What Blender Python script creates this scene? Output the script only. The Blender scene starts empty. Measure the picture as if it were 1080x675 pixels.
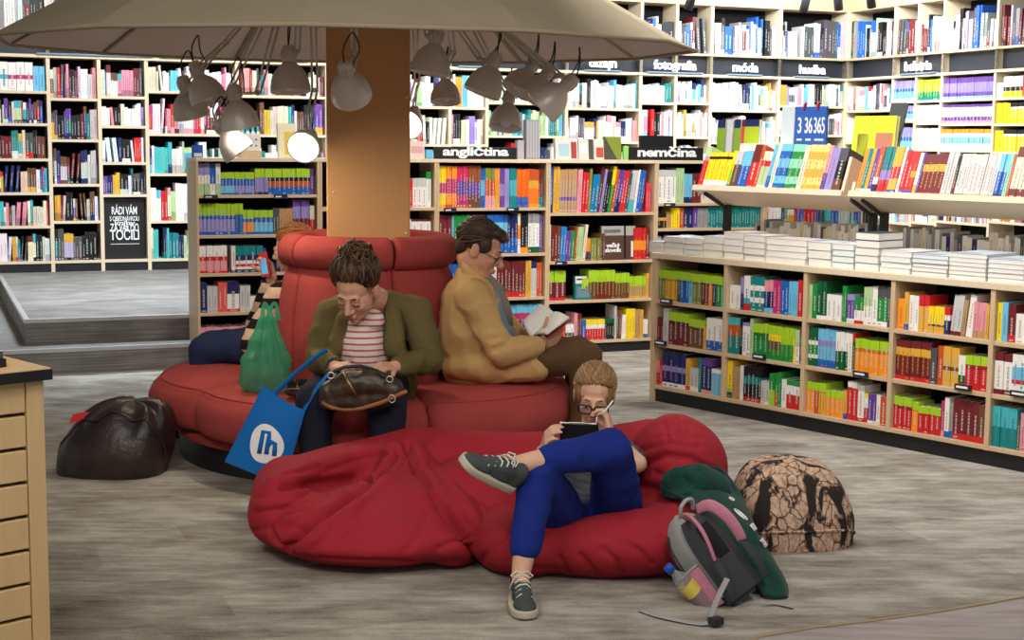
import bpy, bmesh, math, random
from mathutils import Vector, Matrix, Euler, Quaternion
from mathutils import noise as mnoise
random.seed(7)
PI = math.pi
scene = bpy.context.scene
COL = scene.collection
V = Vector

# ------------------------------------------------------------------ camera
F_PX = 1550.0
CAM = V((0, 0, 1.52))
PITCH = math.atan((337.5 - 150) / F_PX)
ROLL = 0.0102
_f = V((0, math.cos(PITCH), -math.sin(PITCH)))
_r0 = V((1, 0, 0)); _u0 = V((0, math.sin(PITCH), math.cos(PITCH)))
_r = _r0 * math.cos(ROLL) + _u0 * math.sin(ROLL)
_u = _u0 * math.cos(ROLL) - _r0 * math.sin(ROLL)
cam_data = bpy.data.cameras.new('camera')
cam_data.sensor_width = 36.0
cam_data.lens = F_PX / 1080 * 36
cam_data.clip_end = 100
cam = bpy.data.objects.new('camera', cam_data)
COL.objects.link(cam)
m = Matrix((_r, _u, -_f)).transposed().to_4x4()
m.translation = CAM
cam.matrix_world = m
scene.camera = cam

def ray(px, py):
    return _f + _r * ((px - 540) / F_PX) + _u * ((337.5 - py) / F_PX)
def at(px, py, Y):
    "point seen at a pixel of the photograph, at distance Y along the room"
    d = ray(px, py); return CAM + d * (Y / d.y)
def onz(px, py, z):
    "point seen at a pixel, at height z"
    d = ray(px, py); return CAM + d * ((z - CAM.z) / d.z)
class Plane:
    "vertical front plane of a bookcase: origin, direction along it"
    def __init__(s, o, ang):
        s.o = V((o[0], o[1], 0)); s.a = ang
        s.d = V((math.cos(ang), math.sin(ang), 0)); s.n = V((-math.sin(ang), math.cos(ang), 0))
    def sz(s, px, py, off=0.0):
        d = ray(px, py); o = s.o + s.n * off
        t = (o - CAM).dot(s.n) / d.dot(s.n)
        p = CAM + d * t
        return (p - s.o).dot(s.d), p.z
    def w(s, a, o, z):
        return s.o + s.d * a + s.n * o + V((0, 0, z))

# ------------------------------------------------------------------ tags
def tag(o, label=None, cat=None, group=None, kind=None):
    if label: o['label'] = label
    if cat: o['category'] = cat
    if group: o['group'] = group
    if kind: o['kind'] = kind
    return o
def thing(name, label, cat, loc=(0, 0, 0), rz=0.0, group=None, rot=None):
    o = bpy.data.objects.new(name, None); COL.objects.link(o)
    o.empty_display_size = 0.1
    o.location = loc; o.rotation_euler = rot if rot is not None else (0, 0, rz)
    return tag(o, label, cat, group)

# ------------------------------------------------------------------ mesh builder
class MB:
    def __init__(s):
        s.v = []; s.f = []; s.mi = []; s.c = []; s.sm = []
        s.M = None
    def addv(s, pts):
        b = len(s.v)
        if s.M is not None: s.v.extend(tuple(s.M @ V(p)) for p in pts)
        else: s.v.extend(tuple(p) for p in pts)
        return b
    def face(s, idx, mi=0, c=(1, 1, 1), sm=False):
        s.f.append(tuple(idx)); s.mi.append(mi); s.c.append(c); s.sm.append(sm)
    def quad(s, a, b, c_, d, mi=0, c=(1, 1, 1)):
        i = s.addv((a, b, c_, d)); s.face((i, i+1, i+2, i+3), mi, c)
    def poly(s, pts, mi=0, c=(1, 1, 1)):
        i = s.addv(pts); s.face(range(i, i + len(pts)), mi, c)
    def box(s, lo, hi, mi=0, c=(1, 1, 1), skip=''):
        x0, y0, z0 = lo; x1, y1, z1 = hi
        b = s.addv(((x0,y0,z0),(x1,y0,z0),(x1,y1,z0),(x0,y1,z0),(x0,y0,z1),(x1,y0,z1),(x1,y1,z1),(x0,y1,z1)))
        for k, q in (('b',(0,3,2,1)),('t',(4,5,6,7)),('f',(0,1,5,4)),('r',(1,2,6,5)),('k',(2,3,7,6)),('l',(3,0,4,7))):
            if k not in skip: s.face([b+i for i in q], mi, c)
    def bbox(s, lo, hi, r=0.004, mi=0, c=(1,1,1)):
        "box with chamfered edges"
        bm = bmesh.new(); bmesh.ops.create_cube(bm, size=1)
        for v in bm.verts:
            v.co = V((lo[i] + (hi[i]-lo[i])*(v.co[i]+.5) for i in range(3)))
        bmesh.ops.bevel(bm, geom=list(bm.edges), offset=r, segments=2, affect='EDGES', profile=.5)
        s.frombm(bm, mi, c, False); bm.free()
    def frombm(s, bm, mi=0, c=(1,1,1), sm=True):
        bm.verts.index_update()
        b = s.addv([v.co for v in bm.verts])
        for f in bm.faces: s.face([b + v.index for v in f.verts], mi, c, sm)
    def tube(s, pts, r, n=8, mi=0, c=(1,1,1), caps=True, closed=False, flat=None):
        pts = [V(p) for p in pts]; k = len(pts)
        rr = r if isinstance(r, (list, tuple)) else [r]*k
        T = []
        for i in range(k):
            if closed: t = pts[(i+1) % k] - pts[i-1]
            else: t = pts[min(i+1, k-1)] - pts[max(i-1, 0)]
            T.append(t.normalized())
        up = V((0,0,1)) if abs(T[0].z) < .9 else V((1,0,0))
        if flat is not None: up = V(flat[0])
        N = (up - T[0]*up.dot(T[0])).normalized()
        rings = []
        for i in range(k):
            N = (N - T[i]*N.dot(T[i])).normalized()
            B = T[i].cross(N)
            a, bb = (1, 1) if flat is None else (flat[1], flat[2])
            rings.append(s.addv([pts[i] + (N*math.cos(2*PI*j/n)*a + B*math.sin(2*PI*j/n)*bb)*rr[i] for j in range(n)]))
        for i in range(k if closed else k-1):
            a, b = rings[i], rings[(i+1) % k]
            for j in range(n):
                s.face((a+j, a+(j+1)%n, b+(j+1)%n, b+j), mi, c, True)
        if caps and not closed:
            s.face([rings[0]+j for j in reversed(range(n))], mi, c)
            s.face([rings[-1]+j for j in range(n)], mi, c)
    def lathe(s, prof, n=24, mi=0, c=(1,1,1), closed=False, cap0=False, cap1=False, a0=0.0):
        "profile of (r, z) about z"
        rings = [s.addv([(r*math.cos(a0+2*PI*j/n), r*math.sin(a0+2*PI*j/n), z) for j in range(n)]) for r, z in prof]
        k = len(rings)
        for i in range(k if closed else k-1):
            a, b = rings[i], rings[(i+1) % k]
            for j in range(n): s.face((a+j, a+(j+1)%n, b+(j+1)%n, b+j), mi, c, True)
        if cap0: s.face([rings[0]+j for j in reversed(range(n))], mi, c)
        if cap1: s.face([rings[-1]+j for j in range(n)], mi, c)
    def grid(s, fn, nu, nv, mi=0, c=(1,1,1), cu=False, sm=True):
        "fn(u,v) with u,v in 0..1"
        W = nu if cu else nu+1
        b = s.addv([fn(i/nu, j/nv) for j in range(nv+1) for i in range(W)])
        for j in range(nv):
            for i in range(nu):
                i2 = (i+1) % W
                s.face((b+j*W+i, b+j*W+i2, b+(j+1)*W+i2, b+(j+1)*W+i), mi, c, sm)
    def ell(s, cen, rad, R=None, nu=16, nv=10, mi=0, c=(1,1,1)):
        cen = V(cen)
        def fn(u, v):
            t = v*PI; p = V((math.sin(t)*math.cos(2*PI*u)*rad[0], math.sin(t)*math.sin(2*PI*u)*rad[1], -math.cos(t)*rad[2]))
            if R is not None: p = R @ p
            return cen + p
        s.grid(fn, nu, nv, mi, c, cu=True)
    def build(s, name, mats, parent=None, color=False):
        me = bpy.data.meshes.new(name)
        me.from_pydata(s.v, [], s.f)
        if not isinstance(mats, (list, tuple)): mats = [mats]
        for mm in mats: me.materials.append(mm)
        me.polygons.foreach_set('material_index', s.mi)
        me.polygons.foreach_set('use_smooth', s.sm)
        if color:
            ca = me.color_attributes.new('tint', 'FLOAT_COLOR', 'CORNER')
            buf = []
            for p, c in zip(s.f, s.c):
                cc = [c[0], c[1], c[2], 1.0]
                for _ in p: buf.extend(cc)
            ca.data.foreach_set('color', buf)
        me.update()
        o = bpy.data.objects.new(name, me); COL.objects.link(o)
        if parent is not None: o.parent = parent
        return o

def mesh_obj(name, me, mats, parent=None, smooth=True):
    if not isinstance(mats, (list, tuple)): mats = [mats]
    me.materials.clear()
    for mm in mats: me.materials.append(mm)
    if smooth: me.polygons.foreach_set('use_smooth', [True]*len(me.polygons))
    o = bpy.data.objects.new(name, me); COL.objects.link(o)
    if parent is not None: o.parent = parent
    return o
def copy_tree(o, parent=None):
    c = o.copy(); COL.objects.link(c)
    if parent is not None: c.parent = parent
    for ch in list(o.children): copy_tree(ch, c)
    return c
def baked(o):
    "apply an object's modifiers into a new mesh"
    dg = bpy.context.evaluated_depsgraph_get()
    me = bpy.data.meshes.new_from_object(o.evaluated_get(dg))
    return me
def blob(mb, voxel=0.006, smooth=6, sub=None):
    "union of closed shapes in a builder -> one continuous smooth mesh"
    me = bpy.data.meshes.new('tmp'); me.from_pydata(mb.v, [], mb.f)
    o = bpy.data.objects.new('tmp', me); COL.objects.link(o)
    r = o.modifiers.new('r', 'REMESH'); r.mode = 'VOXEL'; r.voxel_size = voxel
    if smooth:
        sm = o.modifiers.new('s', 'SMOOTH'); sm.factor = .5; sm.iterations = smooth
    bpy.context.view_layer.update()
    out = baked(o)
    bpy.data.objects.remove(o); bpy.data.meshes.remove(me)
    return out
def capsule(mb, p0, r0, p1, r1, n=14, k=5, flat=None):
    "closed tapered capsule"
    p0 = V(p0); p1 = V(p1); d = p1 - p0; L = d.length
    t = d.normalized() if L > 1e-6 else V((0,0,1))
    pts = []; rr = []
    for i in range(k):
        a = PI/2*(1 - i/k); pts.append(p0 - t*math.sin(a)*r0); rr.append(max(1e-4, math.cos(a)*r0))
    pts += [p0, p1]; rr += [r0, r1]
    for i in range(1, k+1):
        a = PI/2*i/k; pts.append(p1 + t*math.sin(a)*r1); rr.append(max(1e-4, math.cos(a)*r1))
    mb.tube(pts, rr, n, flat=flat)
def chain(mb, pts, rr, n=14, flat=None):
    for i in range(len(pts)-1): capsule(mb, pts[i], rr[i], pts[i+1], rr[i+1], n, flat=flat)
def fbm(p, o=4, s=1.0):
    return mnoise.fractal(V(p)*s, 1.0, 2.0, o)

# ------------------------------------------------------------------ materials
def srgb(r, g, b):
    f = lambda c: (c/255/12.92) if c/255 <= .04045 else ((c/255+.055)/1.055)**2.4
    return (f(r), f(g), f(b))
def mat(name, col=(.8,.8,.8), rough=.6, metal=0.0, spec=.5, emit=None, es=0.0):
    mm = bpy.data.materials.new(name); mm.use_nodes = True
    b = mm.node_tree.nodes['Principled BSDF']
    b.inputs['Base Color'].default_value = (*col, 1); b.inputs['Roughness'].default_value = rough
    b.inputs['Metallic'].default_value = metal; b.inputs['Specular IOR Level'].default_value = spec
    if emit is not None:
        b.inputs['Emission Color'].default_value = (*emit, 1); b.inputs['Emission Strength'].default_value = es
    return mm
class NT:
    def __init__(s, mm):
        s.m = mm; s.t = mm.node_tree; s.b = s.t.nodes['Principled BSDF']
    def n(s, typ, **kw):
        x = s.t.nodes.new(typ)
        for k, v in kw.items():
            if k.startswith('_'): setattr(x, k[1:], v)
            else:
                x.inputs[k.replace('__', ' ')].default_value = v
        return x
    def l(s, a, b): s.t.links.new(a, b)
    def coord(s, scale=(1,1,1), out='Object', rot=(0,0,0)):
        tc = s.n('ShaderNodeTexCoord'); mp = s.n('ShaderNodeMapping')
        mp.inputs['Scale'].default_value = scale; mp.inputs['Rotation'].default_value = rot
        s.l(tc.outputs[out], mp.inputs['Vector']); return mp.outputs['Vector']
    def noise(s, vec, scale=5, detail=4, rough=.55, dist=0.0):
        x = s.n('ShaderNodeTexNoise', Scale=scale, Detail=detail, Roughness=rough, Distortion=dist)
        s.l(vec, x.inputs['Vector']); return x.outputs['Fac']
    def ramp(s, fac, stops, interp='LINEAR'):
        r = s.n('ShaderNodeValToRGB'); cr = r.color_ramp; cr.interpolation = interp
        while len(cr.elements) < len(stops): cr.elements.new(.5)
        for e, (p, c) in zip(cr.elements, stops): e.position = p; e.color = (*c, 1)
        s.l(fac, r.inputs['Fac']); return r.outputs['Color']
    def mix(s, fac, a, b, blend='MIX'):
        x = s.n('ShaderNodeMix'); x.data_type = 'RGBA'; x.blend_type = blend
        for i, val in ((0, fac), (6, a), (7, b)):
            if hasattr(val, 'links') or hasattr(val, 'is_output'): s.l(val, x.inputs[i])
            elif i == 0: x.inputs[0].default_value = val
            else: x.inputs[i].default_value = (*val, 1)
        return x.outputs[2]
    def math(s, op, a, b=0.0):
        x = s.n('ShaderNodeMath'); x.operation = op
        for i, val in ((0, a), (1, b)):
            if hasattr(val, 'is_output'): s.l(val, x.inputs[i])
            else: x.inputs[i].default_value = val
        return x.outputs[0]
    def color(s, c): s.l(c, s.b.inputs['Base Color'])
    def bump(s, h, strength=.3, dist=.01):
        x = s.n('ShaderNodeBump', Strength=strength, Distance=dist)
        s.l(h, x.inputs['Height']); s.l(x.outputs['Normal'], s.b.inputs['Normal'])

def wood(name, c, dark=.8, rough=.45):
    mm = mat(name, c, rough); t = NT(mm)
    v = t.coord((1, 1, 1))
    n1 = t.noise(t.coord((30, 30, 2.2)), 1.6, 5, .6, .6)
    t.color(t.ramp(n1, [(.3, tuple(x*dark for x in c)), (.7, c)]))
    return mm
def fabric(name, c, rough=.9, weave=900, amp=.25, var=.12, sheen=.0):
    mm = mat(name, c, rough, spec=.25); t = NT(mm)
    v = t.coord()
    n1 = t.noise(v, weave*.35, 2, .5); n2 = t.noise(v, 6, 3)
    mixn = t.math('ADD', t.math('MULTIPLY', n1, .6), t.math('MULTIPLY', n2, .4))
    lo = tuple(x*(1-var) for x in c); hi = tuple(min(1, x*(1+var)) for x in c)
    t.color(t.ramp(mixn, [(.3, lo), (.7, hi)]))
    t.bump(n1, amp, .004)
    if sheen: t.b.inputs['Sheen Weight'].default_value = sheen
    return mm

M = {}
M['wood'] = wood('birch_laminate', srgb(214, 186, 150), .88)
M['wood_pale'] = wood('pale_birch_laminate', srgb(226, 208, 178), .92)
M['counter_wood'] = wood('slatwall_laminate', srgb(216, 184, 136), .9, .5)
M['black'] = mat('black_laminate', srgb(22, 22, 25), .5)
M['black_back'] = mat('black_backing', srgb(20, 19, 20), .8, spec=.2)
M['black_band'] = mat('black_sign_band', srgb(40, 44, 52), .35)
M['white_letter'] = mat('white_letters', (.9, .9, .9), .5)
M['metal'] = mat('brushed_metal_edge', (.75, .77, .8), .35, .9)
M['dark_metal'] = mat('black_painted_metal', (.02, .02, .022), .45)
M['rack_white'] = wood('whitish_laminate_rack', srgb(224, 205, 178), .95)
def tint_mat(name, rough=.45, spec=.4):
    mm = mat(name, (1,1,1), rough, spec=spec); t = NT(mm)
    a = t.n('ShaderNodeAttribute'); a.attribute_name = 'tint'
    t.color(a.outputs['Color']); return mm
M['tint'] = tint_mat('printed_book_covers')
M['tint_matte'] = tint_mat('printed_matte', .8, .2)
M['paper'] = mat('page_edges', (.82, .79, .72), .9, spec=.1)

def carpet():
    mm = mat('grey_plank_carpet', (.2,.2,.2), .95, spec=.15); t = NT(mm)
    R = (0, 0, math.radians(-22))
    v = t.coord((1,1,1), 'Object', R)
    br = t.n('ShaderNodeTexBrick', Scale=1.0)
    br.offset = .37; br.inputs['Brick Width'].default_value = .9; br.inputs['Row Height'].default_value = .24
    br.inputs['Mortar Size'].default_value = 0.0; br.inputs['Bias'].default_value = 0.0
    br.inputs['Color1'].default_value = (0,0,0,1); br.inputs['Color2'].default_value = (1,1,1,1)
    t.l(v, br.inputs['Vector'])
    sep = t.n('ShaderNodeSeparateColor'); t.l(br.outputs['Color'], sep.inputs['Color'])
    plank = sep.outputs['Red']
    streak = t.noise(t.coord((2.2, 15, 10), 'Object', R), 1.6, 7, .68)
    patch = t.noise(t.coord((1, 1.8, 1), 'Object', R), 3.2, 5, .62)
    fine = t.noise(v, 130, 3, .65)
    s = t.math('ADD', t.math('MULTIPLY', streak, .40), t.math('MULTIPLY', patch, .55))
    s = t.math('ADD', s, t.math('MULTIPLY', plank, .09))
    s = t.math('ADD', s, t.math('MULTIPLY', fine, .22))
    t.color(t.ramp(s, [(.46, srgb(104, 96, 88)), (.58, srgb(148, 142, 132)), (.60, srgb(150, 144, 135)), (.74, srgb(186, 183, 174))]))
    t.bump(fine, .4, .006)
    return mm
M['carpet'] = carpet()
def step_mat():
    mm = mat('streaked_step_covering', (.2,.2,.2), .55, spec=.4); t = NT(mm)
    v = (1.2, 1.2, 48)
    streak = t.noise(t.coord((1.6, 22, 60)), 1.5, 6, .65)
    patch = t.noise(t.coord((2.6, 2.6, 2.6)), 1.3, 2)
    s = t.math('ADD', t.math('MULTIPLY', streak, .7), t.math('MULTIPLY', patch, .35))
    t.color(t.ramp(s, [(.34, srgb(82, 78, 74)), (.5, srgb(112, 108, 104)), (.68, srgb(142, 140, 137))]))
    return mm
M['step'] = step_mat()
def plank_floor():
    mm = mat('dark_wood_floor', (.2,.2,.2), .35, spec=.5); t = NT(mm)
    st = t.noise(t.coord((2, 18, 2), 'Object', (0,0,math.radians(-12))), 1.5, 6, .6)
    t.color(t.ramp(st, [(.3, srgb(140, 130, 130)), (.7, srgb(186, 180, 182))]))
    return mm
M['plank'] = plank_floor()
M['plaster'] = mat('off_white_plaster', srgb(205, 200, 190), .9)

def smooth_path(pts, n=5):
    pts = [V(p) for p in pts]; out = []
    for i in range(len(pts)-1):
        a, b, c, d = pts[max(0, i-1)], pts[i], pts[i+1], pts[min(len(pts)-1, i+2)]
        for j in range(n):
            f = j/n; out.append(.5*((2*b)+(c-a)*f+(2*a-5*b+4*c-d)*f*f+(3*b-a-3*c+d)*f**3))
    return out + [pts[-1]]
def smooth_vals(v, n=5):
    out = []
    for i in range(len(v)-1): out += [v[i]*(1-j/n)+v[i+1]*j/n for j in range(n)]
    return out + [v[-1]]
# ------------------------------------------------------------------ main planes
A22 = math.radians(22)
pc = onz(80, 286.4, .33)                      # a point at the foot of the back wall bookcases
BW = Plane((pc.x, pc.y), A22)                # back wall of bookcases
s_corner, _ = BW.sz(893, 80)
corner = BW.w(s_corner, 0, 0)
RW = Plane((corner.x, corner.y), A22 - PI/2)  # right wall of bookcases
p1 = onz(640, 371.4, 0)
MBK = Plane((p1.x, p1.y), A22)               # middle bookcase
p0 = onz(688, 422.6, 0); p1 = onz(1080, 499, 0)
LB = Plane((p0.x, p0.y), math.atan2(p1.y-p0.y, p1.x-p0.x))   # long low bookcase
BC = onz(388, 400, .42); BENCH = V((at(388, 300, 7.2).x, 7.2, 0))

# ------------------------------------------------------------------ room shell
def struct(mb, name, mm):
    return tag(mb.build(name, mm), kind='structure')
b = MB(); b.box((-9, -1.5, -.12), (12, 19, 0)); fl = struct(b, 'floor', M['carpet'])
# plank floor in front: its edge runs in a curve across the corner of the photo
b = MB(); pts = []
for px, py in ((770, 690), (800, 672), (860, 662), (920, 655), (980, 647), (1040, 637), (1090, 628), (1180, 610)):
    pts.append(onz(px, py, .004))
pts += [V((5, 3.9, .004)), V((5, 2.2, .004)), V((1.0, 2.2, .004))]
lo = [V((p.x, p.y, -.002)) for p in pts]
n = len(pts)
b.poly(pts)
for i in range(n): b.quad(lo[i], lo[(i+1) % n], pts[(i+1) % n], pts[i])
struct(b, 'floor_2', M['plank'])
b = MB(); b.tube([p + V((0, 0, .002)) for p in pts[:8]], .004, 6, flat=((0,0,1), .8, 2.0)); struct(b, 'trim_1', mat('floor_joint_strip', srgb(170, 150, 120), .5))
# walls behind the bookcases, ceiling
def wall(name, P, s0, s1, off, z0, z1, th=.12, mm=None):
    o = bpy.data.objects.new(name, None)
    b = MB(); b.box((s0, off, z0), (s1, off+th, z1))
    w = struct(b, name, mm or M['plaster']); w.location = P.o; w.rotation_euler = (0, 0, P.a); return w
wall('wall_back', BW, -4.2, s_corner+.5, .36, 0, 3.5)
wall('wall_right', RW, -.5, 9, .36, 0, 3.5)
b = MB(); b.box((-9, -1.5, 3.5), (12, 19, 3.62)); struct(b, 'ceiling', mat('ceiling_paint', (.55, .55, .53), .9))

# ------------------------------------------------------------------ platform with two steps
sL, _ = BW.sz(26, 337.4)
def plat():
    # in the frame of the back wall
    q = lambda px, py, z: (lambda p: ((p-BW.o).dot(BW.d), (p-BW.o).dot(BW.n)))(onz(px, py, z))
    u0 = q(26, 337.4, .33); u1 = q(200, 332, .33); l0 = q(60, 367.5, .165); l1 = q(200, 363, .165)
    yu = (u0[1]+u1[1])/2; yl = (l0[1]+l1[1])/2
    xu = u0[0]; xl = xu - .62
    xe = (MBK.w(0,0,0)-BW.o).dot(BW.d) + 2.2
    root = None
    b = MB(); b.box((xl, yl, 0), (xe, .36, .165)); s = struct(b, 'floor_3', M['step']); s.location = BW.o; s.rotation_euler = (0,0,BW.a)
    b = MB(); b.box((xu, yu, .165), (xe, .36, .33)); s = struct(b, 'floor_4', M['step']); s.location = BW.o; s.rotation_euler = (0,0,BW.a)
    for k, (x, y, z) in enumerate(((xl, yl, .165), (xu, yu, .33))):
        b = MB()
        b.box((x-.004, y-.004, z-.022), (xe, y+.03, z+.003))
        b.box((x-.004, y+.03, z-.022), (x+.03, 0, z+.003))
        s = struct(b, f'trim_{k+2}', M['metal']); s.location = BW.o; s.rotation_euler = (0,0,BW.a)
    return yu, yl
YU, YL = plat()

# ------------------------------------------------------------------ book shapes
PG = (.80, .77, .70)
def shade(c, k): return tuple(min(1, x*k) for x in c)
def book_geo(b, x, y, z, w, h, d, bands, lean=0.0, title=None, hard=False, Mx=None, tilt=0.0):
    """A standing book, spine towards -y. bands: [(upto fraction, colour)] from the foot up."""
    base = b.M
    m4 = Matrix.Translation((x, y, z + (w*math.sin(lean) if lean > 0 else 0)))
    if tilt: m4 = m4 @ Matrix.Rotation(-tilt, 4, 'X')
    if lean: m4 = m4 @ Matrix.Rotation(lean, 4, 'Y')
    b.M = (base @ m4) if base is not None else m4
    t = .0022; lip = .003
    main = max(bands, key=lambda q: q[0])[1] if len(bands) == 1 else bands[len(bands)//2][1]
    f0 = 0.0
    for f1, c in bands:
        b.quad((0, 0, h*f0), (w, 0, h*f0), (w, 0, h*f1), (0, 0, h*f1), 0, c)
        b.quad((0, d, h*f0), (0, 0, h*f0), (0, 0, h*f1), (0, d, h*f1), 0, c)
        b.quad((w, 0, h*f0), (w, d, h*f0), (w, d, h*f1), (w, 0, h*f1), 0, c)
        f0 = f1
    top = bands[-1][1]
    # cover edges and recessed page block
    b.quad((0, 0, h), (w, 0, h), (w, t, h), (0, t, h), 0, top)
    b.quad((0, t, h), (t, t, h), (t, d, h), (0, d, h), 0, top)
    b.quad((w-t, t, h), (w, t, h), (w, d, h), (w-t, d, h), 0, top)
    b.quad((t, t, h-lip), (w-t, t, h-lip), (w-t, d-lip, h-lip), (t, d-lip, h-lip), 0, PG)
    b.quad((t, d-lip, 0), (t, d-lip, h-lip), (w-t, d-lip, h-lip), (w-t, d-lip, 0), 0, PG)
    b.quad((0, 0, 0), (0, d, 0), (w, d, 0), (w, 0, 0), 0, main)
    if title:
        for (fx0, fx1, fz0, fz1, c) in title:
            e = -.0006
            b.quad((w*fx0, e, h*fz0), (w*fx1, e, h*fz0), (w*fx1, e, h*fz1), (w*fx0, e, h*fz1), 0, c)
    b.M = base
def titles(rng, c, w, h, dark=None):
    lum = .2*c[0]+.7*c[1]+.1*c[2]
    tc = (.85, .84, .8) if lum < .25 else ((.05, .05, .07) if rng.random() < .7 else (.45, .05, .05))
    tc = tuple(.5*a+.5*b for a, b in zip(tc, c))
    out = []
    z = rng.uniform(.12, .25); end = rng.uniform(.6, .82)
    while z < end:
        L = rng.uniform(.03, .09)
        out.append((.38, .62, z, min(end, z+L), tc)); z += L + rng.uniform(.012, .03)
    if rng.random() < .4: out.append((.2, .8, .03, .07, tc))
    return out
def sp(*a):
    "spine bands from pairs colour, fraction"
    return list(a)
C = dict(lime=srgb(168, 208, 40), orange=srgb(246, 150, 40), red=srgb(206, 36, 40), maroon=srgb(112, 36, 38), green=srgb(30, 140, 60), dgreen=srgb(18, 92, 52),
         teal=srgb(16, 130, 130), aqua=srgb(70, 180, 190), blue=srgb(30, 96, 180), lblue=srgb(110, 190, 225), navy=srgb(32, 40, 96), purple=srgb(104, 66, 150), magenta=srgb(190, 50, 110),
         pink=srgb(226, 150, 160), yellow=srgb(248, 214, 30), gold=srgb(224, 170, 60), white=srgb(238, 236, 230), cream=srgb(226, 216, 190), grey=srgb(150, 150, 150), lgrey=srgb(200, 200, 198),
         dgrey=srgb(80, 80, 84), black=srgb(26, 25, 28), brown=srgb(110, 70, 48), tan=srgb(186, 146, 100), olive=srgb(128, 136, 60), mint=srgb(140, 214, 180), rust=srgb(196, 84, 40), lav=srgb(150, 140, 200), pgreen=srgb(176, 206, 150))
c = C
def lt(low, k=.66, foot=None):
    "lime-topped series spine"
    if foot: return [(.12, foot), (k, low), (.74, c['yellow']), (1, c['lime'])]
    return [(k, low), (.73, shade(low, .6)), (1, c['lime'])]
rng = random.Random(11)
ORD = ['first','second','third','fourth','fifth','sixth','seventh','eighth','ninth','tenth','eleventh','twelfth']
NUM = ['zero','one','two','three','four','five','six','seven','eight','nine','ten','eleven','twelve']
USED_LABELS = set()
def book_thing(w, h, d, bands, label, group, loc, rz, lean=0, title=None, tilt=0.0, name='book'):
    b = MB(); book_geo(b, 0, 0, 0, w, h, d, bands, 0, title)
    o = b.build(name, M['tint'], None, True)
    Mx = Matrix.Translation(V(loc) + V((0, 0, w*math.sin(lean) if lean > 0 else 0))) @ Matrix.Rotation(rz, 4, 'Z') @ Matrix.Rotation(-tilt, 4, 'X') @ Matrix.Rotation(lean, 4, 'Y')
    o.matrix_world = Mx
    assert label not in USED_LABELS, label
    USED_LABELS.add(label)
    return tag(o, label, 'book', group)

# ================================================================== the long low bookcase
LBT = .884; L_END = 3.15; LBD = .36
sx = lambda px, py=350: LB.sz(px, py)[0]
low = thing('low_bookcase', 'long low double-sided birch bookcase with black plinth and book stacks on top', 'bookcase', LB.o, LB.a)
WT = .026
divs = [0.0] + [sx(p) for p in (764, 848, 940.5, 1046)]
divs.append(divs[-1] + .70); divs.append(divs[-1]+.70)
L_END = divs[-1] + WT/2
zs = [.098, .352, .606]          # shelf tops
D2 = .78
b = MB(); b.bbox((-.02, -.006, 0), (.012, D2, LBT-.032), .002); b.build('end_panel', M['wood'], low)
b = MB(); b.bbox((-.024, -.012, LBT-.034), (L_END, D2+.012, LBT), .003); b.build('top_board', M['wood_pale'], low)
b = MB(); b.box((.012, .012, 0), (L_END, D2-.01, .075), 0); b.build('plinth', M['black'], low)
b = MB(); b.box((.012, LBD, .075), (L_END, LBD+.012, LBT-.034), 0); b.build('back_panel', M['black_back'], low)
for i, x in enumerate(divs[1:-1]):
    b = MB(); b.bbox((x-WT/2, -.004, .075), (x+WT/2, LBD, LBT-.034), .002); b.build('divider', M['wood'], low)
for i in range(len(divs)-1):
    x0 = divs[i] + (.012 if i == 0 else WT/2); x1 = divs[i+1]-WT/2
    for k, z in enumerate(zs):
        b = MB(); b.bbox((x0, .0 if k else -.003, z-.022), (x1, LBD, z), .002); b.build('shelf', M['wood'], low)
for (px, py) in ((703, 318), (697, 362), (801, 376.5), (908, 395), (1016, 409), (1075, 416)):   # label holders clipped on shelf edges
    s_, z_ = LB.sz(px, py, -.012)
    b = MB(); b.box((s_-.045, -.02, z_-.014), (s_+.045, -.008, z_+.016), 0); b.box((s_-.034, -.0215, z_-.002), (s_+.028, -.02, z_+.008), 1)
    b.build('label_holder', [M['black_band'], M['white_letter']], low)

BAYN = ['far-end', 'second', 'third', 'fourth', 'fifth']
SHN = {2: 'top', 1: 'middle', 0: 'bottom'}
W_, O_, R_, Y_, G_, B_ = c['white'], c['orange'], c['red'], c['yellow'], c['green'], c['blue']
zig = [(.25, c['teal']), (.4, W_), (.6, c['teal']), (.75, W_), (1, c['teal'])]
zigg = [(.2, c['dgreen']), (.3, W_), (.55, G_), (.66, W_), (1, c['dgreen'])]
nvl = [(.12, c['white']), (.45, c['navy']), (.6, c['lav']), (1, c['navy'])]
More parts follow.
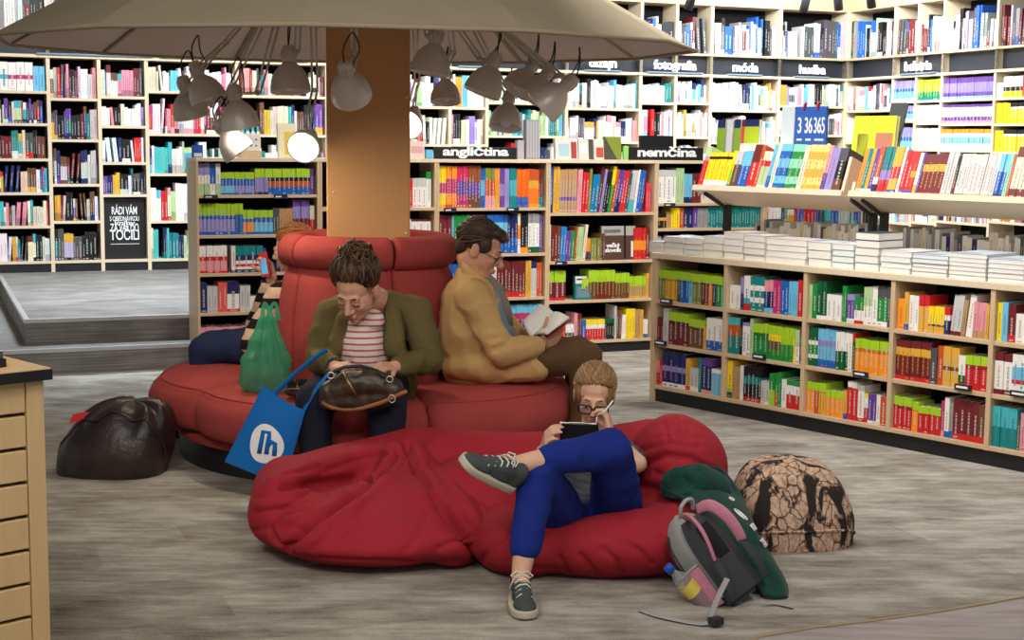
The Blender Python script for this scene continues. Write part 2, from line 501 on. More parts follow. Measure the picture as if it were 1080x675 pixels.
# (count, description, bands, thickness weight, height in metres[, lean])
LOW = {
 (0,2): [(2,'lime-topped olive',lt(c['olive']),1,.178),(3,'lime-topped yellow',lt(c['gold']),1,.177),(1,'lime-topped dark green',lt(c['dgreen']),1,.176),(2,'lime-topped blue',lt(B_),1.2,.175),(1,'lime-topped pale blue',lt(c['lblue']),1,.174),
         (2,'lime-topped leaf green',lt(c['olive']),1.1,.174),(2,'lime-topped purple-brown',lt(c['maroon']),1,.173),(1,'lime-topped orange',lt(O_),1,.172),(1,'lime-topped navy',lt(c['navy']),1,.172),(1,'lime-topped emerald',lt(G_),1.3,.17),(1,'lime-topped mint',lt(c['mint']),.8,.17)],
 (0,1): [(2,'thin maroon',[(1,c['maroon'])],.8,.15),(1,'tall grey-white',[(1,c['lgrey'])],1.4,.205),(4,'tall lime-topped maroon',lt(c['maroon'],.6),1.4,.19),(3,'short lime-topped brown',lt(c['brown'],.62),1.3,.165),(1,'small orange',[(1,c['gold'])],.8,.13),(3,'white and blue',[(.3,B_),(1,W_)],1.5,.185)],
 (0,0): [(1,'small red and white',[(.5,R_),(1,c['pink'])],1,.15),(1,'small red',[(1,R_)],1.1,.15),(4,'tall navy and lavender',nvl,1.9,.205),(1,'yellow',[(.12,R_),(1,c['gold'])],1.5,.185),(2,'short pale grey',[(.2,W_),(1,c['lgrey'])],1.5,.135),(1,'teal',[(1,c['teal'])],.9,.2),(2,'tall dark purple',[(.1,c['pink']),(.8,c['navy']),(1,c['purple'])],1.7,.2),(3,'short sky-blue',[(.85,c['lblue']),(1,W_)],1.1,.15)],
 (1,2): [(2,'short white',[(1,W_)],1.6,.132),(1,'navy and pink',[(.5,c['navy']),(1,c['lav'])],1,.18),(1,'tall white and red',[(.2,R_),(.35,c['aqua']),(1,W_)],1.6,.19),(2,'teal and white zigzag',zig,2.2,.19),(2,'pink and navy',[(.15,c['lblue']),(.65,c['navy']),(1,c['pink'])],1.2,.18),(2,'magenta',[(1,c['magenta'])],1,.182),(2,'blue',[(1,B_)],1.2,.185),(3,'pale blue ring-bound',[(1,c['lblue'])],.8,.187),(1,'red',[(1,R_)],1.2,.195)],
 (1,1): [(2,'teal and coral',[(.5,c['teal']),(.8,c['rust']),(1,c['aqua'])],1.8,.205),(1,'dark thin',[(1,c['black'])],.8,.2),(2,'white and lilac',[(.9,W_),(1,c['lav'])],1.2,.185),(1,'pale sage',[(1,c['pgreen'])],1,.21),(3,'lime-topped bright green',lt(G_,.5),1.5,.19),(3,'lime-topped grey and green',[(.3,G_),(.55,c['dgrey']),(.75,c['yellow']),(1,c['lime'])],1.3,.188),(3,'all-lime green',[(.5,c['green']),(1,c['lime'])],1.2,.185),(1,'yellow-green',[(.7,Y_),(1,c['lime'])],.8,.18),(1,'pale green and white',[(.5,W_),(1,c['pgreen'])],1.2,.182),(1,'thin brown',[(1,c['brown'])],.7,.2)],
 (1,0): [(1,'tall yellow',[(.15,c['navy']),(.25,c['lime']),(1,Y_)],1.7,.21),(2,'tan',[(1,c['tan'])],1.3,.185),(1,'white',[(1,W_)],1.2,.195),(5,'black with green band',[(.12,R_),(.5,c['black']),(.72,c['teal']),(1,c['black'])],1.2,.195),(2,'short white',[(.1,W_),(1,c['lgrey'])],1.3,.13),(1,'green and white',[(.5,c['lime']),(1,c['green'])],1.6,.175),(1,'tall green and rust',[(.4,c['rust']),(1,c['green'])],1.2,.185),(1,'plain green',[(1,G_)],1,.19),(1,'white lined',[(1,W_)],1.6,.155),(2,'white and red tricolour',[(.5,R_),(.82,W_),(1,G_)],2.2,.155)],
 (2,2): [(1,'thin pale green',[(1,c['pgreen'])],1,.18),(1,'bright green',[(1,G_)],1.7,.19),(2,'dark green',[(.1,W_),(1,c['dgreen'])],1.5,.205),(3,'short white',[(1,W_)],1.7,.135),(2,'green cap tall',[(1,G_)],.8,.19),(2,'short purple',[(.15,W_),(.8,c['purple']),(1,c['lav'])],1.4,.148),(2,'green white red',[(.12,R_),(.5,W_),(1,c['green'])],1.4,.138),(2,'pale green striped',[(.5,W_),(1,c['pgreen'])],1.3,.195),(1,'tall white',[(1,W_)],1.6,.202),(2,'grey-topped green',[(.12,W_),(.7,c['green']),(1,c['dgrey'])],1.7,.205),(1,'dark slate',[(1,c['dgrey'])],1,.205)],
 (2,1): [(2,'green and white zigzag',zigg,1.7,.205),(5,'sky-blue and white',[(.2,B_),(.55,c['lblue']),(.7,c['lav']),(1,c['lblue'])],1.3,.205),(3,'white-topped green',[(.5,c['dgreen']),(1,W_)],1.4,.2),(1,'white',[(1,W_)],1.4,.2),(1,'red-edged dark green',[(.8,c['dgreen']),(1,R_)],.8,.2),(7,'lime-topped orange',lt(O_,.62),1.6,.178)],
 (2,0): [(2,'tall lime-topped orange',lt(O_,.75),1.4,.165),(1,'lime-topped rust',lt(c['rust'],.75),1.4,.165),(2,'lime-topped gold',lt(c['gold'],.7),1.1,.168),(4,'short lime-topped orange',lt(O_,.72),1.4,.14),(1,'gold with blue foot',[(.2,B_),(1,c['gold'])],1,.15),(2,'tall red',[(.25,R_),(.85,c['red']),(1,W_)],1.6,.2),(1,'tall white',[(.1,R_),(1,W_)],1.9,.19),(1,'white and red flag',[(.5,R_),(.85,W_),(1,Y_)],1.3,.152),(2,'purple',[(.1,W_),(1,c['purple'])],1.2,.155),(1,'white',[(1,W_)],1.2,.155),(1,'orange',[(1,c['rust'])],2,.15)],
 (3,2): [(1,'orange',[(1,O_)],2.2,.155),(1,'tall tan',[(.15,B_),(1,c['gold'])],1.2,.19),(2,'white',[(1,W_)],1.5,.175),(2,'yellow with red cap',[(.7,c['gold']),(1,R_)],1.5,.18),(3,'short yellow',[(.25,c['gold']),(.33,c['brown']),(1,Y_)],1.5,.132),(1,'navy and red',[(.5,c['navy']),(.7,W_),(1,R_)],1.4,.135),(2,'leaning grey-white',[(.1,c['maroon']),(1,c['lgrey'])],1.5,.2,.1),(1,'leaning olive-tan',[(1,c['tan'])],1,.18,.1),(1,'leaning white',[(1,W_)],1.7,.205,.1),(3,'pinkish tan',[(.2,c['tan']),(1,c['pink'])],1.2,.175,.03),(1,'thin yellow',[(1,c['gold'])],.8,.17,.03)],
 (3,1): [(7,'maroon with yellow band',[(.1,R_),(.62,c['maroon']),(.82,c['gold']),(1,c['maroon'])],1.5,.2),(1,'grey-purple',[(1,c['dgrey'])],1.8,.18),(1,'orange-brown',[(1,c['rust'])],1.7,.195),(2,'patterned gold',[(.4,c['gold']),(.5,c['brown']),(1,c['gold'])],2.2,.195),(1,'white',[(.15,R_),(.4,c['dgreen']),(1,W_)],2,.16),(3,'lime-topped red',lt(R_,.6),2,.168)],
 (3,0): [(4,'tall lime-topped red',lt(R_,.62),1.3,.165),(1,'lime-topped orange',lt(c['orange'],.7),1.7,.15),(4,'short lime-topped red',lt(R_,.7),1.5,.135),(1,'lilac',[(.15,c['pink']),(1,c['magenta'])],.9,.18),(1,'white and blue',[(.15,B_),(1,W_)],1.2,.195),(1,'grey',[(.2,B_),(1,c['grey'])],1,.175),(4,'maroon title-spined',[(.15,R_),(.6,c['maroon']),(1,c['maroon'])],1.7,.195),(1,'olive-brown',[(.2,R_),(1,c['brown'])],1.5,.19)],
 (4,2): [(1,'yellow',[(1,Y_)],.9,.185),(1,'sky-blue',[(1,c['lblue'])],1.1,.19),(1,'maroon',[(.2,R_),(1,c['maroon'])],1.3,.18),(2,'white',[(1,W_)],1.6,.14),(1,'blue',[(1,B_)],1.7,.165)],
 (4,1): [(2,'white with maroon ends',[(.12,c['maroon']),(.8,W_),(1,c['maroon'])],2.1,.2),(2,'white and blue',[(.3,W_),(.4,R_),(.7,c['lblue']),(1,W_)],1.6,.2),(2,'yellow',[(.1,c['purple']),(1,Y_)],1.6,.195)],
 (4,0): [(3,'teal',[(.5,c['teal']),(1,c['aqua'])],1.9,.195),(1,'dark',[(1,c['dgrey'])],.8,.15),(2,'pink',[(1,c['pink'])],1.2,.18),(1,'lime green',[(.8,c['lime']),(1,W_)],1.4,.16)],
}
def fill_low():
    for (bay, sh), runs in LOW.items():
        x0 = divs[bay] + (.016 if bay == 0 else WT/2+.004); x1 = divs[bay+1]-WT/2-.004
        if bay == 4: x1 = x0 + (divs[4]-divs[3])*.42*(1.0)
        tot = sum(r[0]*r[3] for r in runs)
        leanw = sum(r[4]*math.sin(r[5])*.35 for r in runs if len(r) > 5)
        k = (x1-x0-leanw)/tot*(.99)
        x = x0; maxw = .052
        for r in runs:
            n, desc, bands, w, h = r[:5]; lean = r[5] if len(r) > 5 else 0
            w = min(w*k, maxw)
            gname = f"{desc} books on the {SHN[sh]} shelf of the low bookcase's {BAYN[bay]} bay" if n > 1 else None
            if lean: x += h*math.sin(lean)*.25
            for i in range(n):
                ww = w*rng.uniform(.94, 1.04); hh = h*rng.uniform(.985, 1.01); d = rng.uniform(.13, .16)
                yo = .012 + rng.uniform(0, .010)
                cc = bands[len(bands)//2][1]
                lab = (f"{ORD[i]} of {NUM[n]} {desc} books, {SHN[sh]} shelf, low bookcase's {BAYN[bay]} bay" if n > 1 else
                       f"single {desc} book, {SHN[sh]} shelf, low bookcase's {BAYN[bay]} bay")
                p = LB.w(x, yo, zs[sh]+.001)
                book_thing(w*.97, hh, d, bands, lab, gname, p, LB.a, lean, titles(rng, cc, ww, hh))
                x += w/(math.cos(lean) if lean else 1)
fill_low()
NBOOK = len(USED_LABELS)

# ================================================================== rack standing on the low bookcase
rack = thing('display_rack', 'pale tilted display rack on black posts above the low bookcase', 'display rack', LB.w(0, 0, LBT), LB.a)
TILT = math.radians(20)
RO = .20                                    # rack front edge, inwards from the bookcase front
def rk(px, py): return LB.sz(px, py, RO)
sA, zA = rk(732, 199); sB, _ = rk(889, 205); sC, _ = rk(896, 206); sD = L_END - .02
zR = sum(rk(px, py)[1] for px, py in ((760, 198.2), (850, 201.3), (960, 205), (1060, 208)))/4
RD = .25
def rack_pt(s, u, v):
    "along, back along the board, up normal to the board"
    return V((s, RO + u*math.cos(TILT) + v*math.sin(TILT), zR - LBT - u*math.sin(TILT) + v*math.cos(TILT)))
def rack_box(b, s0, s1, u0, u1, v0, v1, mi=0):
    q = [rack_pt(s, u, v) for v in (v0, v1) for (s, u) in ((s0,u0),(s1,u0),(s1,u1),(s0,u1))]
    i = b.addv(q)
    for f in ((0,3,2,1),(4,5,6,7),(0,1,5,4),(1,2,6,5),(2,3,7,6),(3,0,4,7)): b.face([i+j for j in f], mi)
for (s0, s1) in ((sA, sB), (sC, sD)):
    b = MB(); rack_box(b, s0, s1, 0, RD, -.024, 0); rack_box(b, s0, s1, -.012, 0, -.026, .006); b.build('shelf_board', M['rack_white'], rack)
    b = MB(); rack_box(b, s0, s1, RD, RD+.02, -.024, .27); b.build('rack_back', M['rack_white'], rack)
    b = MB(); rack_box(b, s1-.02, s1-.001, .005, RD, 0, .20) if s1 == sB else rack_box(b, s0+.001, s0+.02, .005, RD, 0, .06); b.build('rack_cheek', M['rack_white'], rack)
    q = rack_pt(0, RD+.02, .27)
    b = MB(); b.box((s0, q.y-.01, q.z-.02), (s1, q.y+.30, q.z)); b.build('rack_top', M['rack_white'], rack)
RTOPZ = LBT + q.z; RTOPY = q.y
posts = [sx(767, 225)*0 + LB.sz(767, 225, .42)[0], LB.sz(921, 220, .42)[0], LB.sz(933, 220, .42)[0], sD-.1]
for s_ in posts:
    b = MB(); b.box((s_-.017, .40, 0), (s_+.017, .44, zR-LBT-.112)); b.build('post', M['dark_metal'], rack)
    b = MB()
    p0_, p1_ = rack_pt(s_, .03, -.03), rack_pt(s_, RD-.02, -.05)
    b.tube([p0_, p1_, V((s_, .42, zR-LBT-.13))], .011, 6, flat=((1,0,0), .7, 1.2)); b.build('bracket', M['dark_metal'], rack)
chk = lambda a, b2, e: [(.14, a), (.3, b2), (.48, a), (.68, b2), (.84, a), (1, b2)]
RK1 = [(1,'red with green top',[(.65,c['red']),(.75,c['pink']),(1,c['pgreen'])],1.9,.25),(5,'yellow dictionary-style',[(.06,c['navy']),(.2,W_),(.8,Y_),(.88,c['black']),(1,Y_)],1.6,.215),(1,'yellow-green',[(.1,B_),(.5,c['lime']),(1,Y_)],1.2,.23),(1,'thick brown and grey',[(.65,c['brown']),(1,c['lgrey'])],2.3,.22),(2,'blue and yellow',[(.3,B_),(.6,c['blue']),(1,c['lblue'])],1.6,.225),
       (1,'dark red boxed',[(.3,c['red']),(.6,R_),(1,c['maroon'])],2.6,.265),(1,'orange-brown boxed',[(1,c['rust'])],1.2,.262),(2,'pink and green striped',[(.1,W_),(.6,c['pgreen']),(.75,R_),(1,c['cream'])],1.4,.225),(1,'blue with pale foot',[(.3,B_),(1,c['lblue'])],1.2,.265),(1,'pale blue',[(1,c['cream'])],1.2,.27),
       (2,'blue checked',chk(B_,c['lblue'],0),1.8,.27),(2,'green checked',chk(c['green'],c['mint'],0),2,.27),(1,'cream',[(1,c['cream'])],1.5,.268),(3,'yellow checked',chk(c['gold'],srgb(246,206,120),0),2,.268),(1,'purple patterned',[(.4,c['purple']),(1,c['pink'])],1.3,.262),(1,'silver-blue',[(1,c['lav'])],2.2,.255),(1,'dark picture-covered',[(.3,c['brown']),(.7,c['black']),(1,c['dgrey'])],2.4,.25)]
RK2 = [(1,'orange',[(.1,W_),(1,O_)],2.1,.25),(1,'teal-blue',[(.1,W_),(1,c['teal'])],1.6,.25),(1,'gold',[(.1,W_),(1,c['gold'])],1.6,.25),(1,'violet',[(.1,W_),(1,c['purple'])],1.8,.248),(1,'thick rust',[(.2,c['navy']),(.35,W_),(1,c['rust'])],2.2,.26),(3,'teal and crimson',[(.3,c['red']),(.5,c['lav']),(1,c['teal'])],1.6,.26),(2,'yellow and red',[(.1,B_),(.33,c['gold']),(.58,R_),(1,c['gold'])],2,.262),(1,'white',[(1,W_)],1.4,.26),
       (2,'plain red',[(.1,B_),(1,R_)],2,.24),(1,'red and yellow',[(.1,B_),(.4,R_),(.55,c['gold']),(1,R_)],2,.235),(1,'white and yellow',[(.25,c['gold']),(1,W_)],1.5,.23),(1,'mauve',[(1,c['purple'])],1,.232),(5,'dark brown yellow-banded',[(.08,R_),(.58,c['maroon']),(.75,c['gold']),(1,c['maroon'])],2,.225),
       (2,'pale grey',[(1,c['lgrey'])],2.2,.235),(1,'black and yellow',[(.4,c['maroon']),(1,c['black'])],1.2,.215),(3,'white green-footed',[(.08,G_),(1,c['lgrey'])],1.8,.228),(6,'white yellow-footed',[(.08,c['gold']),(1,c['lgrey'])],1.8,.228),(2,'bright blue',[(.1,c['navy']),(.6,B_),(1,c['lblue'])],1.8,.228),(1,'pale blue-green',[(1,c['mint'])],1.4,.23),(1,'rusty brown',[(1,c['rust'])],1,.228),(3,'cream and maroon',[(.2,c['maroon']),(.8,c['cream']),(1,c['maroon'])],2.9,.27)]
def fill_rack(runs, s0, s1, which):
    tot = sum(r[0]*r[3] for r in runs); k = (s1-s0)/tot*.985; s = s0
    for n, desc, bands, w, h in runs:
        g = f'{desc} books on the {which} board of the display rack' if n > 1 else None
        for i in range(n):
            lab = (f"{ORD[i]} of {NUM[n]} {desc} books on the {which} board of the display rack" if n > 1 else f"single {desc} book on the {which} board of the display rack")
            u0 = .008 + rng.uniform(0, .008)
            p = LB.o + LB.d*s + V((0, 0, LBT)); l = rack_pt(0, u0, .001)
            p = p + LB.n*l.y + V((0, 0, l.z))
            book_thing(w*k*.965, h*rng.uniform(.99, 1.01), .17, bands, lab, g, p, LB.a, 0, titles(rng, bands[len(bands)//2][1], w, h), TILT)
            s += w*k
fill_rack(RK1, sA+.012, sB-.024, 'far'); 
sE = LB.sz(1082, 195, RO)[0]
fill_rack(RK2, sC+.024, sE+.03, 'near')

# ================================================================== flat stacks on the low bookcase
def flat_book(w, d, h, col, label, group, p, rz, mag=False, face=None):
    b = MB(); t = .0015
    b.box((0, 0, 0), (w, d, t), 0, col); b.box((.002, .002, t), (w-.002, d-.002, h-t), 0, (.80, .80, .78) if mag else (.84, .81, .74)); b.box((0, 0, h-t), (w, d, h), 0, face or col)
    b.box((0, d-.002, 0), (w, d, h), 0, col)
    if face:
        b.quad((.02, .03, h+.0004), (w*.7, .03, h+.0004), (w*.7, d*.3, h+.0004), (.02, d*.3, h+.0004), 0, shade(face, .6))
    o = b.build('book' if not mag else 'magazine', M['tint'], None, True)
    o.matrix_world = Matrix.Translation(p) @ Matrix.Rotation(rz, 4, 'Z')
    assert label not in USED_LABELS, label
    USED_LABELS.add(label)
    return tag(o, label, 'magazine' if mag else 'book', group)
STK = [(685.5, 701, 254.5, 2, 0), (701.5, 722, 249.5, 3, 0), (722.5, 742, 251, 3, 0), (742.5, 763.5, 249, 3, 0), (764, 785, 244.5, 4, 0), (785.5, 808, 248, 4, 0), (808.5, 852, 252, 4, 0), (853, 878, 255, 3, 0), (878.5, 902, 257, 4, 0), (902.5, 928, 245, 5, 0), (929, 962, 264.5, 4, 1), (962.5, 1001, 268.5, 5, 1), (1001.5, 1042, 267, 6, 1), (1042.5, 1082, 273, 5, 1)]
SNAME = ['first','second','third','fourth','fifth','sixth','seventh','eighth','ninth','tenth','first','second','third','fourth']
for k, (xa, xb, yt, n, mag) in enumerate(STK):
    ym = 250 + (xa-685)*.13
    s0 = LB.sz(xa, ym, .03)[0]; s1 = LB.sz(xb, ym, .03)[0]
    zt = LB.sz((xa+xb)/2, yt, .03)[1]; H = zt-LBT-.001
    h = H/n; z = LBT+.0005
    for i in range(n):
        pos = 'bottom' if i == 0 else ('top' if i == n-1 else ORD[i] + ' from bottom')
        kind = 'magazine' if mag else 'book'
        lab = f"{pos} {kind} of the {SNAME[k]} {kind} stack from the low bookcase's " + ('near end of its books' if False else 'far end')
        g = f"{kind}s in flat stacks along the low bookcase top"
        colr = rng.choice([c['lgrey'], W_, c['lblue'], W_, c['cream'], c['lgrey']])
        face = rng.choice([srgb(196,212,226), srgb(226,226,228), srgb(214,200,200)])
        if k == 9 and i >= 3: colr = c['navy']; face = srgb(60, 62, 72)
        ww = (s1-s0)*.97; dd = .21 if not mag else .27
        jit = rng.uniform(-.006, .006)
        flat_book(ww, dd, h*.97, colr, lab, g, LB.w(s0+jit*.4, .018+abs(jit), z), LB.a+jit*2, mag, face if i == n-1 else None)
        z += h
NBOOK2 = len(USED_LABELS)
print('individual books', NBOOK, NBOOK2)
# ================================================================== everything else on the shelves: one mass of books
STUFF = MB()
def put(P, s, o, z, w, h, d, bands, lean=0, title=None):
    STUFF.M = Matrix.Translation(P.o) @ Matrix.Rotation(P.a, 4, 'Z')
    f0 = 0
    base = STUFF.M
    book_geo(STUFF, s, o, z, w, h, d, bands, lean, title)
    STUFF.M = None
def run_fill(P, s0, s1, o, z, clear, runs, rg, d=.16):
    tot = sum(r[0]*r[2] for r in runs); k = (s1-s0)/tot*.985; s = s0+.002
    for r in runs:
        n, bands, w, hf = r[:4]; lean = r[4] if len(r) > 4 else 0
        if bands is None: s += n*w*k; continue
        for i in range(n):
            h = clear*hf*rg.uniform(.985, 1.01)
            put(P, s, o+rg.uniform(0,.01), z+.001, w*k*.95, h, d, bands, lean, titles(rg, bands[len(bands)//2][1], w, h))
            s += w*k
def rand_fill(P, s0, s1, o, z, clear, pal, rg, hmin=.62, hmax=.9, wmin=.014, wmax=.038, d=.17, gap=.12):
    s = s0+.003
    while s < s1-.012:
        if rg.random() < gap*.25: s += rg.uniform(.01, .05); continue
        n = rg.choice((1,1,1,1,2,2,3)); w0 = rg.uniform(wmin, wmax); h0 = clear*rg.uniform(hmin, hmax); cc = rg.choice(pal)
        cc = tuple(min(.9, max(.005, x*rg.uniform(.8, 1.15))) for x in cc)
        kind = rg.random()
        if kind < .5: bands = [(1, cc)]
        elif kind < .8: bands = [(rg.uniform(.12,.35), shade(cc, .55) if sum(cc) > 1 else rg.choice(pal)), (1, cc)]
        else: bands = [(rg.uniform(.1,.2), rg.choice(pal)), (rg.uniform(.6,.8), cc), (1, rg.choice(pal))]
        lean = rg.uniform(.02, .1)*rg.choice((1,-1)) if rg.random() < .06 else 0
        for i in range(n):
            w = w0*rg.uniform(.9, 1.1)
            if s+w+abs(lean)*h0 > s1-.004: return
            put(P, s + (abs(lean)*h0 if lean < 0 else 0), o+rg.uniform(0,.015), z+.001, w*.95, h0*rg.uniform(.98,1.01), d, bands, lean, titles(rg, cc, w, h0))
            s += w + abs(lean)*h0
PAL_L = [c[k] for k in ('white','white','cream','navy','black','dgrey','maroon','red','purple','aqua','blue','gold','lgrey','brown','pink','teal','black','lgrey','cream')]
PAL_D = [c[k] for k in ('black','black','navy','dgrey','white','purple','brown','maroon','gold','lgrey','black','teal')]
WW = srgb(248,247,244)
PAL_W = [WW]*16 + [c[k] for k in ('white','cream','cream','lgrey','lgrey','pgreen','lblue','pink','red','navy','gold','teal','lav','black','dgrey','white','pink','lblue')]  # extra whites put the wall's overexposed look into the spine colours
PAL_U = [c[k] for k in ('dgrey','lgrey','white','black','blue','grey','lgrey','lgrey','maroon','white','black','dgrey')]
PAL_G = [c[k] for k in ('teal','teal','aqua','lblue','blue','navy','white','pgreen','lgrey')]
PAL_P = [c[k] for k in ('magenta','red','pink','white','maroon','white')]

# ------------------------------------------------------------------ wall bookcases
DEP = .30
Z_BAND0 = 2.215; Z_BAND1 = 2.43; Z_UP1 = 2.97; ZP = .33
def bay(P, s0, s1, zshelf, name_label, rg, pals, upper=True, zbase=ZP, split=None, upper_pal=PAL_U, runs=None):
    t = thing('wall_bookcase', name_label, 'bookcase', P.w(s0, 0, 0), P.a, 'tall bookcases lining the walls')
    W = s1-s0; tw = .016
    for x in (0, W-tw):
        b = MB(); b.box((x, 0, zbase), (x+tw, DEP, Z_UP1)); b.build('side_panel', M['wood_pale'], t)
    b = MB(); b.box((tw, DEP, zbase), (W-tw, DEP+.01, Z_UP1)); b.build('back_panel', M['black_back'], t)
    b = MB(); b.box((0, .01, zbase), (W, DEP, zbase+.075)); b.build('plinth', M['black'], t)
    levels = sorted(zshelf)
    tops = levels[1:] + [Z_BAND0+.022]
    for i, z in enumerate(levels):
        b = MB(); b.box((tw, .001, z-.024), (W-tw, DEP, z)); b.build('shelf', M['wood_pale'], t)
        cl = tops[i]-z-.03
        if runs and i in runs:
            if runs[i] == 'none': continue
            run_fill(P, s0+tw, s1-tw, .012, z, cl, runs[i], rg)
        else:
            rand_fill(P, s0+tw, s1-tw, .012, z, cl, pals[i % len(pals)], rg, wmax=.036)
    b = MB(); b.box((0, -.012, Z_BAND0), (W, DEP, Z_BAND0+.026)); b.build('shelf', M['wood_pale'], t)
    b = MB(); b.box((tw, .07, Z_BAND0+.026), (W-tw, DEP, Z_BAND1)); b.box((0, .0, Z_BAND0+.026), (tw, .07, Z_BAND1)); b.box((W-tw, .0, Z_BAND0+.026), (W, .07, Z_BAND1)); b.build('sign_panel', M['black_band'], t)
    b = MB(); b.box((0, -.014, Z_BAND1), (W, DEP, Z_BAND1+.022)); b.build('shelf', M['wood'], t)
    rand_fill(P, s0+tw, s1-tw, .02, Z_BAND1+.023, Z_UP1-Z_BAND1-.04, upper_pal, rg, .5, .82, .02, .05, .2)
    b = MB(); b.box((0, 0, Z_UP1-.022), (W, DEP, Z_UP1)); b.build('shelf', M['wood'], t)
    return t
rg = random.Random(5)
zOf = lambda px, ys: [BW.sz(px, y)[1] for y in ys]
bw = [-47, 51, 104.5, 154.5, 250, 345, 430, 475, 514, 598, 676, 713, 750, 822, 893]
bs = [BW.sz(x, 90)[0] for x in bw[:-1]] + [s_corner]
vis = [
 ('tall wall bookcase beside the theatre section, holding a white-spined set on top', (275,238.5,203,167,129.5,95), [PAL_L]*6),
 ('tall wall bookcase of dark spines under the divadlo sign', (275,233,194,147,103.5), [PAL_D,PAL_D,PAL_D,PAL_D,PAL_L]),
 ('tall wall bookcase with a black lettered poster in its lowest bay', (275,205,171,132.5,101.5), [PAL_L,PAL_D,PAL_L,PAL_W,PAL_L]),
 ('wall bookcase between the lettered poster and the middle bookcase end panel', (274.5,232.5,183,141,95), [PAL_G,PAL_W,PAL_G,PAL_P,PAL_W]),
 ('wall bookcase behind the lit lamp heads near the pillar', (275,235,190,142,101), [PAL_W,PAL_W,PAL_W,PAL_L,PAL_L]),
 ('wall bookcase hidden mostly behind the orange pillar', (275,235,190,145,103), [PAL_W]*5),
 ('narrow wall bookcase just past the orange pillar, above a pink-cased book', (275,235,190,152,112), [PAL_W]*5),
 ('narrow wall bookcase above the anglictina sign', (275,235,190,152,113), [PAL_W]*5),
 ('wall bookcase behind the hanging lamps with green spines halfway', (275,235,190,143,108), [PAL_W,PAL_W,PAL_W,PAL_G,PAL_W]),
 ('wall bookcase under the dizajn sign', (275,235,190,149,114), [PAL_W]*5),
 ('narrow wall bookcase under the first half of the fotografia sign', (275,235,190,144,108), [PAL_W]*5),
 ('narrow wall bookcase with a bright red spine beside the fotografia sign', (275,235,190,144,107), [PAL_W]*5),
 ('wall bookcase under the moda sign', (275,235,190,150,116), [PAL_W]*5),
 ('corner wall bookcase under the hudba sign', (275,235,190,142,111.5), [PAL_W]*5),
]
for i, (lab, ys, pals) in enumerate(vis):
    px = (bw[i]+bw[i+1])/2
    z = [min(zz, 1.95) for zz in zOf(px, ys)]
    z[0] = ZP+.1
    rn = {}
    if i == 2: rn[0] = 'none'
    if i == 0: rn[5] = [(6,[(.4,W_),(.55,c['aqua']),(1,W_)],1.7,.86),(3,[(.4,W_),(.55,c['magenta']),(1,W_)],1.7,.86),(2,[(1,c['lblue'])],1.2,.75)]
    if i == 10: rn = {}
    bay(BW, bs[i], bs[i+1], z, lab, rg, pals, runs=rn)
for px, th_ in ((721, .012),):
    pass
# right wall
rpx = [893, 940.5, 965, 992, 1048, 1100, 1150, 1200]
rsx = [0.0] + [RW.sz(x, 110)[0] for x in rpx[1:6]]
rsx += [rsx[-1]+.8, rsx[-1]+1.6]
rsx[0] = .3
# the first bay starts clear of the back wall units' depth
rsx[0] = 0.0
zR_ = lambda px, ys: [min(1.98, RW.sz(px, y)[1]) for y in ys]
U_BL = [(.12,W_),(.45,c['lblue']),(.6,c['blue']),(1,c['lav'])]
U_GR = [(.15,c['teal']),(.4,c['green']),(1,c['lime'])]
U_PU = [(.12,c['mint']),(.3,c['purple']),(.75,c['lav']),(1,c['purple'])]
U_PW = [(.15,c['pink']),(.35,c['purple']),(.7,W_),(.85,W_),(1,c['purple'])]
U_WH = [(.8,W_),(1,c['lgrey'])]
U_LB = [(.3,W_),(.6,c['lblue']),(.8,W_),(1,c['orange'])]
U_YE = [(.7,c['yellow']),(.8,W_),(1,c['black'])]
U_RY = [(.3,c['yellow']),(.5,c['black']),(1,W_)]
rb = [
 ('wall bookcase round the corner holding white spines behind the yellow book', (275,235,190,150,116), None),
 ('narrow wall bookcase of matching blue series beyond the dark screen', (235,190,160,127,102.5), {4:[(7,U_BL,1,.9)],3:[(8,U_BL,1,.88)],2:[(7,U_BL,1,.85)]}),
 ('narrow wall bookcase of green-spined series over white ones', (235,190,157,129,102.5), {4:[(8,U_GR,1,.9)],3:[(8,U_WH,1,.9)],2:[(8,U_WH,1,.88)]}),
 ('wall bookcase of purple and white series over pale blue ones', (235,190,158,130,101.5), {4:[(18,U_PU,1,.9)],3:[(15,U_PW,1,.88)],2:[(18,U_LB,1,.88)]}),
 ('wall bookcase of yellow and black series beside the purple ones', (235,190,160,130,100), {4:[(2,U_WH,1,.6),(4,U_RY,1.4,.85),(5,[(.15,c['rust']),(1,c['red'])],1.2,.88)],3:[(4,[(1,c['yellow'])],1,.9),(8,U_YE,1.1,.9)],2:[(2,[(1,c['yellow'])],1,.85),(8,U_YE,1.1,.88)]}),
 ('wall bookcase next past the yellow and black series, beyond the photo edge', (235,190,160,130,100), None), ('last wall bookcase of the side wall, well past the yellow series', (235,190,160,130,100), None),
]
for i, (lab, ys, rn) in enumerate(rb):
    px = min(1074, (rpx[i]+rpx[i+1])/2)
    z = zR_(px, ys); z[0] = max(.43, z[0]) if i else ZP+.1
    bay(RW, rsx[i], rsx[i+1], z, lab, rg, [PAL_W], runs=rn, zbase=.0 if False else ZP)
# fascia above the wall bookcases
b = MB(); b.box((-4.2, -.002, Z_UP1+.001), (s_corner, DEP+.05, 3.5)); s = struct(b, 'wall_back.001', M['wood']); s.location = BW.o; s.rotation_euler = (0,0,BW.a)
b = MB(); b.box((0, -.002, Z_UP1+.001), (9, DEP+.05, 3.5)); s = struct(b, 'wall_right.001', M['wood']); s.location = RW.o; s.rotation_euler = (0,0,RW.a)

